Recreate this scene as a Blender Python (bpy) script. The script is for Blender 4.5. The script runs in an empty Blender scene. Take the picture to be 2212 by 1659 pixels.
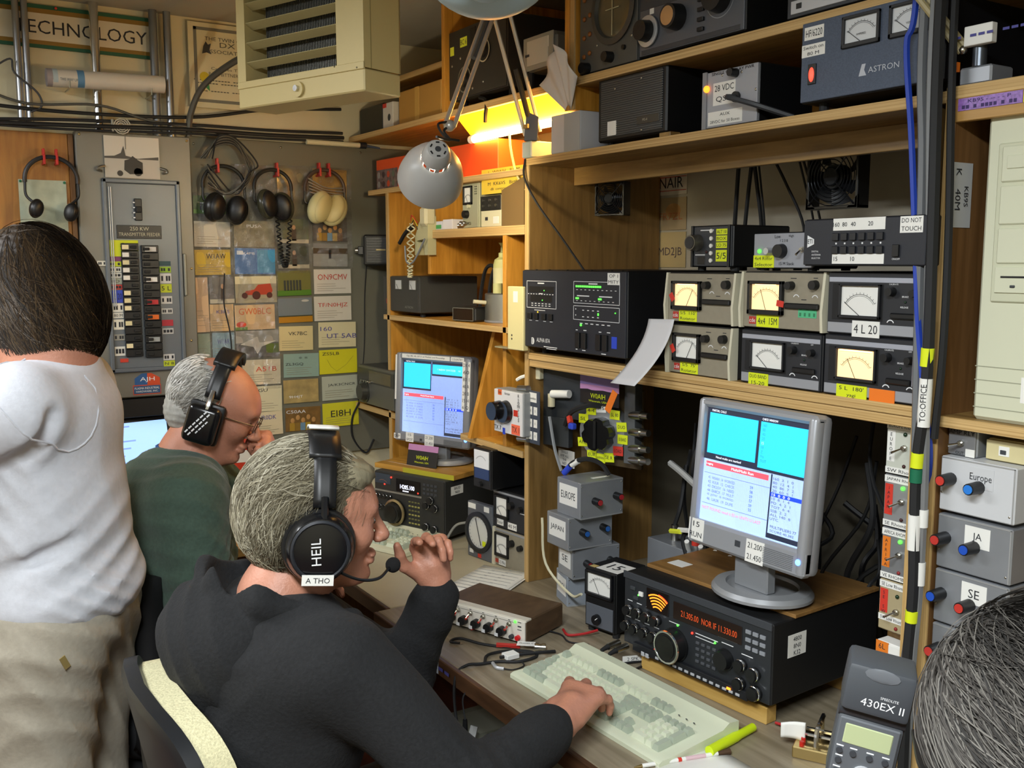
import bpy, bmesh, math, random
import numpy as np
from mathutils import Matrix, Vector
random.seed(7)
SC = bpy.context.scene
COL = SC.collection
R = math.radians
PI = math.pi
# ------------------------------------------------------------------ camera
cam_data = bpy.data.cameras.new('camera')
cam_data.sensor_width = 36.0
cam_data.lens = 36.0 * 2125.0 / 2212.0
cam_data.clip_start = 0.05
camera = bpy.data.objects.new('camera', cam_data)
COL.objects.link(camera)
camera.location = (0, 0, 1.64)
camera.rotation_euler = (R(90 - 7.1), 0, R(-32.4))
SC.camera = camera
# ------------------------------------------------------------------ world, exposure
SC.view_settings.view_transform = 'Standard'
SC.view_settings.look = 'None'
SC.view_settings.gamma = 1.0
SC.view_settings.use_curve_mapping = False
SC.view_settings.exposure = 0.55
world = bpy.data.worlds.new('world'); SC.world = world
world.use_nodes = True
world.node_tree.nodes['Background'].inputs[0].default_value = (.85, .92, 1, 1)
world.node_tree.nodes['Background'].inputs[1].default_value = 0.04
# ------------------------------------------------------------------ ceiling tubes (large area lights)
def area(name, loc, sx, sy, watt, col, rot=(0, 0, 0)):
    d = bpy.data.lights.new(name, 'AREA'); d.shape = 'RECTANGLE'; d.size = sx; d.size_y = sy
    d.energy = watt; d.color = col
    o = bpy.data.objects.new(name, d); COL.objects.link(o); o.location = loc; o.rotation_euler = rot
    return o
area('ceiling_tube_light', (-0.25, 0.15, 2.36), .28, 1.15, 62, (.93, .98, 1.0))
area('ceiling_tube_light', (-0.75, 2.35, 2.36), .28, 1.15, 32, (.96, .98, 1.0))

# ------------------------------------------------------------------ materials
def lin(h):
    c = [int(h[i:i + 2], 16) / 255 for i in (0, 2, 4)]
    return tuple(x / 12.92 if x <= .04045 else ((x + .055) / 1.055) ** 2.4 for x in c) + (1,)
MATS = {}
def mt(h, rough=.5, metal=0, emit=0, ns=0, nsc=40, bump=0, coat=0, st=(1, 1, 1), bsc=None, trans=0, sheen=0):
    key = (h, rough, metal, emit, ns, nsc, bump, coat, st, bsc, trans, sheen)
    if key in MATS: return MATS[key]
    m = bpy.data.materials.new('m_' + h); m.use_nodes = True
    nt = m.node_tree; p = nt.nodes['Principled BSDF']; c = lin(h)
    p.inputs['Base Color'].default_value = c
    p.inputs['Roughness'].default_value = rough
    p.inputs['Metallic'].default_value = metal
    if coat: p.inputs['Coat Weight'].default_value = coat; p.inputs['Coat Roughness'].default_value = .12
    if sheen: p.inputs['Sheen Weight'].default_value = sheen
    if trans: p.inputs['Transmission Weight'].default_value = trans
    if emit:
        p.inputs['Emission Color'].default_value = c; p.inputs['Emission Strength'].default_value = emit
    if ns or bump:
        tc = nt.nodes.new('ShaderNodeTexCoord'); mp = nt.nodes.new('ShaderNodeMapping')
        mp.inputs['Scale'].default_value = st
        nt.links.new(tc.outputs['Object'], mp.inputs['Vector'])
        n = nt.nodes.new('ShaderNodeTexNoise'); n.inputs['Scale'].default_value = nsc; n.inputs['Detail'].default_value = 4
        nt.links.new(mp.outputs['Vector'], n.inputs['Vector'])
        if ns:
            r = nt.nodes.new('ShaderNodeValToRGB')
            r.color_ramp.elements[0].position = .3; r.color_ramp.elements[1].position = .7
            r.color_ramp.elements[0].color = tuple(x * (1 - ns) for x in c[:3]) + (1,)
            r.color_ramp.elements[1].color = tuple(min(1, x * (1 + ns)) for x in c[:3]) + (1,)
            nt.links.new(n.outputs['Fac'], r.inputs['Fac']); nt.links.new(r.outputs['Color'], p.inputs['Base Color'])
        if bump:
            n2 = n
            if bsc:
                n2 = nt.nodes.new('ShaderNodeTexNoise'); n2.inputs['Scale'].default_value = bsc; n2.inputs['Detail'].default_value = 3
                nt.links.new(mp.outputs['Vector'], n2.inputs['Vector'])
            b = nt.nodes.new('ShaderNodeBump'); b.inputs['Strength'].default_value = bump; b.inputs['Distance'].default_value = .01
            nt.links.new(n2.outputs['Fac'], b.inputs['Height']); nt.links.new(b.outputs['Normal'], p.inputs['Normal'])
    MATS[key] = m
    return m
def wood(h1, h2, st, rough=.45, nsc=6, name='wood'):
    key = (h1, h2, st, rough, nsc)
    if key in MATS: return MATS[key]
    m = bpy.data.materials.new(name); m.use_nodes = True; nt = m.node_tree; p = nt.nodes['Principled BSDF']
    p.inputs['Roughness'].default_value = rough
    tc = nt.nodes.new('ShaderNodeTexCoord'); mp = nt.nodes.new('ShaderNodeMapping'); mp.inputs['Scale'].default_value = st
    n = nt.nodes.new('ShaderNodeTexNoise'); n.inputs['Scale'].default_value = nsc; n.inputs['Detail'].default_value = 6; n.inputs['Distortion'].default_value = .6
    r = nt.nodes.new('ShaderNodeValToRGB'); r.color_ramp.elements[0].position = .32; r.color_ramp.elements[1].position = .68
    r.color_ramp.elements[0].color = lin(h1); r.color_ramp.elements[1].color = lin(h2)
    nt.links.new(tc.outputs['Object'], mp.inputs['Vector']); nt.links.new(mp.outputs['Vector'], n.inputs['Vector'])
    nt.links.new(n.outputs['Fac'], r.inputs['Fac']); nt.links.new(r.outputs['Color'], p.inputs['Base Color'])
    MATS[key] = m
    return m
# long grain along world Y, X or Z
PLY_Y = wood('7f6235', 'a3814a', (9, .8, 9)); PLY_X = wood('7f6235', 'a3814a', (.8, 9, 9)); PLY_Z = wood('765a30', '957442', (9, 9, .8))
DARKPLY = wood('6a4a28', '86613a', (9, 9, .8)); PLYEDGE = wood('a8844c', 'd6b57c', (3, .4, 130), .55, 4)
PLY_LIT_Y = wood('b47c26', 'd8a042', (9, .8, 9)); PLY_LIT_X = wood('b47c26', 'd8a042', (.8, 9, 9)); PLY_LIT_Z = wood('b07824', 'd4983c', (9, 9, .8))  # same plywood with the yellow shelf lamp's glow painted into its colour
K = mt('131416', .42); KM = mt('0c0d0e', .65); KG = mt('101114', .22); DK = mt('23262c', .45); DG = mt('3a3d42', .5)
GR = mt('7d8288', .45); LG = mt('b9bcc0', .4); W = mt('e9e9e4', .55); PAPER = mt('ecebe4', .7); CREAM = mt('d9d3b4', .5)
ALU = mt('9a9ea4', .36, .45, ns=.06, nsc=12); ALUL = mt('c3c6c9', .4, .6); CHROME = mt('d8dadc', .16, 1.0); BRASS = mt('c9b27a', .3, 1.0); NICK = mt('b9b7ae', .28, 1.0)
YEL = mt('dbe817', .6); YEL2 = mt('e4ec3a', .6); ORG = mt('ef7a1c', .6); REDP = mt('cf3526', .6); GRNP = mt('52b583', .6); BLUP = mt('2b48c8', .5)
INK = mt('22242a', .7); WINK = mt('e6e8ea', .6); RINK = mt('c2402c', .6); BINK = mt('4a4a92', .6)
GLED = mt('47f53a', .4, emit=2.2); RLED = mt('ff2a1c', .4, emit=3); OLED = mt('ff7a1e', .4, emit=2.5); BLED = mt('4a7dff', .4, emit=5); DLED = mt('3a1512', .3); DGLED = mt('12301a', .3)
RUB = mt('17181a', .7)

# ------------------------------------------------------------------ mesh building helpers
def link(o, parent=None):
    COL.objects.link(o)
    if parent is not None: o.parent = parent
    return o
def thing(name, label, cat, loc=(0, 0, 0), rot=0, group=None, tilt=0, roll=0):
    o = bpy.data.objects.new(name, None); o.empty_display_size = .02; COL.objects.link(o)
    o.location = loc; o.rotation_euler = (R(tilt), R(roll), R(rot))
    return tag(o, label, cat, group)
def tag(o, label=None, cat=None, group=None, kind=None):
    if label: o['label'] = label
    if cat: o['category'] = cat
    if group: o['group'] = group
    if kind: o['kind'] = kind
    return o
TXT = {}
def txtdata(s):
    if s in TXT: return TXT[s]
    c = bpy.data.curves.new('t', 'FONT'); c.body = s; c.size = 1; c.resolution_u = 2; c.align_x = 'LEFT'
    o = bpy.data.objects.new('t', c); COL.objects.link(o)
    me = bpy.data.meshes.new_from_object(o)
    v = np.array([x.co[:] for x in me.vertices]) if len(me.vertices) else np.zeros((0, 3))
    f = [tuple(p.vertices) for p in me.polygons]
    bpy.data.objects.remove(o); bpy.data.curves.remove(c); bpy.data.meshes.remove(me)
    if len(v):
        v[:, 0] -= v[:, 0].min(); v[:, 1] -= v[:, 1].min()
    TXT[s] = (v, f)
    return TXT[s]
def cr(pts, n=6):
    P = [Vector(p) for p in pts]
    if len(P) < 3: return P
    P = [P[0] * 2 - P[1]] + P + [P[-1] * 2 - P[-2]]
    out = []
    for i in range(1, len(P) - 2):
        a, b, c, d = P[i - 1], P[i], P[i + 1], P[i + 2]
        for k in range(n):
            t = k / n
            out.append(.5 * ((2 * b) + (c - a) * t + (2 * a - 5 * b + 4 * c - d) * t * t + (3 * b - a - 3 * c + d) * t ** 3))
    out.append(P[-2])
    return out
class B:
    def __init__(s): s.bm = bmesh.new()
    def box(s, x0, x1, y0, y1, z0, z1, bev=0, M=None, seg=1):
        x0, x1 = min(x0, x1), max(x0, x1); y0, y1 = min(y0, y1), max(y0, y1); z0, z1 = min(z0, z1), max(z0, z1)
        r = bmesh.ops.create_cube(s.bm, size=1)
        vs = r['verts']
        for v in vs:
            v.co = Vector(((x0 + x1) / 2 + v.co.x * (x1 - x0), (y0 + y1) / 2 + v.co.y * (y1 - y0), (z0 + z1) / 2 + v.co.z * (z1 - z0)))
        bev = min(bev, .45 * min(x1 - x0, y1 - y0, z1 - z0))
        if bev > 0:
            es = list({e for v in vs for e in v.link_edges})
            rr = bmesh.ops.bevel(s.bm, geom=es, offset=bev, segments=seg, affect='EDGES', profile=.5)
            vs = list({v for f in rr['faces'] for v in f.verts} | set(v for v in vs if v.is_valid))
        if M is not None:
            for v in vs: v.co = M @ v.co
        return s
    def cyl(s, p, q, r, r2=None, seg=16):
        p, q = Vector(p), Vector(q); r2 = r if r2 is None else r2
        d = (q - p); L = d.length
        M = Matrix.Translation((p + q) / 2) @ d.to_track_quat('Z', 'Y').to_matrix().to_4x4()
        bmesh.ops.create_cone(s.bm, cap_ends=True, cap_tris=False, segments=seg, radius1=r, radius2=r2, depth=L, matrix=M)
        return s
    def tube(s, pts, r, seg=6, smooth=0):
        P = cr(pts, smooth) if smooth else [Vector(p) for p in pts]
        n = len(P); rings = []; up = Vector((0, 0, 1)); N = None
        for i in range(n):
            t = (P[min(i + 1, n - 1)] - P[max(i - 1, 0)])
            if t.length < 1e-9: t = Vector((0, 0, 1))
            t.normalize()
            if N is None:
                N = t.orthogonal().normalized()
            else:
                N = (N - t * N.dot(t))
                N = N.normalized() if N.length > 1e-6 else t.orthogonal().normalized()
            Bn = t.cross(N); rr = r[i] if isinstance(r, (list, tuple)) else r
            rings.append([s.bm.verts.new(P[i] + (N * math.cos(2 * PI * k / seg) + Bn * math.sin(2 * PI * k / seg)) * rr) for k in range(seg)])
        for a, b in zip(rings[:-1], rings[1:]):
            for k in range(seg): s.bm.faces.new((a[k], a[(k + 1) % seg], b[(k + 1) % seg], b[k]))
        s.bm.faces.new(rings[0][::-1]); s.bm.faces.new(rings[-1])
        return s
    def lathe(s, prof, seg=24, M=None):
        M = M or Matrix(); rings = []
        for r, z in prof:
            rings.append([s.bm.verts.new(M @ Vector((max(r, 1e-5) * math.cos(2 * PI * k / seg), max(r, 1e-5) * math.sin(2 * PI * k / seg), z))) for k in range(seg)])
        for a, b in zip(rings[:-1], rings[1:]):
            for k in range(seg): s.bm.faces.new((a[k], a[(k + 1) % seg], b[(k + 1) % seg], b[k]))
        return s
    def prism(s, poly, y0, y1, M=None):
        """poly in (x,z), extruded along y"""
        M = M or Matrix()
        a = [s.bm.verts.new(M @ Vector((x, y0, z))) for x, z in poly]; b = [s.bm.verts.new(M @ Vector((x, y1, z))) for x, z in poly]
        n = len(poly)
        s.bm.faces.new(a); s.bm.faces.new(b[::-1])
        for k in range(n): s.bm.faces.new((a[k], b[k], b[(k + 1) % n], a[(k + 1) % n]))
        return s
    def ell(s, c, r, seg=16, M=None):
        T = Matrix.Translation(c) @ (M or Matrix()) @ Matrix.Diagonal((r[0], r[1], r[2], 1))
        bmesh.ops.create_uvsphere(s.bm, u_segments=seg, v_segments=max(6, seg * 2 // 3), radius=1, matrix=T)
        return s
    def grid(s, fn, nu, nv):
        g = [[s.bm.verts.new(fn(i / nu, j / nv)) for j in range(nv + 1)] for i in range(nu + 1)]
        for i in range(nu):
            for j in range(nv): s.bm.faces.new((g[i][j], g[i + 1][j], g[i + 1][j + 1], g[i][j + 1]))
        return s
    def arc(s, cx, cz, r, a0, a1, th, y, n=14):
        for i in range(n):
            t0 = R(a0 + (a1 - a0) * i / n); t1 = R(a0 + (a1 - a0) * (i + 1) / n)
            q = [(cx + rr * math.cos(t), y, cz + rr * math.sin(t)) for rr, t in ((r - th / 2, t0), (r - th / 2, t1), (r + th / 2, t1), (r + th / 2, t0))]
            s.bm.faces.new([s.bm.verts.new(v) for v in q])
        return s
    def text(s, t, x, z, h, y=0, w=None, al='C', M=None):
        v, f = txtdata(t)
        if not len(v): return s
        H = v[:, 1].max() or 1; Wd = v[:, 0].max() or 1
        k = h / H; kx = k if w is None else min(w / Wd, k * 1.6)
        ox = {'C': -Wd * kx / 2, 'L': 0, 'R': -Wd * kx}[al]
        M = M or Matrix()
        vs = [s.bm.verts.new(M @ Vector((x + ox + a * kx, y, z - h / 2 + b * k))) for a, b, _ in v]
        for q in f:
            try: s.bm.faces.new([vs[i] for i in q])
            except ValueError: pass
        return s
    def obj(s, name, parent, m, smooth=True, ang=35, fix=True):
        if fix: bmesh.ops.recalc_face_normals(s.bm, faces=s.bm.faces[:])
        me = bpy.data.meshes.new(name); s.bm.to_mesh(me); s.bm.free()
        me.materials.append(m)
        if smooth and len(me.polygons):
            me.polygons.foreach_set('use_smooth', [True] * len(me.polygons)); me.set_sharp_from_angle(angle=R(ang))
        o = bpy.data.objects.new(name, me)
        return link(o, parent)
def bx(P, name, x, y, z, m, bev=.0015, seg=1): return B().box(*x, *y, *z, bev=bev, seg=seg).obj(name, P, m)
def cy(P, name, p, q, r, m, r2=None, seg=16): return B().cyl(p, q, r, r2, seg).obj(name, P, m)
def tb(P, name, pts, r, m, smooth=6, seg=6): return B().tube(pts, r, seg, smooth).obj(name, P, m)
def tx(P, t, x, z, h, m, y=-.0006, w=None, al='C', M=None, name='lettering'):
    return B().text(t, x, z, h, y, w, al, M).obj(name, P, m, smooth=False, fix=False)
def copytree(o, parent=None):
    c = o.copy(); COL.objects.link(c); c.parent = parent
    for ch in o.children: copytree(ch, c)
    return c

# ------------------------------------------------------------------ instrument front panels: x right, y inward, z up, seen from -y
class Dev:
    def __init__(s, name, label, cat, loc, rot, w, h, d, bm, fm=None, group=None, bev=.003, feet=0, tilt=0, body='case'):
        s.r = thing(name, label, cat, loc, rot, group, tilt); s.w, s.h, s.d = w, h, d; s.y = 0
        bx(s.r, body, (0, w), (0, d), (feet, feet + h), bm, bev); s.z0 = feet
        if feet:
            for fx in (.1, .9):
                for fy in (.12, .85): cy(s.r, 'foot', (fx * w, fy * d, 0), (fx * w, fy * d, feet), .009, RUB, seg=10)
        if fm:
            bx(s.r, 'front_panel', (.002, w - .002), (-.003, .002), (feet + .002, feet + h - .002), fm, .001); s.y = -.003
    def box(s, name, x0, x1, z0, z1, m, t=.002, bev=.0006, P=None, y=None):
        y = s.y if y is None else y
        return bx(P or s.r, name, (x0, x1), (y - t, y + .001), (z0 + s.z0, z1 + s.z0), m, bev)
    def note(s, x0, x1, z0, z1, m, lines=(), ink=None, name='label', h=None, y=None):
        o = s.box(name, x0, x1, z0, z1, m, .0006, 0, y=y)
        if lines:
            y = s.y if y is None else y
            b = B(); n = len(lines); H = (z1 - z0) / n
            for i, t in enumerate(lines):
                b.text(t, (x0 + x1) / 2, s.z0 + z1 - H * (i + .5), h or H * .55, y - .0009, (x1 - x0) * .86 if len(t) > 2 else None)
            b.obj('lettering', o, ink or INK, smooth=False, fix=False)
        return o
    def text(s, t, x, z, h, m=None, w=None, al='C'): return tx(s.r, t, x, z + s.z0, h, m or WINK, s.y - .0011, w, al)
    def marks(s, pts, m=None, name='panel_marking'):
        b = B()
        for x, z, w, h in pts: b.box(x - w / 2, x + w / 2, s.y - .0005, s.y, s.z0 + z - h / 2, s.z0 + z + h / 2)
        return tag(b.obj(name, s.r, m or WINK), kind='stuff')
    def frame(s, x0, x1, z0, z1, t=.0012, m=None):
        return s.marks([((x0 + x1) / 2, z0, x1 - x0, t), ((x0 + x1) / 2, z1, x1 - x0, t), (x0, (z0 + z1) / 2, t, z1 - z0), (x1, (z0 + z1) / 2, t, z1 - z0)], m, 'printed_frame')
    def knob(s, x, z, r, l, m=None, cap=None, ptr=None, skirt=0, seg=20, name='knob'):
        z += s.z0; b = B()
        if skirt: b.cyl((x, s.y, z), (x, s.y - .004, z), skirt, seg=seg)
        b.cyl((x, s.y, z), (x, s.y - l, z), r, r * .9, seg)
        o = b.obj(name, s.r, m or K)
        if cap: cy(o, 'cap', (x, s.y - l, z), (x, s.y - l - .0015, z), r * .72, cap, seg=seg)
        if ptr is not None:
            a = R(ptr); bx(o, 'pointer', (-.0007, .0007), (-l - .0006, -l + .001), (r * .1, r * .85), WINK, 0).matrix_local = Matrix.Translation((x, s.y, z)) @ Matrix.Rotation(a, 4, 'Y')
        return o
    def ringknob(s, x, z, r, l, name='knob'):
        z += s.z0
        o = cy(s.r, name, (x, s.y, z), (x, s.y - l, z), r, K, r * .93, 16)
        B().lathe([(r * .99, l * .35), (r * 1.06, l * .4), (r * 1.06, l * .62), (r * .98, l * .66)], 16, Matrix.Translation((x, s.y, z)) @ Matrix.Rotation(R(90), 4, 'X')).obj('chrome_band', o, CHROME)
        return o
    def led(s, x, z, r, m, name='indicator_lamp'):
        return B().ell((x, s.y - r * .3, z + s.z0), (r, r * .9, r), 10).obj(name, s.r, m)
    def btn(s, x, z, w, h, m=None, t=.004, name='button'): return s.box(name, x - w / 2, x + w / 2, z - h / 2, z + h / 2, m or DG, t, .0008)
    def screw(s, x, z, r=.003): return B().ell((x, s.y, z + s.z0), (r, r * .5, r), 8).obj('screw', s.r, NICK)
    def toggle(s, x, z, up=-35, yaw=0, l=.016):
        z += s.z0; b = B(); b.cyl((x, s.y, z), (x, s.y - .005, z), .0055, seg=6); b.cyl((x, s.y - .004, z), (x, s.y - .009, z), .0038, seg=10)
        o = b.obj('toggle_switch', s.r, NICK)
        a = R(up); dz = math.sin(a) * l; dy = math.cos(a) * l
        B().tube([(x, s.y - .007, z), (x + math.sin(R(yaw)) * l, s.y - .007 - dy, z + dz)], [.0014, .0024], 8).obj('lever', o, CHROME)
        return o
    def meter(s, x0, x1, z0, z1, bez=None, face=None, needle=40, arc=True, bt=.006, dep=.004, bw=.10, red=None, ink=None):
        """bezel frame, dial plate, printed scale, needle"""
        w, h = x1 - x0, z1 - z0; e = bw * min(w, h); y = s.y
        b = B()
        for a in ((x0, x1, z0, z0 + e * 1.4), (x0, x1, z1 - e, z1), (x0, x0 + e, z0, z1), (x1 - e, x1, z0, z1)):
            b.box(a[0], a[1], y - bt, y + .001, s.z0 + a[2], s.z0 + a[3], .0008)
        o = b.obj('meter_bezel', s.r, bez or K)
        bx(o, 'dial_plate', (x0 + e * .8, x1 - e * .8), (y - .0015, y), (s.z0 + z0 + e, s.z0 + z1 - e * .8), face or W, 0)
        cx, cz = (x0 + x1) / 2, s.z0 + z0 + e * 1.4
        rr = min(h * .62, w * .45)
        if arc:
            b = B(); b.arc(cx, cz, rr, 35, 145, .0008, y - .002); b.arc(cx, cz, rr * .93, 35, 145, .0005, y - .002)
            for k in range(11):
                t = R(35 + 11 * k); c, sn = math.cos(t), math.sin(t)
                b.bm.faces.new([b.bm.verts.new((cx + q * c + u * sn, y - .002, cz + q * sn - u * c)) for q, u in ((rr, -.0003), (rr * 1.1, -.0003), (rr * 1.1, .0003), (rr, .0003))])
            b.obj('scale', o, ink or INK, smooth=False, fix=False)
        t = R(180 - needle)
        b = B().tube([(cx, y - .003, cz), (cx + rr * 1.05 * math.cos(t), y - .003, cz + rr * 1.05 * math.sin(t))], .0005, 4); b.obj('needle', o, INK)
        if red:
            t = R(180 - red)
            B().box(-.006, .006, -.0006, 0, -.009, .009, M=Matrix.Translation((cx + rr * 1.15 * math.cos(t), y - bt - .0005, cz + rr * math.sin(t))) @ Matrix.Rotation(R(90 - (180 - red)) + .5, 4, 'Y')).obj('tape_flag', o, REDP)
        return o
# ================================================================== the room
WX, WY, CZ = 1.93, 3.42, 2.44
WALLM = mt('cfc6a6', .8, ns=.05, nsc=3); CEIL = mt('a9a698', .85, ns=.05, nsc=4)
def struct(name, x, y, z, m): return tag(bx(None, name, x, y, z, m, 0), kind='structure')
struct('floor', (-2.6, WX), (-1.6, WY), (-.06, 0), wood('3a1d14', '5a2c1c', (5, .9, 5), .5))
struct('ceiling', (-2.6, WX), (-1.6, WY), (CZ, CZ + .06), CEIL)
struct('wall_right', (WX, WX + .08), (-1.6, WY + .08), (0, CZ), mt('b9b2a0', .8, ns=.05, nsc=3))
struct('wall_back', (-2.6, WX), (WY, WY + .08), (0, CZ), WALLM)
struct('wall_left', (-2.68, -2.6), (-1.6, WY + .08), (0, CZ), WALLM)
struct('wall_front', (-2.6, WX), (-1.68, -1.6), (0, CZ), WALLM)
struct('baseboard_back', (-2.6, .98), (WY - .015, WY), (0, .1), wood('6b3f20', '8a5630', (9, .8, 9)))
# ceiling fixtures that carry the tube light (behind and left of the view)
for q, (fx, fy) in enumerate(((-.25, .15), (-.75, 2.35))):
    t = thing('ceiling_light', 'long white fluorescent ceiling fixture ' + ('behind the camera' if q == 0 else 'left of the standing person'), 'ceiling light', (fx, fy, CZ))
    bx(t, 'housing', (-.16, .16), (-.62, .62), (-.06, 0), W, .004)
    for s in (-1, 1): cy(t, 'tube', (s * .07, -.58, -.068), (s * .07, .58, -.068), .013, mt('f4f8ff', .4, emit=.6))

# ================================================================== desks
t = thing('desk', 'long brown wood-grain desk top carrying the near radio and keyboard', 'desk', (1.0, 1.0, 0))
bx(t, 'desk_top', (.012, .925), (-1.2, 1.238), (.716, .75), wood('7d725d', '9c907a', (9, .7, 9), .36, 5), .002)
bx(t, 'edge_band', (0, .0125), (-1.2, 1.238), (.71, .7495), wood('3f2a1a', '5a3d27', (9, .8, 9), .4), .002)
for yy in (-1.15, 0, 1.2): bx(t, 'leg_panel', (.35, .9), (yy - .012, yy + .012), (0, .716), DARKPLY)
t = thing('desk', 'pale cream laminate desk top under the far radio and papers', 'desk', (1.04, 2.245, 0))
bx(t, 'desk_top', (.012, .885), (0, 1.17), (.716, .749), mt('b9b096', .4, ns=.08, nsc=5), .002)
bx(t, 'edge_band', (0, .0125), (0, 1.17), (.71, .7485), wood('3f2a1a', '5a3d27', (9, .8, 9), .4), .002)
for yy in (.04, 1.14): bx(t, 'leg_panel', (.3, .86), (yy - .012, yy + .012), (0, .716), DARKPLY)

# ================================================================== main plywood shelf unit (4 ft bay)
X0 = 1.462
def shelf(P, name, y0, y1, z0, z1, x0=X0, x1=1.915, m=PLY_Y, edge=True, em=None):
    o = bx(P, name, (x0 + (.004 if edge else 0), x1), (y0, y1), (z0, z1), m, .001)
    if edge: bx(o, 'front_edge', (x0, x0 + .005), (y0, y1), (z0, z1), em or PLYEDGE, .0008)
    return o
def upright(P, y0, y1, z0, z1, x0=X0, x1=1.92, m=PLY_Z, em=None):
    o = bx(P, 'upright', (x0 + .004, x1), (y0, y1), (z0, z1), m, .001)
    bx(o, 'front_edge', (x0, x0 + .005), (y0, y1), (z0, z1), em or wood('a8844c', 'd0ae74', (120, 120, .6), .55, 3), .0008)
    return o
t = thing('shelf_unit', 'wide plywood shelf unit on the desk holding amplifier and meters', 'shelf unit')
upright(t, 2.222, 2.240, .75, 1.893); upright(t, 1.016, 1.034, .75, 1.893)
shelf(t, 'middle_shelf', 1.034, 2.225, 1.377, 1.395); shelf(t, 'shelf_doubler', 1.034, 2.222, 1.357, 1.376, X0 + .004)
shelf(t, 'top_shelf', 1.0, 2.242, 1.893, 1.912)
bx(t, 'light_valance', (1.611, 1.628), (1.034, 2.222), (1.846, 1.893), PLY_Y, .001)
# upper unit on top of it
t = thing('shelf_unit', 'upper plywood shelf near the ceiling with old receivers on it', 'shelf unit')
upright(t, 2.02, 2.038, 2.012, CZ - .002, m=PLY_LIT_Z); upright(t, .62, .638, 1.917, CZ - .002)
shelf(t, 'top_shelf', .638, 2.02, 2.068, 2.087)
bx(t, 'back_board', (1.915, 1.925), (.62, 2.04), (1.918, CZ - .004), wood('3a2715', '523820', (9, .8, 9)), 0)
# unit at the right edge
t = thing('shelf_unit', 'plywood bookcase at the right edge holding the beige computer', 'shelf unit')
upright(t, .984, 1.0, .75, 1.897, m=DARKPLY)
shelf(t, 'top_board', .3, 1.0, 1.897, 1.917, m=DARKPLY)
bx(t, 'face_rail', (X0, X0 + .016), (.3, .984), (1.861, 1.897), wood('a37b42', 'bb9254', (9, .8, 9)), .001)
shelf(t, 'lower_shelf', .3, .984, 1.368, 1.386)
bx(t, 'back_board', (1.915, 1.925), (.3, .984), (.75, 1.897), DARKPLY, 0)
# far station shelf unit
t = thing('shelf_unit', 'plywood shelves over the far operating desk, lamp glow painted into the wood', 'shelf unit')
upright(t, 3.092, 3.110, .75, 1.872, m=PLY_LIT_Z)
shelf(t, 'top_board', 2.25, 3.27, 1.872, 1.889, m=PLY_LIT_Y, x0=1.47); shelf(t, 'middle_shelf', 2.242, 2.8, 1.712, 1.738, m=PLY_LIT_Y)
shelf(t, 'lower_shelf', 2.25, 3.14, 1.440, 1.457, m=PLY_LIT_Y); shelf(t, 'base_shelf', 2.25, 2.60, 1.098, 1.117, m=PLY_LIT_Y); shelf(t, 'base_shelf', 3.03, 3.40, 1.098, 1.117, m=PLY_LIT_Y)
o = bx(t, 'divider', (X0 + .004, 1.92), (2.786, 2.803), (1.60, 1.872), PLY_LIT_Z, .001); bx(o, 'front_edge', (X0, X0 + .005), (2.786, 2.803), (1.60, 1.872), PLY_LIT_Z, .0008)
upright(t, 2.335, 2.353, 1.117, 1.712, m=PLY_LIT_Z, em=PLY_LIT_Z)
o = B().prism([(1.44, 1.117), (1.92, 1.117), (1.92, 1.44), (1.53, 1.44)], 2.50, 2.518).obj('slanted_panel', t, PLY_LIT_Z)
# far upper shelf
t = thing('shelf_unit', 'upper plywood shelf running to the back wall above the yellow lamp', 'shelf unit')
shelf(t, 'long_shelf', 2.04, 3.41, 2.069, 2.088, m=PLY_LIT_Y); upright(t, 2.682, 2.70, 2.088, CZ - .002, m=PLY_LIT_Z, em=PLY_LIT_Z); upright(t, 2.041, 2.06, 2.012, CZ - .002, m=PLY_LIT_Z, em=PLY_LIT_Z)
shelf(t, 'short_shelf', 2.70, 3.41, 2.262, 2.281, m=PLY_LIT_Y, x0=1.56)
bx(t, 'bracket', (1.62, 1.9), (2.16, 2.178), (1.915, 2.068), PLY_LIT_Z, .001)
# ================================================================== gear on the middle shelf of the main unit
ZM = 1.395
# --- big linear amplifier
FACE87 = mt('22252e', .5, ns=.1, nsc=300)
d = Dev('amplifier', 'large black linear amplifier with green bar graphs at left of the shelf', 'amplifier', (1.45, 2.229, ZM), -90, .443, .205, .36, mt('0e0f12', .5), FACE87, feet=.018)
d.frame(.024, .160, .106, .176); d.frame(.236, .418, .125, .178); d.frame(.236, .418, .084, .118)
d.box('display_window', .034, .150, .146, .162, K, .001); d.box('display_window', .042, .142, .122, .140, K, .001)
d.marks([(.032 + i * .0125, .142, .005, .0018) for i in range(10)] + [(.05 + i * .016, z, .008, .0018) for i in range(6) for z in (.1175, .112)] + [(.09, .1705, .03, .003), (.09, .1435, .018, .002)])
for i in range(12): d.box('bar_segment', .244 + i * .0087, .251 + i * .0087, .164, .1685, GLED, .001)
for x in (.244, .251, .336, .343): d.box('bar_segment', x, x + .006, .1345, .139, GLED, .001)
d.led(.106, .152, .0018, GLED); d.led(.098, .1265, .0018, GLED); d.box('bar_segment', .334, .339, .097, .103, GLED, .001); d.led(.403, .106, .0016, GLED)
d.marks([(.315, .173, .035, .003)] + [(.25 + i * .017, .158, .006, .0015) for i in range(10)] + [(.275, .143, .05, .0025), (.365, .143, .05, .0025)] + [(.25 + i * .018, .131, .006, .0014) for i in range(9)] + [(.276 + i * .02, .108, .007, .002) for i in range(4)] + [(.276 + i * .02, .092, .007, .002) for i in range(4)] + [(.245, .11, .003, .003), (.245, .095, .003, .003)])
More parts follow.
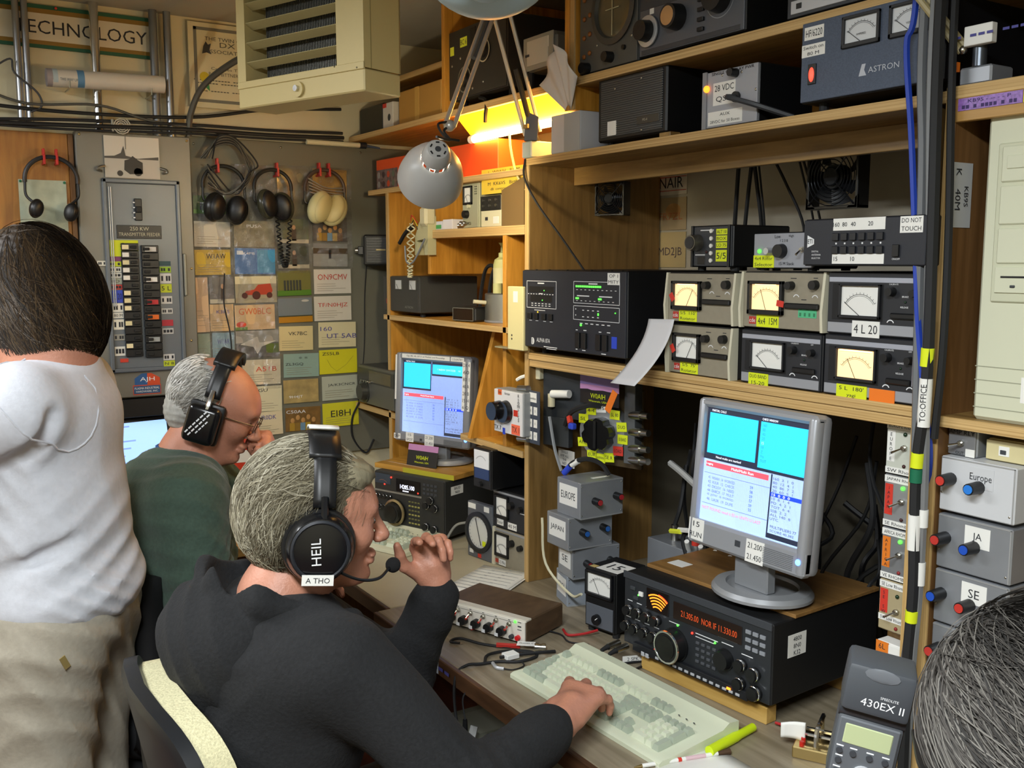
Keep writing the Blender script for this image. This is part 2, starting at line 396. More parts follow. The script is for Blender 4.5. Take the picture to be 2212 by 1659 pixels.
for i, x in enumerate((.042, .072, .108, .138)): d.btn(x, .084, .018, .016, K, .006); d.marks([(x, .072, .012, .0016)])
d.marks([(.085, .1, .05, .0014)]); d.led(.076, .095, .0018, mt('ffb52a', .4, emit=2))
B().arc(.051, .0355, .008, -90, 90, .003, d.y - .0006, 10).arc(.051, .0355, .0045, -90, 90, .002, d.y - .0006, 10).arc(.051, .0355, .0015, -90, 90, .002, d.y - .0006, 8).obj('maker_mark', d.r, WINK, smooth=False, fix=False)
bx(d.r, 'maker_mark', (.0465, .0485), (d.y - .0006, d.y), (.0265 + .018, .0445 + .018), WINK, 0).location.z = -.018
d.text('ALPHA 87A', .072, .022, .011, WINK, .062, 'L'); d.marks([(.135, .006, .06, .0018), (.14, .0015, .045, .0016)])
d.led(.268, .071, .003, GLED); d.marks([(.268 + i * .022, .0755, .011, .0022) for i in range(6)])
for x in (.258, .284, .342, .368): d.box('rocker_switch', x - .009, x + .009, .014, .052, K, .006)
d.marks([(.25, .058, .008, .002), (.284, .0585, .012, .002), (.345, .058, .01, .002), (.378, .0585, .012, .002), (.25, .01, .007, .002), (.28, .009, .014, .002), (.36, .006, .018, .002)])
d.note(.39, .41, .022, .05, BLUP, name='tape'); d.note(.372, .418, .172, .2, W, ('OP 1', 'MITY'))
for fx in (.06, .12, .2, .3, .38, .42): B().ell((fx, .004, .205 + .018), (.004, .004, .002), 8).obj('screw', d.r, K)
# --- rotor controllers
BEI = mt('8f8876', .5, ns=.04, nsc=90); BEIL = mt('cfcbb4', .5)
LIT = mt('ffd9a0', .5, emit=.55); LAMP = mt('ffb46a', .4, emit=5)
def cde(label, loc, w, h, lit, needle, red, note, extra=None):
    d = Dev('rotor_controller', label, 'controller', loc, -90, w, h, .17, mt('2b2a27', .6), BEI, group='antenna rotor controllers on the middle shelf')
    for x0 in (-.001, w - .005):
        B().prism([(-.009, 0), (.012, 0), (.012, h), (-.004, h), (-.012, h * .34)], x0, x0 + .006, M=Matrix(((0, 1, 0, 0), (1, 0, 0, 0), (0, 0, 1, 0), (0, 0, 0, 1)))).obj('side_cheek', d.r, BEIL)
    mx = .53 * w
    o = d.meter(.022, mx, .028, h - .018, K, LIT if lit else W, needle, bt=.009, red=red)
    if lit: bx(o, 'dial_lamp', (.04, mx - .02), (d.y - .006, d.y - .002), (h - .026, h - .0235), LAMP, 0)
    d.knob(mx + .018, h - .026, .0085, .014, K, name='calibrate_knob'); d.knob(w - .024, h - .024, .0095, .012, K)
    b = B()
    for x in (mx + .03, w - .024): b.arc(x, .062, .007, 20, 160, .0016, d.y - .0005, 8)
    b.obj('printed_arrow', d.r, WINK, smooth=False, fix=False)
    d.marks([(mx + .022, h - .012, .014, .0014), (w - .024, h - .011, .010, .0014), (w * .76, .06, .012, .0014)], INK)
    bx(d.r, 'brake_bar', (mx + .006, w - .012), (d.y - .008, d.y), (.042, .053), K, .002)
    d.note(.022, .04, .008, .023, mt('b5382c', .5), ('cde',), WINK, 'maker_badge')
    d.note(.042 if note[0] != '4x4' else .036, .098 if len(note) > 1 else .1, .003, .027, YEL, note)
    if extra: extra(d)
    return d
cde('beige rotor controller with lit dial, top left of the six', (1.47, 1.669, 1.508), .211, .108, True, 118, 28, ('5/5  110\'', 'Rotator'))
cde('beige rotor controller with lit dial and green note, top middle', (1.47, 1.441, 1.508), .211, .112, True, 70, 160, ('4x4  15M',), lambda d: d.note(.148, .192, .026, .05, GRNP, ('- - -', '- - - -'), mt('2f7a55', .6)))
cde('beige rotor controller with unlit white dial, bottom left', (1.47, 1.662, ZM), .199, .108, False, 118, 30, ('5/5  75\'', 'Rotator'))
FDK = mt('24262b', .5)
def hyg(label, loc, w, h, lit, needle, note, nm, tape=None, nx=(.026, .078), nz=(-.003, .023)):
    d = Dev('rotor_controller', label, 'controller', loc, -90, w, h, .19, mt('15161a', .45), FDK, group='antenna rotor controllers on the middle shelf')
    d.box('silver_strip', .004, w - .004, h - .019, h - .010, mt('aeb2be', .4, .3), .001)
    d.box('silver_strip', .004, w - .004, .004, .022, mt('a4a7ae', .4, .3), .001)
    d.box('dial_recess', .012, .122, .027, h - .022, mt('111215', .6), .0006)
    o = d.meter(.03, .118, .031, h - .022, mt('1a1b1f', .5), LIT if lit else W, needle, bt=.007, bw=.06)
    if lit: bx(o, 'dial_lamp', (.04, .108), (d.y - .006, d.y - .002), (h - .0285, h - .0265), LAMP, 0)
    d.note(.008, .03, .006, .02, K, ('hy-gain',), WINK, 'maker_badge', .006)
    d.knob(.14, h - .034, .008, .014, K, name='calibrate_knob'); d.knob(.185, h - .036, .007, .012, K)
    d.text('CALIBRATE', .142, h - .021, .0026, WINK); d.text('OFF', .184, h - .021, .0026, WINK); d.text('BRAKE', .166, h - .042, .003); d.text('RELEASE', .165, h - .06, .003); d.led(.166, h - .051, .0022, DGLED)
    bx(d.r, 'brake_bar', (.14, w - .012), (d.y - .007, d.y), (.034, .044), K, .002)
    b = B()
    for x in (.138, w - .014): b.arc(x, .024, .007, 20, 160, .0018, d.y - .0005, 8)
    b.obj('printed_arrow', d.r, WINK, smooth=False, fix=False)
    d.note(nx[0], nx[1], nz[0], nz[1], nm, note, y=d.y - .002)
    if tape: d.note(*tape, y=d.y - .002, name='tape')
    return d
hyg('black rotor controller with white 4 L 20 label, top right', (1.47, 1.226, 1.508), .207, .114, False, 35, ('4 L 20',), W, nx=(.06, .118), nz=(-.002, .027))
hyg('black rotor controller with unlit dial and yellow 15-20 note, bottom middle', (1.47, 1.44, ZM), .206, .110, False, 40, ('DUO BAND', '15-20'), YEL)
hyg('black rotor controller with warm lit dial and orange tape, bottom right', (1.47, 1.229, ZM), .2, .113, True, 62, ('5 L  180\'', 'yagi'), YEL, (.106, .158, -.006, .022, ORG), nx=(.034, .1))
# --- boxes on top of the controllers
d = Dev('band_switch_box', 'small black box with silver knob and four yellow notes', 'control box', (1.49, 1.617, 1.62), -90, .124, .088, .17, K, mt('33363b', .5), feet=.008)
for x in (.004, .114): d.box('side_rail', x, x + .006, 0, .088, K, .004)
d.knob(.022, .052, .018, .024, mt('6d6a62', .35, .7), mt('2a2a2a', .6)); d.marks([(.05, .078, .04, .002), (.03, .026, .03, .0018)])
for i in range(5): B().cyl((.064, d.y, .078 - i * .0155 + .006), (.064, d.y - .003, .078 - i * .0155 + .006), .0045, seg=12).obj('push_button', d.r, W)
for i, t in enumerate(('ALT 10', 'BOX', 'LO 75')): d.note(.078, .110, .068 - i * .014, .08 - i * .014, YEL, (t,))
d.note(.078, .110, .012, .036, YEL, ('5/5',)); d.led(.05, .032, .003, DLED); d.box('jack_panel', .022, .046, .006, .022, K, .001)
d = Dev('switch_box', 'small grey rotary switch box with green lamp beside the antenna selector', 'control box', (1.47, 1.414, 1.622), -90, .15, .07, .13, K, mt('94979f', .45), feet=.004)
d.knob(.075, .034, .014, .014, K, name='knob'); d.knob(.05, .034, .007, .018, ALUL, name='shaft_end'); d.led(.018, .034, .0042, GLED)
d.note(.002, .056, .002, .026, YEL, ('4x4 Rotor', 'Selector')); d.text('Low', .064, .062, .006, INK); d.text('1 2 3 8', .08, .054, .005, INK); d.text('High', .098, .062, .006, INK); d.text('15 M Stack', .088, .01, .006, INK); d.toggle(.128, .036)
d = Dev('antenna_selector', 'wide black antenna selector with two rows of buttons and white strips', 'selector', (1.43, 1.253, 1.632), -90, .256, .084, .2, mt('15171b', .5), mt('23262e', .5, ns=.08, nsc=300), tilt=0)
d.note(.068, .176, .062, .083, W); d.note(.068, .176, .004, .021, W)
for i, (t, x) in enumerate((('160', .075), ('80', .093), ('40', .111), ('20', .147))): d.text(t, x, .0725, .0075, INK)
d.text('15', .076, .0125, .0075, INK); d.text('10', .112, .0125, .0075, INK)
for r_ in range(2):
    for i in range(6): d.btn(.0755 + i * .0185, .051 - r_ * .023, .0125, .013, mt('1b1d22', .4), .005)
d.marks([(.0755 + i * .0185, .0395, .003, .003) for i in range(6)])
d.text('DIGITAL', .022, .026, .003, al='L'); d.text('ANTENNA', .022, .020, .003, al='L'); d.text('SELECTOR', .022, .014, .003, al='L'); d.text('ON/OFF', .2, .012, .003)
d.btn(.2, .026, .012, .02, K, .005)
B().prism([(.011, .033), (.011, .055), (.026, .048), (.026, .039)], d.y - .0006, d.y).obj('maker_mark', d.r, WINK); d.text('ETI', .018, .044, .008, K, .011).location.y = -.0004
d.note(.205, .248, .055, .082, W, ('DO NOT', 'TOUCH'))
# curling paper, shelf number
def curl(u, v):
    a = u * 1.5
    return Vector((1.452 - .045 * math.sin(a * 1.05) * (1 - .3 * v), 1.80 - .105 * u - .02 * v * u, 1.352 + .125 * v + .006 * math.sin(3 * u)))
o = B().grid(lambda u, v: Vector((1.468 - .085 * (1 - v) ** 2 - .012 * u, 1.76 - .10 * u - .03 * v, 1.365 + .145 * v + .004 * u)), 8, 10).obj('paper_sheet', None, mt('cfcfd2', .75))
o.modifiers.new('t', 'SOLIDIFY').thickness = .0006
tag(o, 'white paper sheet curling over the shelf edge beside the amplifier', 'paper')
o = bx(None, 'shelf_tag', (1.4605, 1.4618), (1.784, 1.823), (1.352, 1.382), W, 0); tag(o, 'white 15 tag on the shelf edge under the amplifier', 'tag')
tx(o, '15', 0, 0, .018, INK, M=Matrix.Translation((1.4601, 1.8035, 1.367)) @ Matrix.Rotation(R(-90), 4, 'Z'))

# ================================================================== fans, cards and cables behind the middle shelf
def fan(label, M, s, group=None):
    t = thing('cooling_fan', label, 'fan'); t.matrix_world = M
    b = B(); e = s * .05
    h = s / 2
    for a in ((-h, h, -h, -h + e), (-h, h, h - e, h), (-h, -h + e, -h, h), (h - e, h, -h, h)): b.box(a[0], a[1], 0, .038, a[2], a[3], .001)
    for sx in (-1, 1):
        for sz in (-1, 1): b.prism([(sx * h, sz * h), (sx * (h - s * .2), sz * h), (sx * h, sz * (h - s * .2))], 0, .006)
    b.obj('frame', t, mt('0f1012', .3))
    B().cyl((0, .004, 0), (0, .034, 0), s * .19, seg=24).obj('hub', t, KM)
    for k in range(7):
        a = 2 * PI * k / 7
        B().grid(lambda u, v: Vector(((s * .18 + u * s * .27) * math.cos(a + v * .6 + u * .2), .008 + v * .022, (s * .18 + u * s * .27) * math.sin(a + v * .6 + u * .2))), 3, 2).obj('blade', t, mt('191a1d', .35))
    for k in range(6):
        r = s * (.14 + .062 * k)
        B().tube([(r * math.cos(2 * PI * i / 28), -.003 - (.0), r * math.sin(2 * PI * i / 28)) for i in range(29)], .0011, 5).obj('grille_ring', t, mt('2a2c30', .3, .6))
    for k in range(4):
        a = PI / 4 + k * PI / 2; B().tube([(s * .1 * math.cos(a), -.003, s * .1 * math.sin(a)), (s * .62 * math.cos(a), -.002, s * .62 * math.sin(a))], .0014, 5).obj('grille_spoke', t, mt('2a2c30', .3, .6))
    cy(t, 'centre_badge', (0, -.001, 0), (0, -.004, 0), s * .13, mt('1c1e21', .85), seg=20)
    return t
fan('large black box fan with ring grille hanging under the top shelf', Matrix.Translation((1.74, 1.455, 1.822)) @ Matrix.Rotation(R(-90), 4, 'Z'), .138)
fan('small black fan hanging on the left plywood side panel', Matrix.Translation((1.70, 2.18, 1.812)) @ Matrix.Rotation(R(-68), 4, 'Z'), .092)
for label, z0, z1, base, txt, ink, extra in (
        ('white card with red lines and letters AIR on wall behind shelf', 1.83, 1.912, 'd8d0c0', 'NAIR', INK, 'r'),
        ('faded tan card with pale map on the wall behind shelf', 1.73, 1.822, 'b9a37c', 'FR7ZL', mt('c0764a', .7), 'm'),
        ('cream card lettered MD2JB low on the wall behind shelf', 1.623, 1.724, 'cbb583', 'MD2JB', mt('5a4a4e', .7), '')):
    t = thing('contact_card', label, 'card', (1.928, 2.256, z0), -90)
    bx(t, 'card', (0, .14), (-.002, 0), (0, z1 - z0), mt(base, .5, coat=.4), 0)
    tx(t, txt, .075, (z1 - z0) * .42, .03 if txt != 'FR7ZL' else .02, ink, -.0026, .1)
    if extra == 'r':
        for z in (.03, .068): bx(t, 'printed_line', (.02, .138), (-.0026, -.002), (z - .001 - .018, z + .001 - .018), RINK, 0)
    if extra == 'm': B().ell((.085, -.0018, .055), (.035, .0006, .022), 14).obj('printed_map', t, mt('c2945a', .7))
for k, (y0, y1, r) in enumerate(((1.79, 1.80, .006), (1.745, 1.765, .0055), (1.745, 1.71, .0055), (1.73, 1.70, .003), (1.69, 1.58, .0035), (1.6, 1.53, .003), (1.61, 1.55, .0028))):
    o = tb(None, 'cable', [(1.80, y0, 1.90), (1.81, (y0 + y1) / 2 + .01, 1.82), (1.8, y1, 1.72), (1.79, y1 - .005, 1.62)], r, RUB)
    tag(o, ('thick black cable, leftmost of those', 'second thick black cable from the left', 'third thick black cable from the left', 'fourth, thinner black cable', 'long slanting black cable', 'thin black cable, last but one', 'thin black cable, rightmost of those')[k] + ' hanging behind the switch box', 'cable', 'cables hanging behind the middle shelf')
o = tb(None, 'cable', [(1.46, 2.236, 1.91), (1.452, 2.226, 1.86), (1.47, 2.19, 1.79), (1.50, 2.12, 1.70), (1.53, 2.06, 1.615)], .0032, RUB); tag(o, 'thin black lamp cord running down to the amplifier top', 'cable')

# ================================================================== gear on the top shelf
ZT = 1.912
t = thing('tissue_box', 'pale grey tissue box with crumpled tissue on the top shelf', 'tissue box', (1.462, 2.118, ZT), -90)
bx(t, 'box', (0, .125), (0, .115), (0, .095), mt('c9c9cc', .6), .002); bx(t, 'side_print', (.058, .125), (-.0006, 0), (.002, .093), mt('a9abac', .6), 0)
def tis(u, v):
    a = -.95 + 1.9 * u; rr = .03 + .155 * v; f = .010 * math.sin(u * 19) * v
    return Vector((.075 + math.sin(a) * rr * .5 - .002 * v, .0 - .035 * v + f + .012 * math.sin(u * 7) * v, .085 + math.cos(a) * rr * .92 - .03 * v * abs(u - .5)))
o = B().grid(tis, 28, 10).obj('tissue', t, mt('d2ccc6', .8)); o.modifiers.new('t', 'SOLIDIFY').thickness = .0008
GRILL = mt('5d5f60', .5, .4)
d = Dev('speaker', 'black wedge loudspeaker with grey perforated grille on top shelf', 'speaker', (1.48, 1.945, ZT), -90, .248, .15, .2, mt('0e0f11', .5), feet=.012, body='cabinet', bev=.004)
d.box('grille', .014, .236, .01, .14, GRILL, .002)
for k in range(26): d.box('grille_rib', .014, .236, .0125 + k * .005, .0145 + k * .005, mt('3b3d3e', .5, .3), .0035, 0)
d.note(.042, .075, .012, .045, W, y=d.y - .003); d.box('maker_plate', .15, .228, .026, .044, mt('4c4a44', .5, .5), .004, y=d.y); tx(d.r, 'MS-4', .18, .035 + d.z0, .006, mt('aaa692', .5), d.y - .0045)
for x, z in ((.07, .118), (.165, .128), (.168, .013)): B().ell((x, d.y - .004, z + d.z0), (.003, .002, .003), 8).obj('screw', d.r, NICK)
bx(d.r, 'wedge', (.225, .262), (.0, .03), (0, .012), PLY_Y, .001)
d = Dev('relay_power_box', 'grey relay power box with orange lamp and handwritten notes', 'power box', (1.5, 1.599, ZT), -90, .156, .118, .16, K, mt('a2a4ab', .45), feet=.006)
d.box('flange', .0, .012, 0, .118, mt('8b8d92', .5), .004)
d.text('SINGLE OP RELAY PWR', .085, .111, .006, INK, .12); d.note(.03, .094, .046, .092, W, ('28 VDC', 'QSK')); d.note(.016, .115, .006, .034, W, ('AUX', '28VDC for 50 Boxes'), h=.006)
d.led(.012, .083, .0075, OLED); d.knob(.095, .104, .009, .02, K, name='fuse_holder'); d.screw(.11, .104); d.screw(.15, .064); d.screw(.006, .06); d.screw(.055, .106)
cy(d.r, 'grommet', (.098, d.y, .062), (.098, d.y - .006, .062), .011, K)
tb(d.r, 'power_cord', [(.098, -.004, .062), (.098, -.03, .06), (.13, -.035, .05), (.17, -.02, .035), (.22, .03, .01)], .0055, DG)
AST = mt('4a5568', .55, ns=.16, nsc=500, bump=.05)
d = Dev('power_supply', 'blue-grey bench power supply with two meters on the top shelf', 'power supply', (1.462, 1.302, ZT), -90, .295, .145, .26, mt('0f1014', .5), AST, feet=.018)
d.note(.008, .052, .112, .135, W, ('HF/6220',)); d.note(.003, .056, .082, .104, W, ('Switch on', '80 M')); d.box('switch_frame', .02, .038, .032, .068, K, .003)
B().ell((.029, d.y - .003, .049 + d.z0), (.006, .003, .013), 12).obj('power_switch', d.r, mt('ff3a2a', .4, emit=2.2))
for x in (.095, .192):
    d.meter(x, x + .078, .082, .136, K, mt('cfd3d6', .35, emit=0), 38, bt=.006); d.text('AMPERES' if x < .1 else 'VOLTS', x + .04, .102, .0035, INK).location.y = -.002
d.text('ASTRON', .152, .038, .010, mt('b9bec8', .5), .062, 'L'); B().prism([(.132, .03 + d.z0), (.138, .05 + d.z0), (.146, .05 + d.z0), (.143, .04 + d.z0), (.148, .03 + d.z0)], d.y - .0006, d.y).obj('maker_mark', d.r, mt('b9bec8', .5))

# ================================================================== gear on the high shelf
ZH = 2.087
d = Dev('oscilloscope', 'olive-grey panel scope with round tube and amber lamps on high shelf', 'oscilloscope', (1.475, 2.012, ZH), -90, .222, .31, .3, mt('2f302f', .6), mt('50504c', .55), feet=.004)
B().lathe([(.074, 0), (.08, .006), (.066, .008), (.062, 0)], 32, Matrix.Translation((.135, d.y, .135)) @ Matrix.Rotation(R(90), 4, 'X')).obj('tube_bezel', d.r, mt('3e3e3b', .4))
B().ell((.135, d.y, .135), (.063, .004, .063), 24).obj('tube_face', d.r, mt('55503c', .15, coat=.5))
d.marks([(.135, .131, .0025, .12), (.135, .131, .05, .002)], mt('b9b48f', .5)).location.y = -.006
for k in range(5):
    for x in (.022, .044): B().ell((x, d.y - .002, .045 + k * .044 + (0 if x < .03 else .006)), (.006, .004, .006), 10).obj('amber_lamp', d.r, mt('8a5220', .3))
d.knob(.034, .012, .014, .02, K); d.knob(.125, .024, .013, .022, K); d.screw(.07, .06); d.screw(.2, .06); d.screw(.2, .2); d.knob(.175, .038, .006, .006, K)
d = Dev('receiver', 'dark grey receiver with large silver tuning knob on high shelf', 'receiver', (1.475, 1.785, ZH), -90, .325, .19, .32, mt('0f1012', .55), mt('5c6068', .4, .2), feet=.008)
d.box('dark_strip', .004, .321, .1, .19, mt('3b3e44', .5), .0012); d.box('bottom_strip', .01, .315, .004, .014, mt('3c3f45', .4), .001); d.marks([(.05, .009, .05, .002), (.15, .009, .012, .002), (.26, .009, .05, .002)])
B().lathe([(.026, 0), (.034, .004), (.034, .007), (.024, .008)], 28, Matrix.Translation((.035, d.y, .06)) @ Matrix.Rotation(R(90), 4, 'X')).obj('knob_skirt', d.r, ALUL)
d.knob(.035, .052, .024, .03, K); d.knob(.128, .064, .028, .03, K, mt('c8c8ca', .2, .9), name='tuning_knob'); d.knob(.255, .078, .032, .026, K, name='band_knob')
B().arc(.255, .078 + d.z0, .04, 0, 360, .0015, d.y - .0006, 30).obj('printed_ring', d.r, mt('9aa0a6', .5), smooth=False, fix=False)
for k in range(4): d.btn(.202, .085 - k * .02, .018, .008, K, .006)
d.note(.036, .05, .088, .1, W); d.knob(.09, .13, .016, .02, K)
d = Dev('radio', 'silver-faced radio at the right end of the high shelf', 'radio', (1.475, 1.352, ZH), -90, .27, .13, .26, K, mt('3a3d42', .4, .3), feet=.004)
d.box('silver_strip', .012, .26, .008, .032, mt('c2c4c8', .35, .4), .002); d.box('badge', .025, .038, .016, .026, K, .003); d.knob(.08, .06, .02, .02, K)
# ================================================================== screens
SC_CY = mt('2fb9f5', .3, emit=.75); SC_BG = mt('a9c4f6', .3, emit=.68); SC_RD = mt('d24a58', .3, emit=.9); SC_BL = mt('1f3fd8', .3, emit=.9); SC_DK = mt('2b3144', .3, emit=.35); SC_W = mt('e8eef8', .3, emit=1.0); SC_IK = mt('6a79b8', .3, emit=.5)
def monitor(label, loc, rot, tilt, w, h, sx, sz, chin, station, base, silver):
    """w,h case; sx,sz screen size; screen origin offset"""
    t = thing('monitor', label, 'monitor', loc, rot, None, 0)
    head = bpy.data.objects.new('display_head', None); head.empty_display_size = .02; link(head, t); head.rotation_euler = (R(tilt), 0, 0)
    # a single mesh holds the moulded case
    e = (w - sx) / 2
    b = B(); z0 = h - e * .9 - sz
    b.box(0, w, .012, .05, 0, h, .012, seg=2); b.box(.04, w - .04, .045, .075, .05, h - .04, .012)
    b.box(0, e, 0, .03, 0, h, .008, seg=2); b.box(w - e * 1.15, w, 0, .03, 0, h, .010, seg=3); b.box(0, w, .001, .03, h - e * .9, h, .006); b.box(0, w, .001, .03, 0, z0, .006)
    case = b.obj('case', t, silver)
    Mx = Matrix.Rotation(R(tilt), 4, 'X')
    case.data.transform(Mx)
    def q(name, x0, x1, za, zb, m, y=.0105, P=None, t_=.001):
        o = B().box(x0, x1, y - t_, y, za, zb).obj(name, P or case, m, smooth=False); o.data.transform(Mx); return o
    x0 = e; zt = z0 + sz
    scr = q('screen', x0, x0 + sx, z0, zt, SC_BG, .013)
    def fr(name, a0, a1, c0, c1, m, y=.0115): return q(name, x0 + a0 * sx, x0 + a1 * sx, zt - c1 * sz, zt - c0 * sz, m, y, scr)
    def tl(s, a, c, hh, m, wd=None, al='L'):
        o = B().text(s, x0 + a * sx, zt - c * sz, hh, .0095, wd, al).obj('screen_text', scr, m, smooth=False, fix=False); o.data.transform(Mx)
    if station == 1:
        fr('window_pane', 0, .99, 0, .455, SC_DK); fr('window_pane', .03, .52, .045, .40, SC_CY, .0105); fr('window_pane', .55, .985, .045, .43, SC_CY, .0105)
        tl('PARTIAL CALLS', .05, .024, .0045, SC_W, .04); tl('CHECK WINDOW', .56, .024, .0045, SC_W, .04); tl('Need mults are marked', .13, .425, .0045, SC_W, .07)
        for k, s in enumerate(('160', '80', '40', '20', '15', '10', 'Z', 'Pts', 'TOT')): tl(s, .57, .075 + k * .037, .0055, SC_W if k == 4 else mt('1d6fc0', .3, emit=.5))
        fr('title_bar', .03, .66, .475, .52, SC_RD); tl('Logging', .04, .4975, .0055, SC_W); tl('Multi/Multi Run', .3, .4975, .0055, SC_W, .06); rows = .60
    else:
        fr('window_pane', 0, .46, .0, .40, SC_DK); fr('window_pane', .02, .45, .035, .375, SC_CY, .0105); fr('window_pane', .47, 1, 0, .19, SC_DK); fr('window_pane', .485, .995, .035, .165, SC_CY, .0105)
        tl('! NEW SW/SSB   10', .56, .10, .006, SC_W, .10); tl('PARTIAL CALLS', .05, .018, .004, SC_W, .04)
        fr('title_bar', .03, .66, .455, .50, SC_RD); tl('Logging', .04, .4775, .0055, SC_W); tl('Multi/Multi Spot', .3, .4775, .0055, SC_W, .06); rows = .58
    fr('rule', .02, .68, rows - .025, rows - .022, SC_IK)
    for k in range(6): tl('%d  %s  1%d  %s' % (41 + k, ('W0AIH', 'K3LR', 'DK2OY', 'EA8CX', 'JA7NV', 'UA3R')[k], 4 + k, ('WORKED', 'CHECK', 'NEED', 'MULT', 'WORKED', 'DUPE')[k]), .07, rows + .012 + k * .038, .0058, SC_IK, .075); tl(('59', '58', '59', '57', '59', '55')[k], .5, rows + .012 + k * .038, .0058, mt('3a55c8', .3, emit=.5))
    fr('rule', .02, .68, .845, .848, SC_IK)
    if station == 1: tl('NOT FOUND need it ES in UNITS U LAST', .03, .885, .006, mt('e0787c', .3, emit=.7), sx * .6)
    fr('window_edge', .685, .695, .46, .95, SC_DK)
    for k in range(11):
        if k == 4: fr('selected_row', .69, .99, .475 + k * .033, .507 + k * .033, SC_BL)
        tl(('160  3  1  0', ' 80  12  4  1', ' 40  86  7  2', ' 20  60  5  1', ' 15  0  0  0', ' 10  8  1  4', ' PD  4  2  1', ' TOT  6  4', ' SSB  2  2', 'ALL 140  8', ' UTC')[k], .71, .4905 + k * .033, .005, SC_W if k == 4 else mt('5a6288', .3, emit=.45), sx * .25)
    tl('MULTIPLIERS 77', .72, .885, .0055, mt('4a527a', .3, emit=.45), sx * .24); tl('SCORE 40,382', .72, .92, .0055, mt('4a527a', .3, emit=.45), sx * .22)
    fr('window_pane', .685, .99, .945, .985, SC_DK)
    # chin stickers, badge, lamp, vents
    def note(a0, a1, c0, c1, lines, m=W):
        o = q('label', a0, a1, c0, c1, m, .001, case, .0008); n = len(lines); H = (c1 - c0) / n
        for i, s in enumerate(lines):
            l = B().text(s, (a0 + a1) / 2, c1 - H * (i + .5), H * .5, -.0002, (a1 - a0) * .8).obj('lettering', o, INK, smooth=False, fix=False); l.data.transform(Mx)
    chin(note, q, z0)
    b = B()
    for k in range(9): b.box(w * .68, w * .92, -.0005, .002, z0 * .2 + k * z0 * .065, z0 * .2 + k * z0 * .065 + .0012)
    o = b.obj('speaker_grille', case, mt('6f7276', .5)); o.data.transform(Mx); tag(o, kind='stuff')
    o = B().ell((w - .012, -.0005, .03), (.006, .003, .006), 12).obj('power_lamp', case, BLED); o.data.transform(Mx)
    if base:
        bw, bd, bz, ny = base
        b = B(); b.box(w * .5 - .045, w * .5 + .045, .03, .055, bz + .01, .06, .003); b.obj('stand_neck', t, mt('8f9296', .4, .3))
        b = B(); b.lathe([(0, 0), (1, 0), (1, .006), (.94, .014), (.72, .017), (.70, .010), (0, .010)], 40, Matrix.Translation((w * .5, ny, bz)) @ Matrix.Diagonal((bw / 2, bd / 2, 1, 1))); b.obj('stand_base', t, mt('a4a7ab', .35, .4))
    bpy.data.objects.remove(head)
    return t
SILV = mt('a9acb2', .35, .35)
def chin1(note, q, z0): note(.004, .048, .008, z0 * 1.0, ('15', 'RUN')); note(.168, .215, .0, z0 * .86, ('21.200', '21.450')); q('badge', .138, .152, .022, .034, DG, .001)
def chin2(note, q, z0): note(.0, .03, .006, .024, ('DVP',)); note(.055, .09, .0, .032, ('15', 'SPOT')); note(.14, .18, -.006, .032, ('21.200', '21.450')); q('badge', .118, .128, .008, .016, DG, .001); note(.03, .24, .283, .297, ('Op: 80, 40, BTU w/ Packet and Roundup',)); note(.245, .30, .283, .297, ('COUNTRY',)); note(.295, .328, .125, .285, ('DX 4', '60', '80 1', '40 A', '20 B', '15 H', '6 Q')); note(.0, .008, .14, .292, ('',))
monitor('silver flat monitor labelled 15 RUN with blue logging screen', (1.398, 1.514, 1.054), -90, -5, .312, .306, .272, .236, chin1, 1, (.215, .19, -.079, .065), SILV)
# ================================================================== near transceiver on riser
FT = mt('26292d', .5)
RL = (1.345, 1.65, .785); RR = -86
d = Dev('transceiver', 'large black transceiver with orange meter under the near monitor', 'transceiver', RL, RR, .408, .162, .34, mt('111214', .55), FT, feet=.012)
d.box('upper_strip', .0, .408, .15, .165, mt('3a3d42', .5), .003)  # lighter grey strip along the top of the front panel
d.box('lower_strip', .04, .36, -.004, .014, mt('1d1f23', .5), .010)
o = d.box('meter_window', .072, .138, .098, .145, mt('1a1412', .2), .002)
b = B()
for k in range(5): b.arc(.105, .088 + d.z0, .022 + k * .0065, 52, 122, .003, d.y - .0026, 12)
b.obj('meter_scale', o, mt('ff7a20', .4, emit=2.0), smooth=False, fix=False); B().arc(.105, .088 + d.z0, .049, 52, 85, .005, d.y - .0026, 8).obj('meter_scale', o, mt('ff3418', .4, emit=2.5), smooth=False, fix=False)
o = d.box('frequency_display', .152, .336, .1, .137, mt('241a16', .2), .002); tx(o, '21.305.00  NOR IF 11.330.00', .25, .1175 + d.z0, .013, mt('a83f1a', .4, emit=.8), d.y - .0026, .15)
for i, x in enumerate((.024, .051, .08, .108)): d.ringknob(x, .082, .0105, .02); d.ringknob(x - .006, .045, .0105, .02)
d.knob(.16, .045, .034, .03, K, mt('0b0b0c', .25), name='tuning_dial', skirt=.036, seg=40); B().lathe([(.034, .026), (.0355, .028), (.0345, .031), (.031, .031)], 40, Matrix.Translation((.16, d.y, .045 + d.z0)) @ Matrix.Rotation(R(90), 4, 'X')).obj('dial_rim', d.r, CHROME)
for r_ in range(4):
    for c in range(4): d.btn(.222 + c * .015, .068 - r_ * .013, .009, .006, mt('4a4d53', .4), .003, 'keypad_button')
for r_ in range(3):
    for c in range(3): d.btn(.352 + c * .0175, .132 - r_ * .016, .013, .008, mt('878b92', .4), .003, 'function_button')
d.knob(.296, .058, .02, .018, K, name='sub_dial', skirt=.022); d.ringknob(.34, .062, .012, .018); d.ringknob(.372, .054, .013, .018); d.ringknob(.338, .024, .012, .018); d.ringknob(.376, .018, .014, .018)
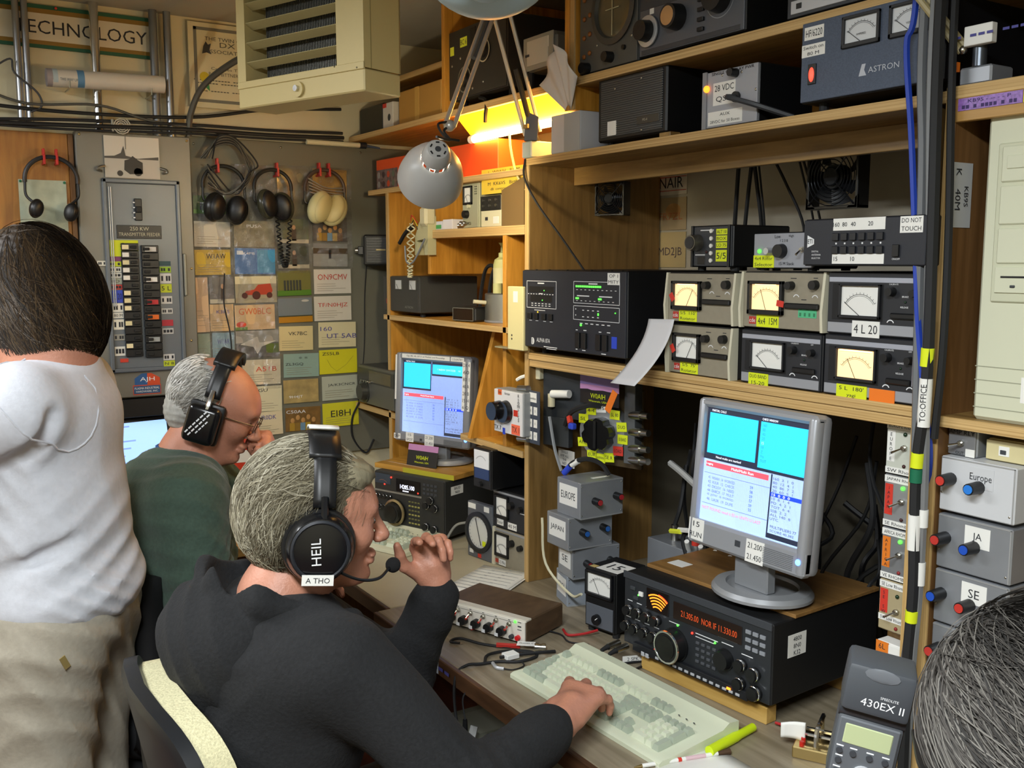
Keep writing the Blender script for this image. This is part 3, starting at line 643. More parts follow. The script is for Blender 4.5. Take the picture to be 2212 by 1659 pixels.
d.btn(.055, .125, .012, .010, W, .004); d.btn(.04, .112, .014, .008, DG); d.btn(.03, .132, .014, .008, DG); d.led(.046, .12, .002, GLED)
for x, z, m in ((.098, .012, RLED), (.165, .088, GLED), (.206, .084, RLED), (.268, .083, GLED)): d.led(x, z, .0025, m)
for x in (.085, .072): B().box(x - .005, x + .005, -.014, -.009, .004, .014, .001).obj('button', d.r, LG)
for k in range(14): bx(d.r, 'lower_button', (.112 + k * .017, .122 + k * .017), (d.y - .0125, d.y - .010), (.012, .017), LG, .0005)
bx(d.r, 'power_lamp', (.31, .32), (d.y - .012, d.y - .010), (.016, .021), OLED, .0005)
d.marks([(.02 + i * .029, .101, .015, .0016) for i in range(4)] + [(.016 + i * .029, .063, .015, .0016) for i in range(4)] + [(.245, .087, .06, .0016), (.24, .08, .05, .0014), (.3, .09, .03, .0016), (.35, .083, .028, .0016), (.3, .1, .05, .0014), (.155, .09, .03, .0014), (.12, .104, .02, .0014)])
o = bx(d.r, 'side_label', (.408, .4085), (.045, .1), (.085 + .012, .13 + .012), W, 0)
for i, s in enumerate(('4800', '8N0', 'K32')): tx(o, s, 0, 0, .009, INK, 0, M=Matrix.Translation((.409, .0725, .132 - i * .014)) @ Matrix.Rotation(R(90), 4, 'Z'))
o = thing('monitor_board', 'thin wooden board lying on the near transceiver', 'board', (1.345, 1.65, .785 + .174), RR); bx(o, 'board', (.006, .412), (.06, .335), (0, .008), wood('7a5a32', '96703f', (.8, 9, 9), .4), .001)
bx(o, 'paper_note', (.03, .075), (.10, .135), (.008, .0085), W, 0)
t = thing('wooden_riser', 'pale wooden batten lifting the front of the near transceiver', 'riser', (1.352, 1.60, .75), -85); bx(t, 'front_batten', (0, .34), (0, .032), (0, .035), wood('b58f47', 'd0ab62', (.8, 9, 9)), .002); bx(t, 'rear_batten', (0, .34), (.25, .28), (0, .035), PLY_X, .002)
# ================================================================== watt meter
d = Dev('watt_meter', 'black upright watt meter with white dial and 15 card on top', 'watt meter', (1.388, 1.853, .75), -80, .098, .148, .11, mt('111214', .5), K, feet=.012)
d.meter(.006, .092, .082, .143, mt('15161a', .4), W, 60, bt=.008, bw=.08); d.box('lower_panel', .006, .092, .006, .06, mt('5b6068', .45), .002); d.knob(.044, .026, .013, .012, K, ptr=50, name='range_knob')
o = bx(d.r, 'card', (.03, .098), (.004, .07), (.1605, .1613), W, 0); tx(o, '15', 0, 0, .034, INK, M=Matrix.Translation((.064, .037, .1617)) @ Matrix.Rotation(R(-90), 4, 'X'))
bx(d.r, 'tape', (.008, .026), (.004, .02), (.1602, .1608), mt('c8b070', .6), 0)
# ================================================================== microphone mixer
d = Dev('mixer', 'small brown and white mixer with five black knobs on the desk', 'mixer', (1.113, 2.085, .75), -69, .262, .056, .155, wood('4a3826', '5c4732', (8, 3, 8), .5), mt('ddd8cc', .45), feet=.004)
bx(d.r, 'top_trim', (0, .262), (-.001, .022), (.055, .061), mt('d3cebf', .45), .001)
for i in range(5): o = d.knob(.04 + i * .039, .02, .0115, .014, K, name='volume_knob'); bx(o, 'pointer', (.04 + i * .039 - .014, .04 + i * .039 - .004), (d.y - .0145, d.y - .013), (.012, .02), WINK, 0)
for i in range(6): d.toggle(.022 + i * .039, .042, -30); B().tube([(.022 + i * .039, d.y - .012, .042), (.022 + i * .039, d.y - .022, .036)], .0028, 8).obj('switch_cap', d.r, REDP)
d.led(.233, .05, .0035, GLED); d.knob(.224, .012, .006, .008, DG, name='jack'); d.knob(.242, .013, .0065, .008, mt('d01f24', .4), name='jack'); d.knob(.106, .006, .005, .007, mt('d01f24', .4), name='jack')
for x in (.024, .064, .146, .184): d.knob(x, .008, .005, .006, K, name='jack')
b = [(.02 + i * .039, .05, .006, .0014) for i in range(6)] + [(.12, .047, .22, .0006), (.245, .04, .01, .003), (.245, .032, .012, .0014), (.245, .05, .01, .0014)]; d.marks(b, INK)
# ================================================================== keyboards
def keyboard(label, loc, rot, tone):
    t = thing('keyboard', label, 'keyboard', loc, rot)
    base = mt(tone, .5); key = mt('d6dcc4', .5); gk = mt('aab4a2', .5)
    L_, D_ = .466, .172
    B().prism([(0, 0), (D_ + .03, 0), (D_ + .03, .034), (D_ + .005, .036), (D_ - .012, .026), (.03, .012), (.008, .012), (0, .008)], 0, L_, M=Matrix(((0, 1, 0, 0), (1, 0, 0, 0), (0, 0, 1, 0), (0, 0, 0, 1)))).obj('case', t, base)
    meshes = {}
    sl = math.atan2(.014, D_ - .042)
    def key_at(x, y, w, h, m):
        k = (round(w, 4), round(h, 4), m.name)
        if k not in meshes:
            bm = bmesh.new(); bmesh.ops.create_cone(bm, cap_ends=True, segments=4, radius1=.7071, radius2=.53, depth=1, matrix=Matrix.Rotation(PI / 4, 4, 'Z'))
            for v in bm.verts:
                tp = v.co.z > 0
                sx = (w - .0016) - (.006 if tp else 0); sy = (h - .0016) - (.006 if tp else 0)
                v.co = Vector((math.copysign(sx / 2, v.co.x), math.copysign(sy / 2, v.co.y) + (.001 if tp else 0), .0 + (.0105 if tp else 0)))
            me = bpy.data.meshes.new('key'); bm.to_mesh(me); bm.free(); me.materials.append(m); meshes[k] = me
        o = bpy.data.objects.new('key', meshes[k]); link(o, t); o.location = (x + w / 2, y + h / 2, .012 + (y + h / 2 - .03) * math.tan(sl) + .0005); o.rotation_euler = (sl, 0, 0)
    u = .0187; x0 = .012; y0 = .022
    rows = [[1.5, 1, 1.5, 7, 1.5, 1, 1.5], [2.25] + [1] * 10 + [2.75], [1.75] + [1] * 11 + [2.25], [1.5] + [1] * 12 + [1.5], [1] * 13 + [2]]
    for r_, row in enumerate(rows):
        x = x0
        for i, n in enumerate(row): key_at(x, y0 + r_ * u, n * u, u, gk if (i in (0, len(row) - 1) or r_ == 0) and n != 7 else key); x += n * u
    yf = y0 + 5 * u + .012
    x = x0; key_at(x, yf, u, u, gk); x += 2 * u
    for gI in range(3):
        for i in range(4): key_at(x, yf, u, u, key if gI != 1 else gk); x += u
        x += .5 * u
    x1 = x0 + 15 * u + .008
    for i in range(3):
        key_at(x1 + i * u, yf, u, u, gk); key_at(x1 + i * u, y0 + 4 * u, u, u, gk); key_at(x1 + i * u, y0 + 3 * u, u, u, gk); key_at(x1 + i * u, y0, u, u, gk)
    key_at(x1 + u, y0 + u, u, u, gk)
    x2 = x1 + 3 * u + .008
    for r_ in range(5):
        for i in range(3):
            if r_ == 0 and i == 0: key_at(x2, y0, 2 * u, u, key)
            elif r_ == 0 and i == 1: continue
            else: key_at(x2 + i * u, y0 + r_ * u, u, u, gk if r_ == 4 else key)
    key_at(x2 + 3 * u, y0, u, 2 * u, gk); key_at(x2 + 3 * u, y0 + 2 * u, u, 2 * u, gk); key_at(x2 + 3 * u, y0 + 4 * u, u, u, gk)
    for i in range(3): bx(t, 'status_lamp', (x2 + .012 + i * .02, x2 + .016 + i * .02), (yf + .004, yf + .006), (.0285, .0295), DG, 0)
    return t
keyboard('cream computer keyboard under the black-sleeved hand on the near desk', (1.082, 1.712, .7505), -88, 'd3d9bf')
keyboard('small part of a cream keyboard on the far desk', (1.108, 3.05, .7505), -69, 'd0cfb4')
# ================================================================== small things on the near desk
def xy(p, a, b, z): return (p[0] + a, p[1] + b, z)
t = thing('highlighter', 'fluorescent yellow highlighter pen beside the keyboard', 'highlighter', (1.205, 1.232, .7595), 10)
for n, a, b_, r0 in (('barrel', .0, .082, .0095), ('neck', .082, .09, .0085), ('cap', .09, .138, .008)): cy(t, n, (a, 0, 0), (b_, 0, 0), r0, mt('cfe81c', .4), seg=16)
t = thing('paint_brush', 'thin white brush with red print lying by the highlighter', 'brush', (1.06, 1.268, .7545), -15)
cy(t, 'handle', (.015, 0, 0), (.165, 0, 0), .0038, W, seg=10); cy(t, 'tip', (0, 0, 0), (.015, 0, 0), .001, BRASS, .0036, 10); cy(t, 'bristles', (.165, 0, 0), (.19, 0, 0), .0035, mt('4a3420', .8), .006, 10); cy(t, 'print_band', (.085, 0, 0), (.092, 0, 0), .0039, REDP, seg=10); cy(t, 'print_band', (.1, 0, 0), (.14, 0, 0), .00385, mt('d9b9c0', .5), seg=10)
o = B().grid(lambda u, v: Vector((1.03 + .21 * u, 1.235 - .30 * v + .05 * u, .7515 + .001 * math.sin(4 * u))), 6, 4).obj('paper_sheet', None, PAPER); o.modifiers.new('s', 'SOLIDIFY').thickness = .0006; tag(o, 'white paper sheet at the near desk edge in front of the keyboard', 'paper')
# morse paddle
t = thing('morse_key', 'chrome morse paddle with white finger piece on the desk', 'morse key', (1.385, 1.13, .75), -60)
bx(t, 'base', (-.045, .075), (-.04, .04), (0, .022), BRASS, .002); B().grid(lambda u, v: Vector((-.072 + .045 * u, -.012 + .006 * math.sin(3 * u), .022 + .036 * v * (1 - .25 * (1 - u)))), 6, 5).obj('paddle', t, W).modifiers.new('s', 'SOLIDIFY').thickness = .004
bx(t, 'lever', (-.03, .06), (-.014, -.008), (.034, .04), CHROME, .001); bx(t, 'lever', (-.03, .06), (.008, .014), (.034, .04), CHROME, .001)
tb(t, 'yoke', [(-.005, -.03, .022), (-.005, -.03, .05), (-.002, -.02, .064), (-.002, .02, .064), (-.005, .03, .05), (-.005, .03, .022)], .0045, CHROME)
for x, y in ((.03, -.028), (.03, .028), (.062, 0), (.05, -.028), (.05, .028)): B().cyl((x, y, .022), (x, y, .044), .006, seg=12).cyl((x, y, .044), (x, y, .05), .0085, seg=12).obj('thumb_screw', t, CHROME)
for y in (-.03, -.015): cy(t, 'terminal', (-.03, y, .022), (-.03, y, .03), .004, mt('c02018', .4), seg=10)
# leads lying on the desk
def lead(pts, r, m, label, cat='cable', group=None):
    o = tb(None, 'cable', pts, r, m); tag(o, label, cat, group); return o
z = .7545
lead([(1.08, 1.93, z), (1.066, 1.95, z), (1.095, 1.955, z), (1.12, 1.90, z), (1.15, 1.86, z), (1.18, 1.835, z)], .0032, RUB, 'black lead looped on the desk ending in a red sleeve')
o = lead([(1.143, 1.868, z + .003), (1.185, 1.832, z + .003)], .006, mt('b02a22', .5), 'red sleeve on the looped lead before the mixer', 'cable sleeve')
t = thing('coax_adapter', 'silver coax adapter with white tag on the desk before the mixer', 'adapter', (1.196, 1.822, .758), -40); bx(t, 'tag', (-.022, .02), (-.012, .012), (.006, .0068), W, 0); tx(t, 'Phones C', 0, 0, .006, INK, M=Matrix.Translation((0, 0, .0072)) @ Matrix.Rotation(R(-90), 4, 'X')); cy(t, 'barrel', (.018, 0, 0), (.045, 0, 0), .0075, NICK); cy(t, 'collar', (.02, 0, 0), (.028, 0, 0), .009, NICK); cy(t, 'collar', (.036, 0, 0), (.044, 0, 0), .009, NICK)
lead([(1.07, 1.80, z), (1.10, 1.835, z), (1.15, 1.83, z), (1.19, 1.80, z), (1.19, 1.77, z), (1.14, 1.765, z), (1.10, 1.79, z), (1.06, 1.80, z), (1.03, 1.81, z), (1.002, 1.81, .735), (.995, 1.80, .66), (1.0, 1.76, .55), (1.0, 1.70, .45)], .0034, RUB, 'black lead coiled on the desk and dropping over the edge')
lead([(1.11, 1.80, z + .004), (1.15, 1.79, z + .005), (1.2, 1.775, z + .004), (1.24, 1.77, z)], .004, RUB, 'thick black lead with a white tape tag on the near desk')
bx(None, 'tape_tag', (-.016, .016), (-.013, .013), (-.004, .007), W, .001).location = (1.135, 1.795, .758); tag(bpy.data.objects['tape_tag'], 'white tape tag wrapped round the coiled black lead', 'tag')
lead([(1.085, 1.79, z), (1.08, 1.765, z), (1.09, 1.75, z)], .004, mt('c9ccd0', .4, .5), 'small grey inline plug below the coiled lead', 'plug')
lead([(1.09, 1.75, z), (1.105, 1.735, z), (1.135, 1.74, z), (1.145, 1.765, z)], .0016, RUB, 'hair-thin black lead from the grey inline plug')
t = thing('hanging_plug', 'small black plug hanging below the desk edge', 'plug', (1.0, 1.755, .70)); tb(t, 'cord', [(.004, .01, .02), (-.006, .01, .0), (-.006, 0, -.04)], .0018, RUB); cy(t, 'body', (-.006, 0, -.04), (-.006, 0, -.075), .005, K, .0065, 10)
# headphone plugs and cords by the watt meter
t = thing('headphone_plug', 'two silver headphone plugs in the near transceiver', 'plug', (1.338, 1.66, .785), -86)
for k in range(2): cy(t, 'plug_barrel', (.002 + k * .026, -.002, .008), (.002 + k * .026, -.035, .006), .0075, NICK); cy(t, 'strain_relief', (.002 + k * .026, -.035, .006), (.002 + k * .026, -.055, .002), .006, RUB, .004)
lead([(1.30, 1.66, .785), (1.27, 1.68, .76), (1.25, 1.70, z), (1.26, 1.66, z), (1.30, 1.64, z), (1.36, 1.625, z), (1.40, 1.61, z)], .0028, RUB, 'black headphone cord curving on the desk beside the riser')
lead([(1.30, 1.635, .785), (1.26, 1.64, .757), (1.27, 1.60, z), (1.31, 1.59, z), (1.36, 1.60, z)], .0028, RUB, 'black headphone cord under the front of the transceiver')
o = bx(None, 'cable_tag', (-.024, .024), (-.001, .001), (-.007, .007), W, 0); o.location = (1.352, 1.628, .762); o.rotation_euler = (0, 0, R(-20)); tag(o, 'white cable tag on the cord beside the wooden riser', 'tag'); tx(o, '2 SPK', 0, 0, .008, INK, -.0014)
lead([(1.33, 1.865, .757), (1.32, 1.83, .757), (1.35, 1.81, .76), (1.385, 1.80, .765)], .0032, mt('b01f22', .5), 'short red wire between mixer and watt meter')
lead([(1.28, 1.91, .757), (1.31, 1.85, z), (1.30, 1.80, z), (1.33, 1.76, z)], .002, RUB, 'thin black wire from the mixer side to the desk')
lead([(1.30, 1.96, .757), (1.335, 1.93, .757), (1.36, 1.92, .757)], .003, mt('3fa05a', .5), 'green wire ends behind the mixer')
lead([(1.395, 1.25, .757), (1.41, 1.21, .757), (1.43, 1.17, .757)], .0028, mt('b01f22', .5), 'red wire from the riser to the morse paddle')
o = bx(None, 'edge_label', (.9985, .9998), (1.885, 1.99), (.714, .746), mt('b9c4d4', .4), 0); tag(o, 'pale blue-white label strip on the near desk edge', 'label'); tx(o, '- -- ---', 0, 0, .008, BINK, M=Matrix.Translation((.9982, 1.937, .73)) @ Matrix.Rotation(R(-90), 4, 'Z'))
# under the desk
t = thing('computer_tower', 'beige desktop computer under the desk beyond the black hoodie', 'computer', (1.16, 2.02, 0), 0)
bx(t, 'case', (0, .42), (0, .19), (.0, .44), mt('b4b8a4', .5), .006); bx(t, 'drive_bay', (-.003, 0), (.02, .17), (.33, .37), mt('c3c6b4', .5), .001); bx(t, 'drive_bay', (-.003, 0), (.02, .17), (.28, .32), mt('c3c6b4', .5), .001); bx(t, 'top_label', (.05, .2), (.04, .16), (.44, .4405), mt('c9ccb8', .6), 0)
lead([(1.12, 1.98, .42), (1.15, 1.93, .36), (1.14, 1.92, .25)], .011, mt('c8cf22', .5), 'yellow sleeved cable hanging under the desk edge')
lead([(1.16, 2.0, .50), (1.125, 1.985, .42)], .0105, mt('d0d2d0', .5), 'white sleeve above the yellow cable under the desk')
o = bx(None, 'paper_tag', (-.02, .02), (-.001, .001), (-.03, .03), W, 0); o.location = (1.105, 2.0, .46); o.rotation_euler = (0, R(20), R(-60)); tag(o, 'white paper tag hanging under the desk by the yellow cable', 'tag')
# ================================================================== grey boxes stacked by the side panel
REDC = mt('a82a30', .35); BLUC = mt('2a62b0', .35)
def abox(label, loc, rot, w, h, dep, word, knobs, m=ALU, side='left'):
    d = Dev('filter_box', label, 'filter box', loc, rot, w, h, dep, m, None, group='stacked aluminium filter boxes', bev=.002)
    b = B()
    for z in (.002, h - .002): b.box(.002, w - .002, -.0008, .0005, z - .0015, z + .0015)
    b.obj('lid_seam', d.r, ALUL)
    for x, z, c in knobs: d.knob(x, z, .0095, .024, K, c, name='tuning_knob'); cy(d.r, 'shaft', (x, 0, z), (x, -.008, z), .006, CHROME)
    for x, z in ((.006, .01), (w - .006, h - .01), (.006, h - .01), (w - .006, .01)): d.screw(x, z, .002)
    if side == 'left':
        o = bx(d.r, 'name_label', (-.0008, 0), (dep * .12, dep * .88), (h * .3, h * .86), W, 0)
        tx(o, word, 0, 0, h * .2, INK, 0, dep * .6, M=Matrix.Translation((-.0012, dep * .5, h * .58)) @ Matrix.Rotation(R(-90), 4, 'Z'))
    return d
abox('aluminium box labelled EUROPE, topmost of the stack', (1.424, 1.928, .999), 0, .137, .094, .1, 'EUROPE', [(.045, .044, REDC), (.112, .05, REDC)])
abox('aluminium box labelled JAPAN, second in the stack', (1.41, 1.958, .914), -2, .137, .085, .1, 'JAPAN', [(.042, .045, BLUC), (.105, .05, BLUC)])
abox('aluminium box labelled SE, third in the stack', (1.432, 1.97, .832), -10, .137, .082, .085, 'SE', [(.04, .04, REDC), (.108, .042, BLUC)])
abox('painted grey box with blue knob at the bottom of the stack', (1.438, 2.0, .75), -16, .13, .082, .085, 'AFRICA', [(.075, .035, BLUC)], mt('8d959f', .5))
o = bx(None, 'name_strip', (1.485, 1.54), (1.955, 1.967), (1.0930, 1.0934), W, 0); tag(o, 'narrow white strip on top of the EUROPE box', 'label strip')
# ================================================================== coax switch and plates on the side panel
t = thing('connector_plate', 'dark metal plate with white coax plugs on the side panel', 'panel', (1.505, 2.212, 1.14), -75)
bx(t, 'plate', (0, .155), (0, .02), (.08, .215), mt('3c4044', .5, .4), .001); bx(t, 'lower_plate', (0, .09), (0, .02), (0, .08), mt('4c5054', .45, .5), .001)
bx(t, 'plug_block', (-.025, 0), (-.015, .012), (.18, .215), CREAM, .002); tb(t, 'white_lead', [(-.02, -.012, .195), (-.05, -.03, .185), (-.07, -.03, .175)], .005, W)
cy(t, 'white_plug', (.04, -.012, .145), (.04, -.012, .11), .01, CREAM); cy(t, 'white_plug', (.045, -.015, .145), (.105, -.015, .15), .011, W)
o = bx(None, 'relay_strip', (1.448, 1.4515), (2.146, 2.2), (1.152, 1.296), mt('3d4452', .5), .001); tag(o, 'dark blue strip with white labels beside the white switch box', 'label strip')
for r_ in range(4):
    for c in range(2):
        if r_ == 0 and c: continue
        l = bx(o, 'label', (1.4474, 1.448), (2.197 - c * .024 - (.038 if r_ == 0 else .017), 2.197 - c * .024), (1.265 - r_ * .034, 1.287 - r_ * .034 + (.004 if r_ == 0 else 0)), W, 0)
        tx(l, ('Rhombics', '5-5', '8-7', '4-3')[r_] if c == 0 else '5', 0, 0, .006, INK, M=Matrix.Translation((1.447, 2.197 - c * .024 - (.019 if r_ == 0 else .0085), 1.276 - r_ * .034)) @ Matrix.Rotation(R(-90), 4, 'Z'))
t = thing('coax_switch', 'round coax switch with black knob ringed by yellow tags', 'antenna switch', (1.545, 2.0, 1.198), -72)
bx(t, 'mount_plate', (-.09, .10), (.035, .045), (-.09, .115), mt('5a4a30', .6), .001); bx(t, 'side_plate', (.068, .1), (.0, .035), (-.07, .14), mt('6d7174', .4, .5), .001)
B().cyl((0, 0, 0), (0, .035, 0), .07, seg=40).obj('dial_plate', t, mt('9fa3a6', .4, .6)); 
b = B(); n = 24; pr = []
for k in range(n): a = 2 * PI * k / n; rr = .043 if k % 4 < 3 else .036; pr.append((rr * math.cos(a), rr * math.sin(a)))
b.prism(pr, -.03, 0).obj('switch_knob', t, mt('101012', .25)); B().box(-.004, .004, -.036, -.03, -.036, .036, .002).obj('knob_grip', t, K)
for k, (ang, s, m, nm) in enumerate(((120, '4-4', YEL, 0), (92, '5/5', W, 0), (52, '5L 80', YEL, 0), (20, 'DUO', YEL, 0), (-8, '10 BAND', YEL, 0), (-38, 'LOAD', REDP, 0), (-68, 'SE R', YEL, 0), (-92, 'JAPAN', YEL, 0), (-116, 'EUR', YEL, 0), (150, '5L', YEL, 0), (206, 'AFR', YEL, 0))):
    x, z_ = .066 * math.cos(R(ang)), .066 * math.sin(R(ang)); o = B().box(-.015, .015, -.002, -.001, -.012, .012, M=Matrix.Translation((x, 0, z_)) @ Matrix.Rotation(R(random.uniform(-6, 6)), 4, 'Y')).obj('position_tag', t, m); tx(o, s, x, z_, .009, INK, -.0024, .022)
for k, z_ in enumerate((.055, .012, -.03, -.06)):
    cy(t, 'coax_plug', (.085, .01, z_), (.125, -.005, z_ + .004), .012, NICK); cy(t, 'plug_collar', (.125, -.005, z_ + .004), (.15, -.014, z_ + .006), .0085, NICK)
t = thing('contact_card', 'sunset photo card lettered W0AIH above the coax switch', 'card', (1.53, 2.075, 1.272), -84)
bx(t, 'card', (0, .145), (0, .001), (0, .078), mt('17151a', .5, coat=.3), 0)
bx(t, 'printed_sky', (0, .145), (-.0006, 0), (.05, .078), mt('8f7cc0', .5), 0); bx(t, 'printed_sky', (0, .145), (-.0006, 0), (.036, .05), mt('c58fc0', .5), 0)
b = B(); b.prism([(0, .03)] + [(k * .0145, .036 + .003 * random.random()) for k in range(11)] + [(.145, .03)], -.0009, -.0007); b.obj('printed_treeline', t, mt('17151a', .5))
tx(t, 'W0AIH', .068, .022, .013, YEL, -.0012, .055); tx(t, 'Wisconsin, USA', .068, .008, .006, YEL, -.0012, .068)
o = B().box(-.010, .010, 0, .001, -.03, .03, M=Matrix.Translation((1.515, 1.925, 1.292)) @ Matrix.Rotation(R(-84), 4, 'Z') @ Matrix.Rotation(R(28), 4, 'Y')).obj('tape_strip', None, ORG); tag(o, 'orange tape strip beside the sunset card', 'tape')
o = bx(None, 'paper_note', (1.545, 1.5465), (2.12, 2.195), (1.082, 1.128), mt('c9c9c4', .7), 0); o.rotation_euler = (0, 0, 0); tag(o, 'white handwritten note left of the coax switch', 'note'); o.rotation_euler.z = 0
for i, s in enumerate(('SINGLE', 'AMP ALL', 'THE', 'NET')): tx(o, s, 0, 0, .007, INK, 0, M=Matrix.Translation((1.5445, 2.165, 1.121 - i * .0105)) @ Matrix.Rotation(R(-90), 4, 'Z'))
lead([(1.50, 2.10, 1.21), (1.49, 2.06, 1.25), (1.51, 2.02, 1.27), (1.54, 2.0, 1.27)], .007, RUB, 'black coax looping behind the coax switch')
o = lead([(1.488, 2.065, 1.235), (1.478, 2.045, 1.222)], .0085, mt('c23a2c', .5), 'red and blue sleeve on coax left of the switch', 'cable sleeve'); bx(o, 'blue_sleeve', (1.466, 1.482), (2.022, 2.042), (1.21, 1.226), BLUP, .003)
o = lead([(1.45, 2.03, 1.10), (1.455, 2.0, 1.13), (1.47, 1.96, 1.145), (1.49, 1.93, 1.135), (1.50, 1.91, 1.11)], .0065, RUB, 'black coax with blue and white sleeve over the EUROPE box'); B().cyl((1.449, 2.032, 1.098), (1.453, 2.01, 1.12), .008).obj('blue_sleeve', o, BLUP); B().cyl((1.454, 2.006, 1.123), (1.46, 1.985, 1.137), .0075).obj('white_sleeve', o, W)
lead([(1.47, 2.13, 1.23), (1.46, 2.09, 1.15), (1.45, 2.045, 1.10)], .0045, GR, 'grey coax descending left of the coax switch')
lead([(1.40, 2.06, .98), (1.405, 2.05, .86), (1.42, 1.96, .80), (1.41, 1.90, .82)], .0035, CREAM, 'pale coax hanging down the front of the stacked boxes')
# ================================================================== dark tangle behind the near monitor
for k in range(34):
    y0 = random.uniform(1.06, 1.88); x0 = random.uniform(1.66, 1.86); y1 = y0 + random.uniform(-.18, .18); zt = random.uniform(1.05, 1.34)
    lead([(x0, y0, zt), (x0 + random.uniform(-.05, .04), (y0 * 2 + y1) / 3 + random.uniform(-.05, .05), zt * .7 + .25), (x0 + random.uniform(-.06, .04), (y0 + 2 * y1) / 3 + random.uniform(-.06, .06), .95), (x0 + random.uniform(-.04, .04), y1, .76)], random.choice((.004, .0055, .007)), random.choice((RUB, RUB, KM, K)), 'black cable in the tangle behind the near monitor', 'cable', 'black cables tangled behind the near monitor')
lead([(1.63, 1.83, 1.14), (1.62, 1.76, 1.12), (1.62, 1.66, 1.07), (1.63, 1.58, 1.0)], .008, mt('a9aaa8', .5), 'light grey coax running behind the monitor left side')
o = lead([(1.60, 1.70, 1.0), (1.59, 1.66, 1.02), (1.58, 1.62, 1.06), (1.58, 1.58, 1.09)], .0085, W, 'white sleeved coax left of the near monitor'); B().cyl((1.6, 1.70, .965), (1.6, 1.70, 1.0), .0095).obj('red_sleeve', o, REDP)
for k, (a, b_) in enumerate(((.0, 'yellow'), (.03, 'white'), (.07, 'white'), (.105, 'white'))): lead([(1.61, 1.80 - a, .975 + .01 * k), (1.60, 1.755 - a, .985 + .01 * k)], .0065, YEL2 if b_ == 'yellow' else W, ('yellow cable sleeve', 'white cable sleeve next to the yellow one', 'white cable sleeve, middle of the three', 'white cable sleeve nearest the monitor')[k] + ' on coax left of the near monitor', 'cable sleeve', 'cable sleeves left of the near monitor')
t = thing('coax_relay_box', 'flat aluminium relay box with coax plugs behind the transceiver', 'relay box', (1.62, 1.90, .86), -92)
bx(t, 'case', (0, .36), (0, .14), (0, .075), ALU, .002)
for k in range(6): cy(t, 'coax_plug', (.06 + k * .052, .04 + .03 * (k % 2), .075), (.06 + k * .052, .04 + .03 * (k % 2), .115), .0095, NICK); tb(t, 'coax', [(.06 + k * .052, .04 + .03 * (k % 2), .115), (.06 + k * .052 + .01, .05, .17), (.04 + k * .05, .09, .26)], .0055, RUB)
for k in range(4): t2 = cy(t, 'white_collar', (.15 + k * .05, .01, .075), (.165 + k * .05, -.01, .105), .006, W)
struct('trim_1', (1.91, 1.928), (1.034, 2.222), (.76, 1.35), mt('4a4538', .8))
# ================================================================== toggle switch plates beside the right post
t0 = thing('mount_strip', 'plywood strip carrying the column of toggle switch plates', 'mount strip', (1.53, 1.108, .86), -90); bx(t0, 'strip', (-.002, .07), (0, .012), (0, .5), PLY_Z, .001); bx(t0, 'stand_leg', (.0, .02), (0, .012), (-.11, 0), PLY_Z, .001)
for k, (w1, w2, side, pm, tm, lm, lbl) in enumerate((
        ('EUROPE Rhomb', 'SW Rhom', 'EUROPE', mt('c4c8bc', .5), W, DGLED, 'pale toggle plate marked EUROPE, topmost of the column'),
        ('JAPAN Rhom', 'SE Rhombic', 'JAPAN', mt('a8aaac', .4, .5), REDP, GLED, 'toggle plate with red JAPAN strip, second of the column'),
        ('AFRICA RHOMBIC', 'VE RHOMBIC', 'AFRICA', mt('9c9fa3', .4, .6), mt('e07a1e', .6), GLED, 'toggle plate with orange AFRICA strip, third of the column'),
        ('SE Low Rhombic', 'SW Low Rhombic', 'SE SW', mt('a89a78', .5), REDP, DGLED, 'tan toggle plate with red SE strip, fourth of the column'),
        ('', '', '6L 5L', W, mt('e07a1e', .6), DGLED, 'white socket plate with orange note, lowest of the column'))):
    z = 1.264 - k * .097
    d = Dev('toggle_plate', lbl, 'switch plate', (1.5, 1.108, z), -90, .066, .094 if k < 4 else .075, .03, pm, pm, group='toggle switch plates beside the post', bev=.001)
    if k < 4:
        d.note(.002, .064, .081, .093, W, (w1,)); d.note(.002, .064, .001 + (.018 if k == 3 else 0), .012 + (.018 if k == 3 else 0), W, (w2,))
        o = d.note(.004, .02, .022 + (.012 if k == 3 else 0), .078, tm, name='side_strip')
        for i, c in enumerate(side): tx(o, c, .012, .071 - i * .0088, .006, INK, d.y - .001)
        d.toggle(.04, .05 if k < 3 else .042, -20, -25, .02); d.led(.04, .074 if k < 3 else .07, .0038, lm); d.led(.04, .017 if k < 3 else .01, .0034, mt('3a1416', .3) if k < 2 else mt('8a2020', .4))
    else:
        d.note(.0, .026, .038, .075, tm, ('6L', '5L')); d.note(0, .026, .028, .038, YEL); 
        for x, zz in ((.036, .05), (.05, .042)): B().arc(x, zz, .006, 0, 360, .001, d.y - .0006, 14).obj('printed_ring', d.r, INK, smooth=False, fix=False)
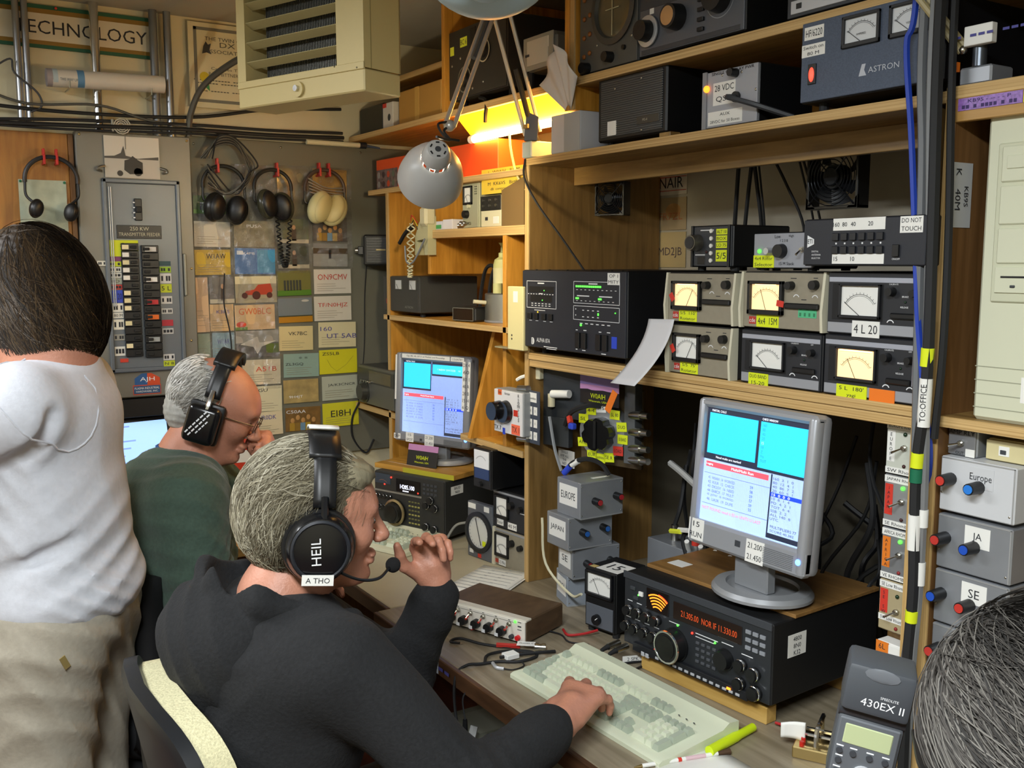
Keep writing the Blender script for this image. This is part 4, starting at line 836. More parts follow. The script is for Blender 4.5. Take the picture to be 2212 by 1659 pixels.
# ================================================================== right unit contents
def rbox(label, z, word, kn, m, wd=.131, h=.091):
    d = Dev('tuner_box', label, 'tuner box', (1.47, .979, z), -90, wd, h, .13, m, None, group='tuner boxes stacked at the right', bev=.002)
    b = B(); b.box(.002, wd - .002, -.0008, .0004, h - .003, h - .001); b.box(wd - .004, wd - .002, -.0008, .0004, .002, h - .002); b.obj('lid_seam', d.r, ALUL)
    if word: d.note(.05, .094, h * .52, h * .9, W if m is not WB else m, (word,), h=.015)
    for x, zz, c in kn: d.knob(x, zz, .0105, .03, K, c, name='tuning_knob', seg=14); cy(d.r, 'shaft', (x, .001, zz), (x, -.006, zz), .008, CHROME)
    d.screw(.004, .03, .002); d.screw(wd - .008, .012, .002)
    return d
WB = mt('c9cbce', .45)
rbox('white tuner box handwritten Europe at the top of the right stack', 1.228, 'Europe', [(.02, .055, mt('c2382e', .4)), (.07, .05, mt('2a7cd8', .4))], WB)
rbox('grey aluminium tuner box labelled JA under the white one', 1.130, 'JA', [(.016, .052, mt('b8342c', .4)), (.068, .048, mt('1f4fb8', .4))], ALU)
rbox('grey aluminium tuner box labelled SE below the JA one', 1.035, 'SE', [(.014, .05, mt('1f4fb8', .4)), (.066, .045, mt('c2382e', .4))], ALU)
rbox('grey aluminium tuner box with red knob behind the grey-haired head', .940, 'VE', [(.016, .05, mt('b8342c', .4))], ALU)
rbox('plain grey box near the bottom of the right stack', .845, None, [(.03, .045, K)], ALU); rbox('plain grey box standing on the desk at the right', .75, None, [(.03, .045, K)], ALU)
d = Dev('relay_switch_box', 'tiny steel box marked AMP RLY with a toggle', 'switch box', (1.49, .981, 1.3195), -90, .052, .046, .05, ALU, mt('8e9094', .4, .5)); d.text('AMP RLY', .026, .04, .007, INK, .046); d.toggle(.026, .022, -10, -40); d.text('OUT', .024, .006, .005, INK); d.note(.034, .05, .001, .014, W)
d = Dev('adapter_box', 'beige adapter box tucked under the right shelf', 'adapter box', (1.5, .92, 1.3195), -90, .11, .036, .09, mt('c9bd8e', .5), mt('cfc496', .5), bev=.004); d.box('label', .024, .042, .01, .026, W, .001); d.box('badge', .027, .037, .013, .02, DG, .002)
TW = mt('cfd1b8', .5)
d = Dev('computer_tower', 'cream desktop computer tower standing on the right shelf', 'computer', (1.478, .935, 1.3865), -90, .2, .482, .42, TW, None, bev=.006)
d.box('drive_bay_frame', .022, .19, .19, .435, mt('c6c8ae', .5), .004, .002)
for z0, z1 in ((.375, .43), (.31, .37), (.25, .305)): d.box('drive_bay', .03, .185, z0, z1, TW, .007, .002)
d.btn(.06, .405, .04, .02, TW, .009); d.led(.044, .385, .004, DG); o = d.box('floppy_slot', .03, .185, .205, .245, TW, .007); d.box('slot', .04, .16, .228, .231, K, .0078, 0); d.btn(.06, .215, .008, .004, DG, .009)
for k in range(4): d.box('groove', .002, .198, .02 + k * .022, .0215 + k * .022, mt('9a9c86', .6), .0005, 0)
d.note(.08, .13, .035, .075, W, ('#1',))
t = thing('tape_label', 'purple glitter label on the front rail of the right bookcase', 'label', (1.4615, .977, 1.877), -90); bx(t, 'strip', (0, .106), (-.001, 0), (0, .019), mt('8a63b0', .35, ns=.3, nsc=200), 0); bx(t, 'yellow_end', (.107, .125), (-.001, 0), (0, .019), mt('d8d21c', .5), 0)
for i, s in enumerate(('KB9S - -- - - P', '-- - ---- - --')): tx(t, s, .052, .014 - i * .009, .0055, mt('3a2a60', .6), -.0014, .09)
t = thing('paper_note', 'white K 40M paper note taped sideways inside the right bookcase', 'note', (1.466, .9835, 1.695), 0); bx(t, 'sheet', (0, .052), (-.001, 0), (0, .104), mt('c4c6c6', .7), 0)
for s, x, z, h in (('K', .014, .088, .014), ('40M', .014, .045, .014), ('KB9S', .036, .05, .011)): tx(t, s, 0, 0, h, INK, M=Matrix.Translation((x, -.0014, z)) @ Matrix.Rotation(R(90), 4, 'Y'))
# ================================================================== cable bundle between the units
def run(pts, r, m, label, sleeves=()):
    o = tb(None, 'cable', pts, r, m, 8); tag(o, label, 'cable')
    for nm, p, q, rr, mm in sleeves: cy(o, nm, p, q, rr, mm, seg=12)
    return o
run([(1.45, 1.05, 2.43), (1.442, 1.05, 2.06), (1.44, 1.062, 1.99), (1.438, 1.043, 1.84), (1.436, 1.02, 1.62), (1.436, 1.012, 1.54), (1.44, .997, 1.42), (1.45, .988, 1.33), (1.47, 1.002, 1.25)], .0055, mt('2140a8', .45), 'bright blue network cable hanging down the front of the shelves')
run([(1.45, 1.03, 2.43), (1.44, 1.033, 2.0), (1.44, 1.022, 1.8), (1.438, 1.012, 1.5), (1.436, 1.005, 1.35), (1.436, 1.002, 1.2), (1.436, .997, 1.05), (1.436, 1.01, .9), (1.45, 1.03, .76)], .0075, mt('6a6d70', .5), 'thick grey cable, leftmost of the bundle between the bookcases')
run([(1.45, 1.012, 2.43), (1.44, 1.015, 2.0), (1.438, 1.002, 1.7), (1.436, .992, 1.45), (1.436, .985, 1.3), (1.436, .984, 1.1), (1.436, .99, .95), (1.45, 1.0, .76)], .007, mt('77797a', .45), 'light grey cable in the middle of the bundle between bookcases', [('white_sleeve', (1.436, .984, 1.20), (1.436, .984, 1.23), .0085, W), ('white_sleeve', (1.436, .984, 1.10), (1.436, .984, 1.14), .0085, W)])
run([(1.44, 1.0, 2.43), (1.432, .998, 2.0), (1.43, .99, 1.7), (1.428, .985, 1.45), (1.428, .995, 1.3), (1.428, .99, 1.1), (1.43, .995, .95), (1.44, 1.0, .76)], .0095, RUB, 'thick black cable with yellow band and TO: OFFICE sleeve', [('yellow_band', (1.429, .987, 1.47), (1.4285, .986, 1.50), .0105, YEL), ('yellow_band', (1.428, .995, 1.30), (1.428, .994, 1.325), .0105, YEL), ('green_band', (1.428, .995, 1.275), (1.428, .995, 1.298), .0105, mt('0f6a4a', .5)), ('white_sleeve', (1.428, .987, 1.37), (1.4285, .986, 1.45), .0105, W), ('white_sleeve', (1.428, .993, 1.16), (1.428, .994, 1.22), .0105, W), ('yellow_band', (1.429, .991, 1.035), (1.4285, .99, 1.055), .0105, YEL)])
tx(bpy.data.objects[[o.name for o in bpy.data.objects if o.get('label', '').startswith('thick black cable')][0]], 'TO:OFFICE', 0, 0, .009, INK, M=Matrix.Translation((1.4185, .983, 1.41)) @ Matrix.Rotation(R(-57), 4, 'Z') @ Matrix.Rotation(R(-90), 4, 'Y'))
run([(1.46, .99, 2.43), (1.45, .985, 2.0), (1.45, .975, 1.7), (1.448, .972, 1.5), (1.446, .978, 1.35)], .0065, RUB, 'thin black cable at the right of the bundle')
t = thing('switch_box', 'grey back corner of a card behind the grey cable', 'card', (1.452, 1.03, 1.43), -90); bx(t, 'card', (0, .035), (0, .0008), (0, .115), mt('8b8890', .7), 0); tag(t, 'grey card edge standing behind the cable bundle', 'card'); t.name = 'card_edge'
# ================================================================== far operating desk
monitor('silver flat monitor labelled 15 SPOT on the far desk', (1.437, 3.02, 1.035), -69, -3, .328, .3, .275, .245, chin2, 2, (.22, .19, -.062, .065), mt('8f9298', .4, .3))
d = Dev('transceiver', 'black transceiver with white digital display on the far desk', 'transceiver', (1.335, 2.955, .752), -69, .305, .185, .3, mt('2c2d2c', .6), mt('2a2a28', .5), feet=.016)
d.box('meter_window', .006, .075, .145, .178, mt('39424c', .2), .002); B().arc(.04, .128 + d.z0, .03, 50, 120, .0012, d.y - .0026, 10).obj('meter_scale', d.r, mt('9a6a4a', .4), smooth=False, fix=False); d.led(.078, .17, .003, RLED); d.led(.048, .144, .0028, RLED)
o = d.box('frequency_display', .1, .205, .128, .17, mt('0c0d12', .2), .002); tx(o, '14205.100', .15, .146 + d.z0, .014, mt('dfe4ff', .4, emit=2.5), d.y - .0026, .062); d.box('bar_segment', .13, .155, .131, .134, mt('dfe4ff', .4, emit=2), .0026, 0); d.led(.196, .133, .003, RLED)
d.box('bright_line', .0, .21, .118, .124, mt('8f8d84', .4, .4), .002)
for r_ in range(3):
    for c in range(4): d.btn(.222 + c * .016, .165 - r_ * .014, .011, .008, DG, .002)
for k in range(5): d.ringknob(.01 + k * .016, .105, .006, .012)
for k in range(3): d.ringknob(.012 + k * .018, .068, .008, .014)
d.knob(.1, .058, .036, .03, mt('1a1a18', .4), mt('0e0e0d', .3), name='tuning_dial', skirt=.043, seg=36)
B().lathe([(.036, .008), (.044, .01), (.044, .014), (.037, .016)], 36, Matrix.Translation((.1, d.y, .058 + d.z0)) @ Matrix.Rotation(R(90), 4, 'X')).obj('dial_rim', d.r, mt('b09f78', .3, .8))
for r_ in range(6):
    for c in range(4): d.btn(.158 + c * .013, .1 - r_ * .014, .009, .005, mt('9c9652', .5) if r_ % 2 else mt('6a683e', .5), .002, 'keypad_button')
for x, z in ((.235, .1), (.27, .095), (.232, .03), (.267, .026), (.252, .118)): d.ringknob(x, z, .0115, .016)
o = bx(d.r, 'side_label', (.305, .3055), (.03, .09), (.15, .178), W, 0)
for i, s in enumerate(('BAUD', '9600')): tx(o, s, 0, 0, .008, INK, M=Matrix.Translation((.306, .06, .171 - i * .013)) @ Matrix.Rotation(R(90), 4, 'Z'))
t = thing('monitor_board', 'yellow-edged plywood board under the far monitor', 'board', (1.335, 2.955, .953), -69); bx(t, 'board', (-.03, .318), (.03, .30), (0, .016), wood('a8792e', 'c08f40', (.8, 9, 9), .4), .001); bx(t, 'painted_edge', (.1, .318), (.0285, .03), (.0, .016), mt('b0a82c', .5), 0)
o = B().grid(lambda u, v: Vector((1.385 + .06 * u + .02 * v, 3.02 - .19 * u - .06 * v, .9705)), 3, 3).obj('paper_sheet', None, mt('e6d9cc', .7)); o.modifiers.new('s', 'SOLIDIFY').thickness = .0006; tag(o, 'cream paper lying on the far transceiver board', 'paper')
t = thing('contact_card', 'small sunset W0AIH card leaning on the far monitor stand', 'card', (1.425, 2.90, .971), -66, tilt=-12)
bx(t, 'card', (0, .125), (0, .001), (0, .07), mt('1a1817', .5), 0); bx(t, 'printed_sky', (0, .125), (-.0006, 0), (.05, .07), mt('b77fae', .5), 0); tx(t, 'W0AIH', .062, .028, .013, YEL, -.001, .05); tx(t, 'Wisconsin, USA', .062, .012, .007, YEL, -.001, .06)
# meters right of the far transceiver
d = Dev('watt_meter', 'black watt meter with blue panel beside the far monitor', 'watt meter', (1.43, 2.462, .983), -84, .086, .118, .3, K, mt('1c1d20', .5), feet=.0); d.box('dial', .008, .078, .06, .112, mt('e4e6ea', .4), .003); B().arc(.043, .066, .03, 40, 140, .0008, d.y - .0036, 10).obj('scale', d.r, INK, smooth=False, fix=False); d.box('blue_panel', .008, .078, .028, .06, mt('2a3f6a', .4), .002); d.knob(.04, .013, .008, .01, K)
def rotc(label, z, h, beige):
    d = Dev('rotor_controller', label, 'controller', (1.475, 2.425, z), -83, .17, h, .2, mt('2a2925', .6) if beige else K, BEI if beige else FDK, group='rotor controllers stacked on the far desk')
    d.meter(.012, .075, .03, h - .014, K, W, 50, bt=.006); d.knob(.09, h - .035, .011, .014, K); d.knob(.13, h - .04, .009, .012, K); d.box('silver_strip', .004, .166, h - .01, h - .004, mt('9fa2a8', .4, .3), .001)
    if beige: d.note(.028, .06, .004, .022, W, ('3.5 MHz',)); d.note(.012, .026, .008, .02, mt('a83a2a', .5)); B().prism([(0, 0), (.012, 0), (.012, h), (.004, h)], -.008, 0).obj('side_cheek', d.r, BEIL)
    else: d.note(.02, .05, .008, .026, W, ('Rotor',)); d.note(.07, .11, .004, .024, W, ('40 M',)); d.marks([(.14, .06, .03, .002)])
rotc('beige rotor controller at the bottom of the far desk stack', .75, .115, True); rotc('black rotor controller on top of the beige one, far desk', .866, .112, False)
t = thing('compass_indicator', 'grey panel with large white round compass dial on the far desk', 'indicator', (1.452, 2.54, .75), -82)
bx(t, 'panel', (0, .118), (0, .02), (0, .17), mt('5b5f66', .5), .002); Mc = Matrix.Translation((.058, 0, .083)) @ Matrix.Rotation(R(90), 4, 'X')
B().lathe([(.048, 0), (.062, 0), (.062, .008), (.05, .010), (.048, .004)], 40, Mc).obj('bezel', t, mt('1e2128', .4)); B().lathe([(0, .003), (.05, .003)], 40, Mc).obj('dial', t, mt('d9dad6', .5))
b = B()
for k in range(24): a = 2 * PI * k / 24; b.bm.faces.new([b.bm.verts.new((.058 + r_ * math.cos(a) - w_ * math.sin(a), -.0036, .083 + r_ * math.sin(a) + w_ * math.cos(a))) for r_, w_ in ((.04, -.0004), (.046, -.0004), (.046, .0004), (.04, .0004))])
tag(b.obj('scale', t, INK, smooth=False, fix=False), kind='stuff')
B().tube([(.044, -.005, .125), (.07, -.005, .045)], .0012, 5).obj('needle', t, INK); bx(t, 'tape', (.078, .092), (-.006, -.004), (.045, .06), YEL, 0)
for x, z in ((.004, .152), (.08, .152)): bx(t, 'label', (x, x + .024 + (.012 if x < .03 else 0)), (-.0008, 0), (z - .002, z + .014), W, 0)
bx(t, 'label', (.01, .028), (-.0008, 0), (.012, .024), W, 0); bx(t, 'tape', (.05, .066), (-.0008, 0), (.004, .016), REDP, 0); tb(t, 'cord', [(.0, .01, .1), (-.03, -.02, .09), (-.05, -.04, .05), (-.06, -.06, .01)], .004, mt('8a8a84', .5))
for k in range(2):
    o = B().grid(lambda u, v: Vector((1.235 + .21 * u + .07 * v - .01 * k, 2.29 + .125 * u - .15 * v, .7515 + k * .0022 + .006 * u * v)), 6, 6).obj('paper_sheet', None, PAPER); o.modifiers.new('s', 'SOLIDIFY').thickness = .0008; tag(o, ('lower' if k == 0 else 'upper') + ' of two white typed sheets on the far desk', 'paper', 'papers on the far desk')
b = B()
for k in range(9):
    for j in range(3): p = Vector((1.255 + .02 * k + .02, 2.285 + .0119 * k, .7552)); b.box(-.0014, .0014, -.028, .028, 0, .0003, M=Matrix.Translation(p + Vector((.02 * j, -.042 * j, .0)) + Vector((0, 0, .006 * (k / 9) * (j / 3)))) @ Matrix.Rotation(R(25), 4, 'Z'))
tag(b.obj('typed_lines', o, mt('b4b4b2', .7)), kind='stuff')
# white rhombics switch box
d = Dev('rotary_switch_box', 'white Rhombics switch box with large black rotary knob', 'switch box', (1.42, 2.328, 1.168), -88, .14, .122, .05, mt('8c8f92', .5), mt('dcdcde', .5))
d.knob(.062, .062, .032, .016, KG, name='knob_base', seg=30); d.knob(.03, .062, .028, .03, KG, name='knob_wing', seg=26)
d.note(.022, .04, .106, .121, mt('e0662c', .6), ('Rhom',)); d.note(.098, .118, .055, .072, mt('c0301f', .6)); d.note(.088, .128, .004, .032, mt('ee6a4a', .6), ('TX 1',)); d.note(.045, .057, -.002, .016, BLUP); d.text('Europe', .068, .112, .008, INK); d.text('TX 7', .02, .014, .012, INK)
for i, c in enumerate('Rhombics'): d.text(c, .122, .112 - i * .0095, .008, INK)
for z in (.128, -.01): cy(d.r, 'coax_plug', (.09, .02, z), (.135, .02, z + .004), .009, NICK)
# silver-grey radio on the base shelf at the far end
d = Dev('receiver', 'grey receiver with round tuning knob left of the far monitor', 'receiver', (1.455, 3.345, 1.1175), -90, .3, .14, .28, mt('4a4b46', .5, .2), mt('63635c', .4, .3), feet=.008); d.box('dark_strip', .0, .3, .08, .13, mt('3a3a36', .4), .002); d.knob(.06, .045, .032, .024, mt('4a4a44', .35, .5), name='tuning_dial', skirt=.04, seg=30)
for k in range(4): d.knob(.05 + k * .022, .085, .005, .012, NICK)
d.box('glass_scale', .1, .28, .085, .125, mt('5a5440', .2), .003)
# ================================================================== far shelves
d = Dev('power_supply', 'dark grey power supply with two small meters on far shelf', 'power supply', (1.47, 3.15, 1.457), -90, .27, .12, .22, mt('3b3b38', .55), mt('3a3a37', .5, ns=.1, nsc=300), feet=.014)
for x in (.1, .205): d.meter(x, x + .05, .075, .108, mt('55554f', .4), mt('c9cbc8', .4), 50, bt=.003, arc=False, bw=.04)
d.box('power_switch', .03, .052, .025, .042, mt('9a2a22', .4), .003); d.text('ASTRON', .2, .018, .008, mt('8e8e86', .5), .06)
d = Dev('digital_clock', 'small dark digital clock on the far lower shelf', 'clock', (1.475, 2.665, 1.4575), -78, .1, .045, .08, mt('2a2a28', .4), mt('15110f', .15, coat=.5), bev=.006); d.frame(.004, .096, .004, .041, .002, mt('8a8a80', .4, .5))
t = thing('metal_canister', 'brushed steel canister on the far lower shelf', 'canister', (1.58, 2.535, 1.457)); B().lathe([(0, 0), (.058, 0), (.058, .085), (.055, .088), (0, .088)], 28).obj('can', t, mt('8d8d86', .4, .8)); cy(t, 'spigot', (-.058, .01, .06), (-.095, .02, .064), .006, CREAM); B().lathe([(.0575, .0), (.06, .002), (.06, .006), (.0575, .008)], 28).obj('rim', t, ALU)
t = thing('glue_bottle', 'cream bottle with nozzle standing on the steel canister', 'bottle', (1.575, 2.535, 1.5455)); B().lathe([(0, 0), (.026, 0), (.028, .008), (.028, .085), (.024, .1), (.012, .108), (.012, .12), (.006, .122), (.005, .14), (.012, .15), (0, .151)], 20).obj('bottle', t, mt('d0cf8a', .5)); B().lathe([(.0285, .02), (.0288, .075)], 20).obj('label', t, mt('dcd8a8', .6)); cy(t, 'cap', (-.03, -.02, 0), (-.03, -.02, .03), .014, mt('cfcf90', .5))
for k in range(2): lead([(1.6, 2.72 - k * .06, 1.458), (1.6, 2.70 - k * .05, 1.56), (1.6, 2.67 - k * .05, 1.62), (1.6, 2.62 - k * .05, 1.62), (1.6, 2.58 - k * .05, 1.55), (1.6, 2.56 - k * .04, 1.50)], .006, RUB, ('left' if k == 0 else 'right') + ' of two thick black cables arching behind the far power supply')
d = Dev('wall_speaker', 'small black communication speaker on a bracket by the grey board', 'speaker', (1.475, 3.33, 1.625), -24, .125, .112, .09, mt('1d1d1b', .5), None, bev=.006, body='cabinet'); d.box('grille', .008, .117, .008, .104, mt('26261f', .5), .003, .002)
for k in range(10): d.box('grille_rib', .01, .115, .012 + k * .0092, .016 + k * .0092, K, .0042, 0)
d.box('badge', .045, .08, .054, .06, mt('8a7a50', .4, .5), .005); bx(d.r, 'bracket', (-.02, 0), (.02, .05), (.04, .07), K, .002); cy(d.r, 'bracket_knob', (-.02, .035, .055), (-.03, .035, .055), .01, NICK); bx(d.r, 'bracket_arm', (.02, .1), (.08, .1), (.05, .06), K, .001)
lead([(1.50, 3.36, 1.63), (1.505, 3.395, 1.5), (1.5, 3.40, 1.3), (1.47, 3.40, 1.1)], .002, RUB, 'thin cable hanging from the small speaker down the grey board')
lead([(1.46, 3.36, 1.12), (1.44, 3.38, 1.06), (1.45, 3.40, .98), (1.50, 3.40, .92), (1.53, 3.39, .97)], .004, RUB, 'black cable curving below the grey receiver')
t = thing('hand_microphone', 'cream hand microphone with coiled cord hung on the shelf divider', 'microphone', (1.445, 2.86, 1.66), -90)
B().prism([(.0, 0), (.028, 0), (.03, .04), (.012, .045), (.06, .05), (.07, .0), (.09, .0), (.092, .12), (.07, .14), (.05, .12), (.03, .1), (.004, .06)], 0, .03).obj('holder', t, mt('b9b58e', .5)); bx(t, 'head', (.05, .095), (-.01, .03), (.09, .15), mt('c9c3a0', .5), .008)
b = B(); n = 120; b.tube([(.0 - .012 * math.sin(PI * k / n) + .0065 * math.cos(k * 1.2) + .03 * (k / n - .5) * (1 if k < n / 2 else 1), -.012 + .0065 * math.sin(k * 1.2), .1 - .17 * math.sin(PI * k / n)) for k in range(n + 1)], .0024, 5); b.obj('coiled_cord', t, mt('c8c3a2', .5)); tb(t, 'grey_loop', [(-.05, -.01, .03), (-.03, -.015, -.02), (.02, -.015, -.02), (.09, -.01, .05)], .003, GR)
for k, c in enumerate(('b02a22', 'c8b020', '2a2a28')): tb(t, 'wire', [(.0, -.01, .1), (.02 + .01 * k, -.02, .125 - .008 * k), (.06, -.02, .1 - .01 * k)], .0016, mt(c, .5)); 
tb(t, 'black_lever', [(-.1, -.005, .04), (-.05, -.005, .075), (0, -.005, .09)], .007, KM)
# middle shelf items
ZS = 1.7385
for k, (y, w_, h_, m) in enumerate(((2.775, .045, .026, mt('d6d4e0', .6)), (2.725, .06, .03, mt('e2e0e6', .6)))):
    o = bx(None, 'small_box', (1.475, 1.53), (y - w_, y), (ZS, ZS + h_), m, .001); tag(o, ('left' if k == 0 else 'right') + ' of two small white boxes beside the grey voltmeter', 'box', 'small white boxes on the far shelf')
    if k == 0: bx(o, 'green_label', (1.4742, 1.475), (y - w_ + .005, y - .005), (ZS + .003, ZS + .015), mt('3f9a52', .5), 0)
t = thing('wire_coil', 'small silver connector pile beside the voltmeter', 'connectors', (1.49, 2.645, ZS), -90)
for k in range(4): cy(t, 'connector', (-.01 + k * .012, .0, .01 + .006 * (k % 2)), (.02 + k * .012, .02, .012), .007, NICK)
d = Dev('voltmeter', 'tall grey-green vacuum voltmeter on the far shelf', 'voltmeter', (1.495, 2.632, ZS), -90, .095, .133, .12, mt('9a9a82', .5), mt('9fa088', .5)); d.r.children[0].scale = (1, 1, 1)
d.meter(.012, .062, .07, .125, K, W, 60, bt=.006); d.knob(.03, .042, .012, .014, K); d.knob(.045, .065, .006, .008, mt('c9c8a8', .4)); d.knob(.03, .015, .004, .008, NICK); d.knob(.05, .015, .004, .008, NICK)
for k in range(4):
    for j in range(2): d.led(.078 + j * .008, .1 + k * .007, .0018, K, 'vent_hole')
d = Dev('meter_box', 'white-bottomed meter with black top face on the far shelf', 'meter', (1.5, 2.53, ZS), -90, .115, .092, .1, mt('c9c6a4', .5), mt('d8d4b4', .5)); d.box('black_panel', .002, .113, .048, .09, mt('1f1e1b', .5), .002)
for k in range(6): d.knob(.02 + (k % 3) * .035, .062 + (k // 3) * .016, .0045, .006, NICK)
d.box('mark', .025, .04, .02, .03, INK, .001); d.box('label', .07, .1, .01, .03, W, .001); d.marks([(.02, .083, .012, .008)])
t = thing('brown_speaker_box', 'plain brown wooden box on the far shelf by the side panel', 'box', (1.466, 2.365, ZS), -90); B().prism([(0, 0), (.115, 0), (.115, .128), (.0, .098)], 0, .14).obj('box', t, mt('6e5630', .6))
t = thing('list_sign', 'yellow handwritten list of call signs on the far shelf', 'sign', (1.482, 2.5, 1.832), -88); bx(t, 'sheet', (0, .232), (0, .001), (0, .07), mt('e0c040', .6), 0)
for i, s in enumerate(('L  W0AIH   Bill M', 'H  UN7QF   Khanin', 'M  KK6VS   Birthe', 'dB  compound  DE2')): tx(t, s, .115, .06 - i * .016, .0095, INK, -.0006, .2)
t = thing('orange_box', 'orange printed cardboard box on top of the far shelves', 'box', (1.50, 3.262, 1.8895), -88); bx(t, 'box', (0, .78), (0, .2), (0, .105), mt('d8501e', .55), .002)
tag(bx(t, 'printed_panel', (.004, .16), (-.0008, 0), (.004, .07), mt('6a5a58', .5, ns=.6, nsc=60), 0), kind=None)
for k in range(8): B().ell((.02 + (k % 4) * .036, -.0006, .02 + (k // 4) * .032), (.012, .0006, .012), 12).obj('printed_circle', t, mt(('8a8a86', '4a3a3a', 'b8482a', '5a6a5a')[k % 4], .5))
o = bx(None, 'cream_chassis', (1.44, 1.458), (2.214, 2.292), (1.40, 1.573), mt('d8cf9a', .5), .002); tag(o, 'cream metal bracket plate beside the amplifier', 'bracket'); bx(o, 'flange', (1.44, 1.46), (2.292, 2.36), (1.40, 1.404), mt('8f8a6c', .5), 0); bx(o, 'paper_tag', (1.4392, 1.44), (2.24, 2.262), (1.53, 1.56), W, 0)
for z in (1.44, 1.43): B().ell((1.44, 2.27, z), (.001, .003, .003), 8).obj('hole', o, K)
# ================================================================== far upper shelf
ZU = 2.088
d = Dev('military_receiver', 'black military receiver with dial knobs and two yellow tags', 'receiver', (1.478, 2.678, ZU), -90, .325, .2, .3, mt('23211d', .6), mt('2c2923', .55), feet=.03)
d.note(.01, .032, .13, .155, YEL2); d.note(.07, .11, .145, .172, YEL2, ('BC 6',)); 
for x, z, r_ in ((.1, .05, .034), (.21, .115, .03)): d.knob(x, z, r_ * .7, .012, mt('1a1815', .4), skirt=r_); B().arc(x, z + d.z0, r_ * 1.05, 0, 360, .004, d.y - .0045, 24).obj('dial_ring', d.r, mt('b9b298', .5) if r_ < .033 else mt('7a7566', .5), smooth=False, fix=False); B().ell((x, d.y - .014, z + d.z0), (.008, .006, .008), 10).obj('knob_hub', d.r, NICK)
for x, z in ((.02, .1), (.14, .02), (.2, .03), (.07, .115), (.14, .13)): d.screw(x, z, .004)
d.box('dark_band', .13, .16, .08, .19, K, .002)
d = Dev('panel_meter', 'pale grey square instrument on the far upper shelf', 'instrument', (1.495, 2.296, ZU), -90, .143, .09, .12, mt('6a685e', .5), mt('9a9a90', .45), feet=.055, bev=.012); d.box('scale_window', .022, .12, .014, .078, mt('c9c9c0', .4), .002); d.note(.088, .122, .05, .078, W, ('40',)); d.box('lever', .016, .034, .038, .044, DG, .004)
d = Dev('cardboard_box', 'brown cardboard box on the far upper shelf', 'box', (1.50, 3.075, ZU), -90, .30, .115, .2, mt('b0843a', .7), None, body='carton'); d.box('tape', .12, .15, 0, .115, mt('c49a4a', .5), .001)
o = bx(None, 'dark_case', (1.50, 1.7), (3.20, 3.40), (ZU, ZU + .1), mt('24221e', .5), .006); tag(o, 'dark plastic case at the back end of upper shelf', 'case')
o = bx(None, 'white_carton', (1.49, 1.6), (3.10, 3.18), (ZU, ZU + .09), mt('cfcac0', .6), .002); tag(o, 'white carton with red corner on the upper shelf end', 'carton'); bx(o, 'red_corner', (1.489, 1.49), (3.15, 3.178), (ZU + .075, ZU + .089), REDP, 0); B().ell((1.49, 3.13, ZU + .04), (.001, .012, .012), 10).obj('printed_disc', o, DG)
o = bx(None, 'equipment_case', (1.6, 1.9), (2.08, 2.66), (2.20, 2.34), mt('1a1814', .6), .004); tag(o, 'dark equipment back on the upper shelf', 'equipment'); o.location.z = -.112; o.location.x = .22  # case in one near-black base colour
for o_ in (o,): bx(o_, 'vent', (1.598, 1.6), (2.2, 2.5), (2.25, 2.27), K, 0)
# yellow under-shelf lamp
t = thing('shelf_lamp', 'yellow glowing fluorescent lamp under the far upper shelf', 'lamp', (1.47, 2.63, 2.07), -90)
DIF = mt('ffc61a', .4, emit=1.15)
B().prism([(0, 0), (.05, -.052), (.06, -.045), (.012, .004)], 0, .57, M=Matrix(((0, 1, 0, 0), (1, 0, 0, 0), (0, 0, 1, 0), (0, 0, 0, 1)))).obj('diffuser', t, DIF)
bx(t, 'top_rail', (0, .57), (-.006, .012), (-.002, .008), mt('e0d8b8', .5), .001); bx(t, 'bottom_rail', (0.0, .57), (.05, .08), (-.054, -.046), mt('e0d8b8', .5), .001); cy(t, 'fluorescent_tube', (.02, .052, -.066), (.55, .052, -.066), .009, mt('ffbe5c', .4, emit=75), seg=14); cy(t, 'end_cap', (.0, .052, -.066), (.022, .052, -.066), .012, W); cy(t, 'end_cap', (.548, .052, -.066), (.57, .052, -.066), .012, W)
tb(t, 'pull_cord', [(.22, .05, -.06), (.26, .03, -.12), (.32, .01, -.19), (.38, .0, -.24)], .0035, mt('d0c890', .5))
o = bx(None, 'grey_block', (1.62, 1.72), (2.19, 2.3), (2.03, 2.066), mt('6a5d52', .6), .002); tag(o, 'grey-brown block under the far upper shelf end', 'block')
lead([(1.49, 2.52, 2.11), (1.472, 2.455, 2.09), (1.46, 2.44, 2.05), (1.462, 2.445, 2.03)], .006, KM, 'black plug hanging over the upper shelf edge', 'plug')
# ================================================================== back wall: boards, panel, cards (all face -y)
YB = 3.412
t = thing('grey_board', 'large grey painted board on the back wall holding cards', 'board', (0, YB, 0)); bx(t, 'board', (.878, 1.70), (-.012, .006), (.93, 2.055), mt('6b6a5b', .6, ns=.05, nsc=6), .002)
for x, z in ((.90, 2.03), (1.2, 2.035), (1.5, 2.035)): B().ell((x, -.013, z), (.004, .003, .004), 8).obj('screw', t, NICK)
t = thing('plywood_board', 'orange-brown plywood board behind the standing person', 'board', (0, YB, 0)); bx(t, 'board', (-.1, .512), (-.016, .006), (1.02, 2.035), wood('8a5a22', 'a8742f', (9, 9, .9), .5), .002); bx(t, 'edge_strip', (.512, .527), (-.022, .006), (1.02, 2.035), wood('5e3c1a', '7a5226', (9, 9, .9)), .001)
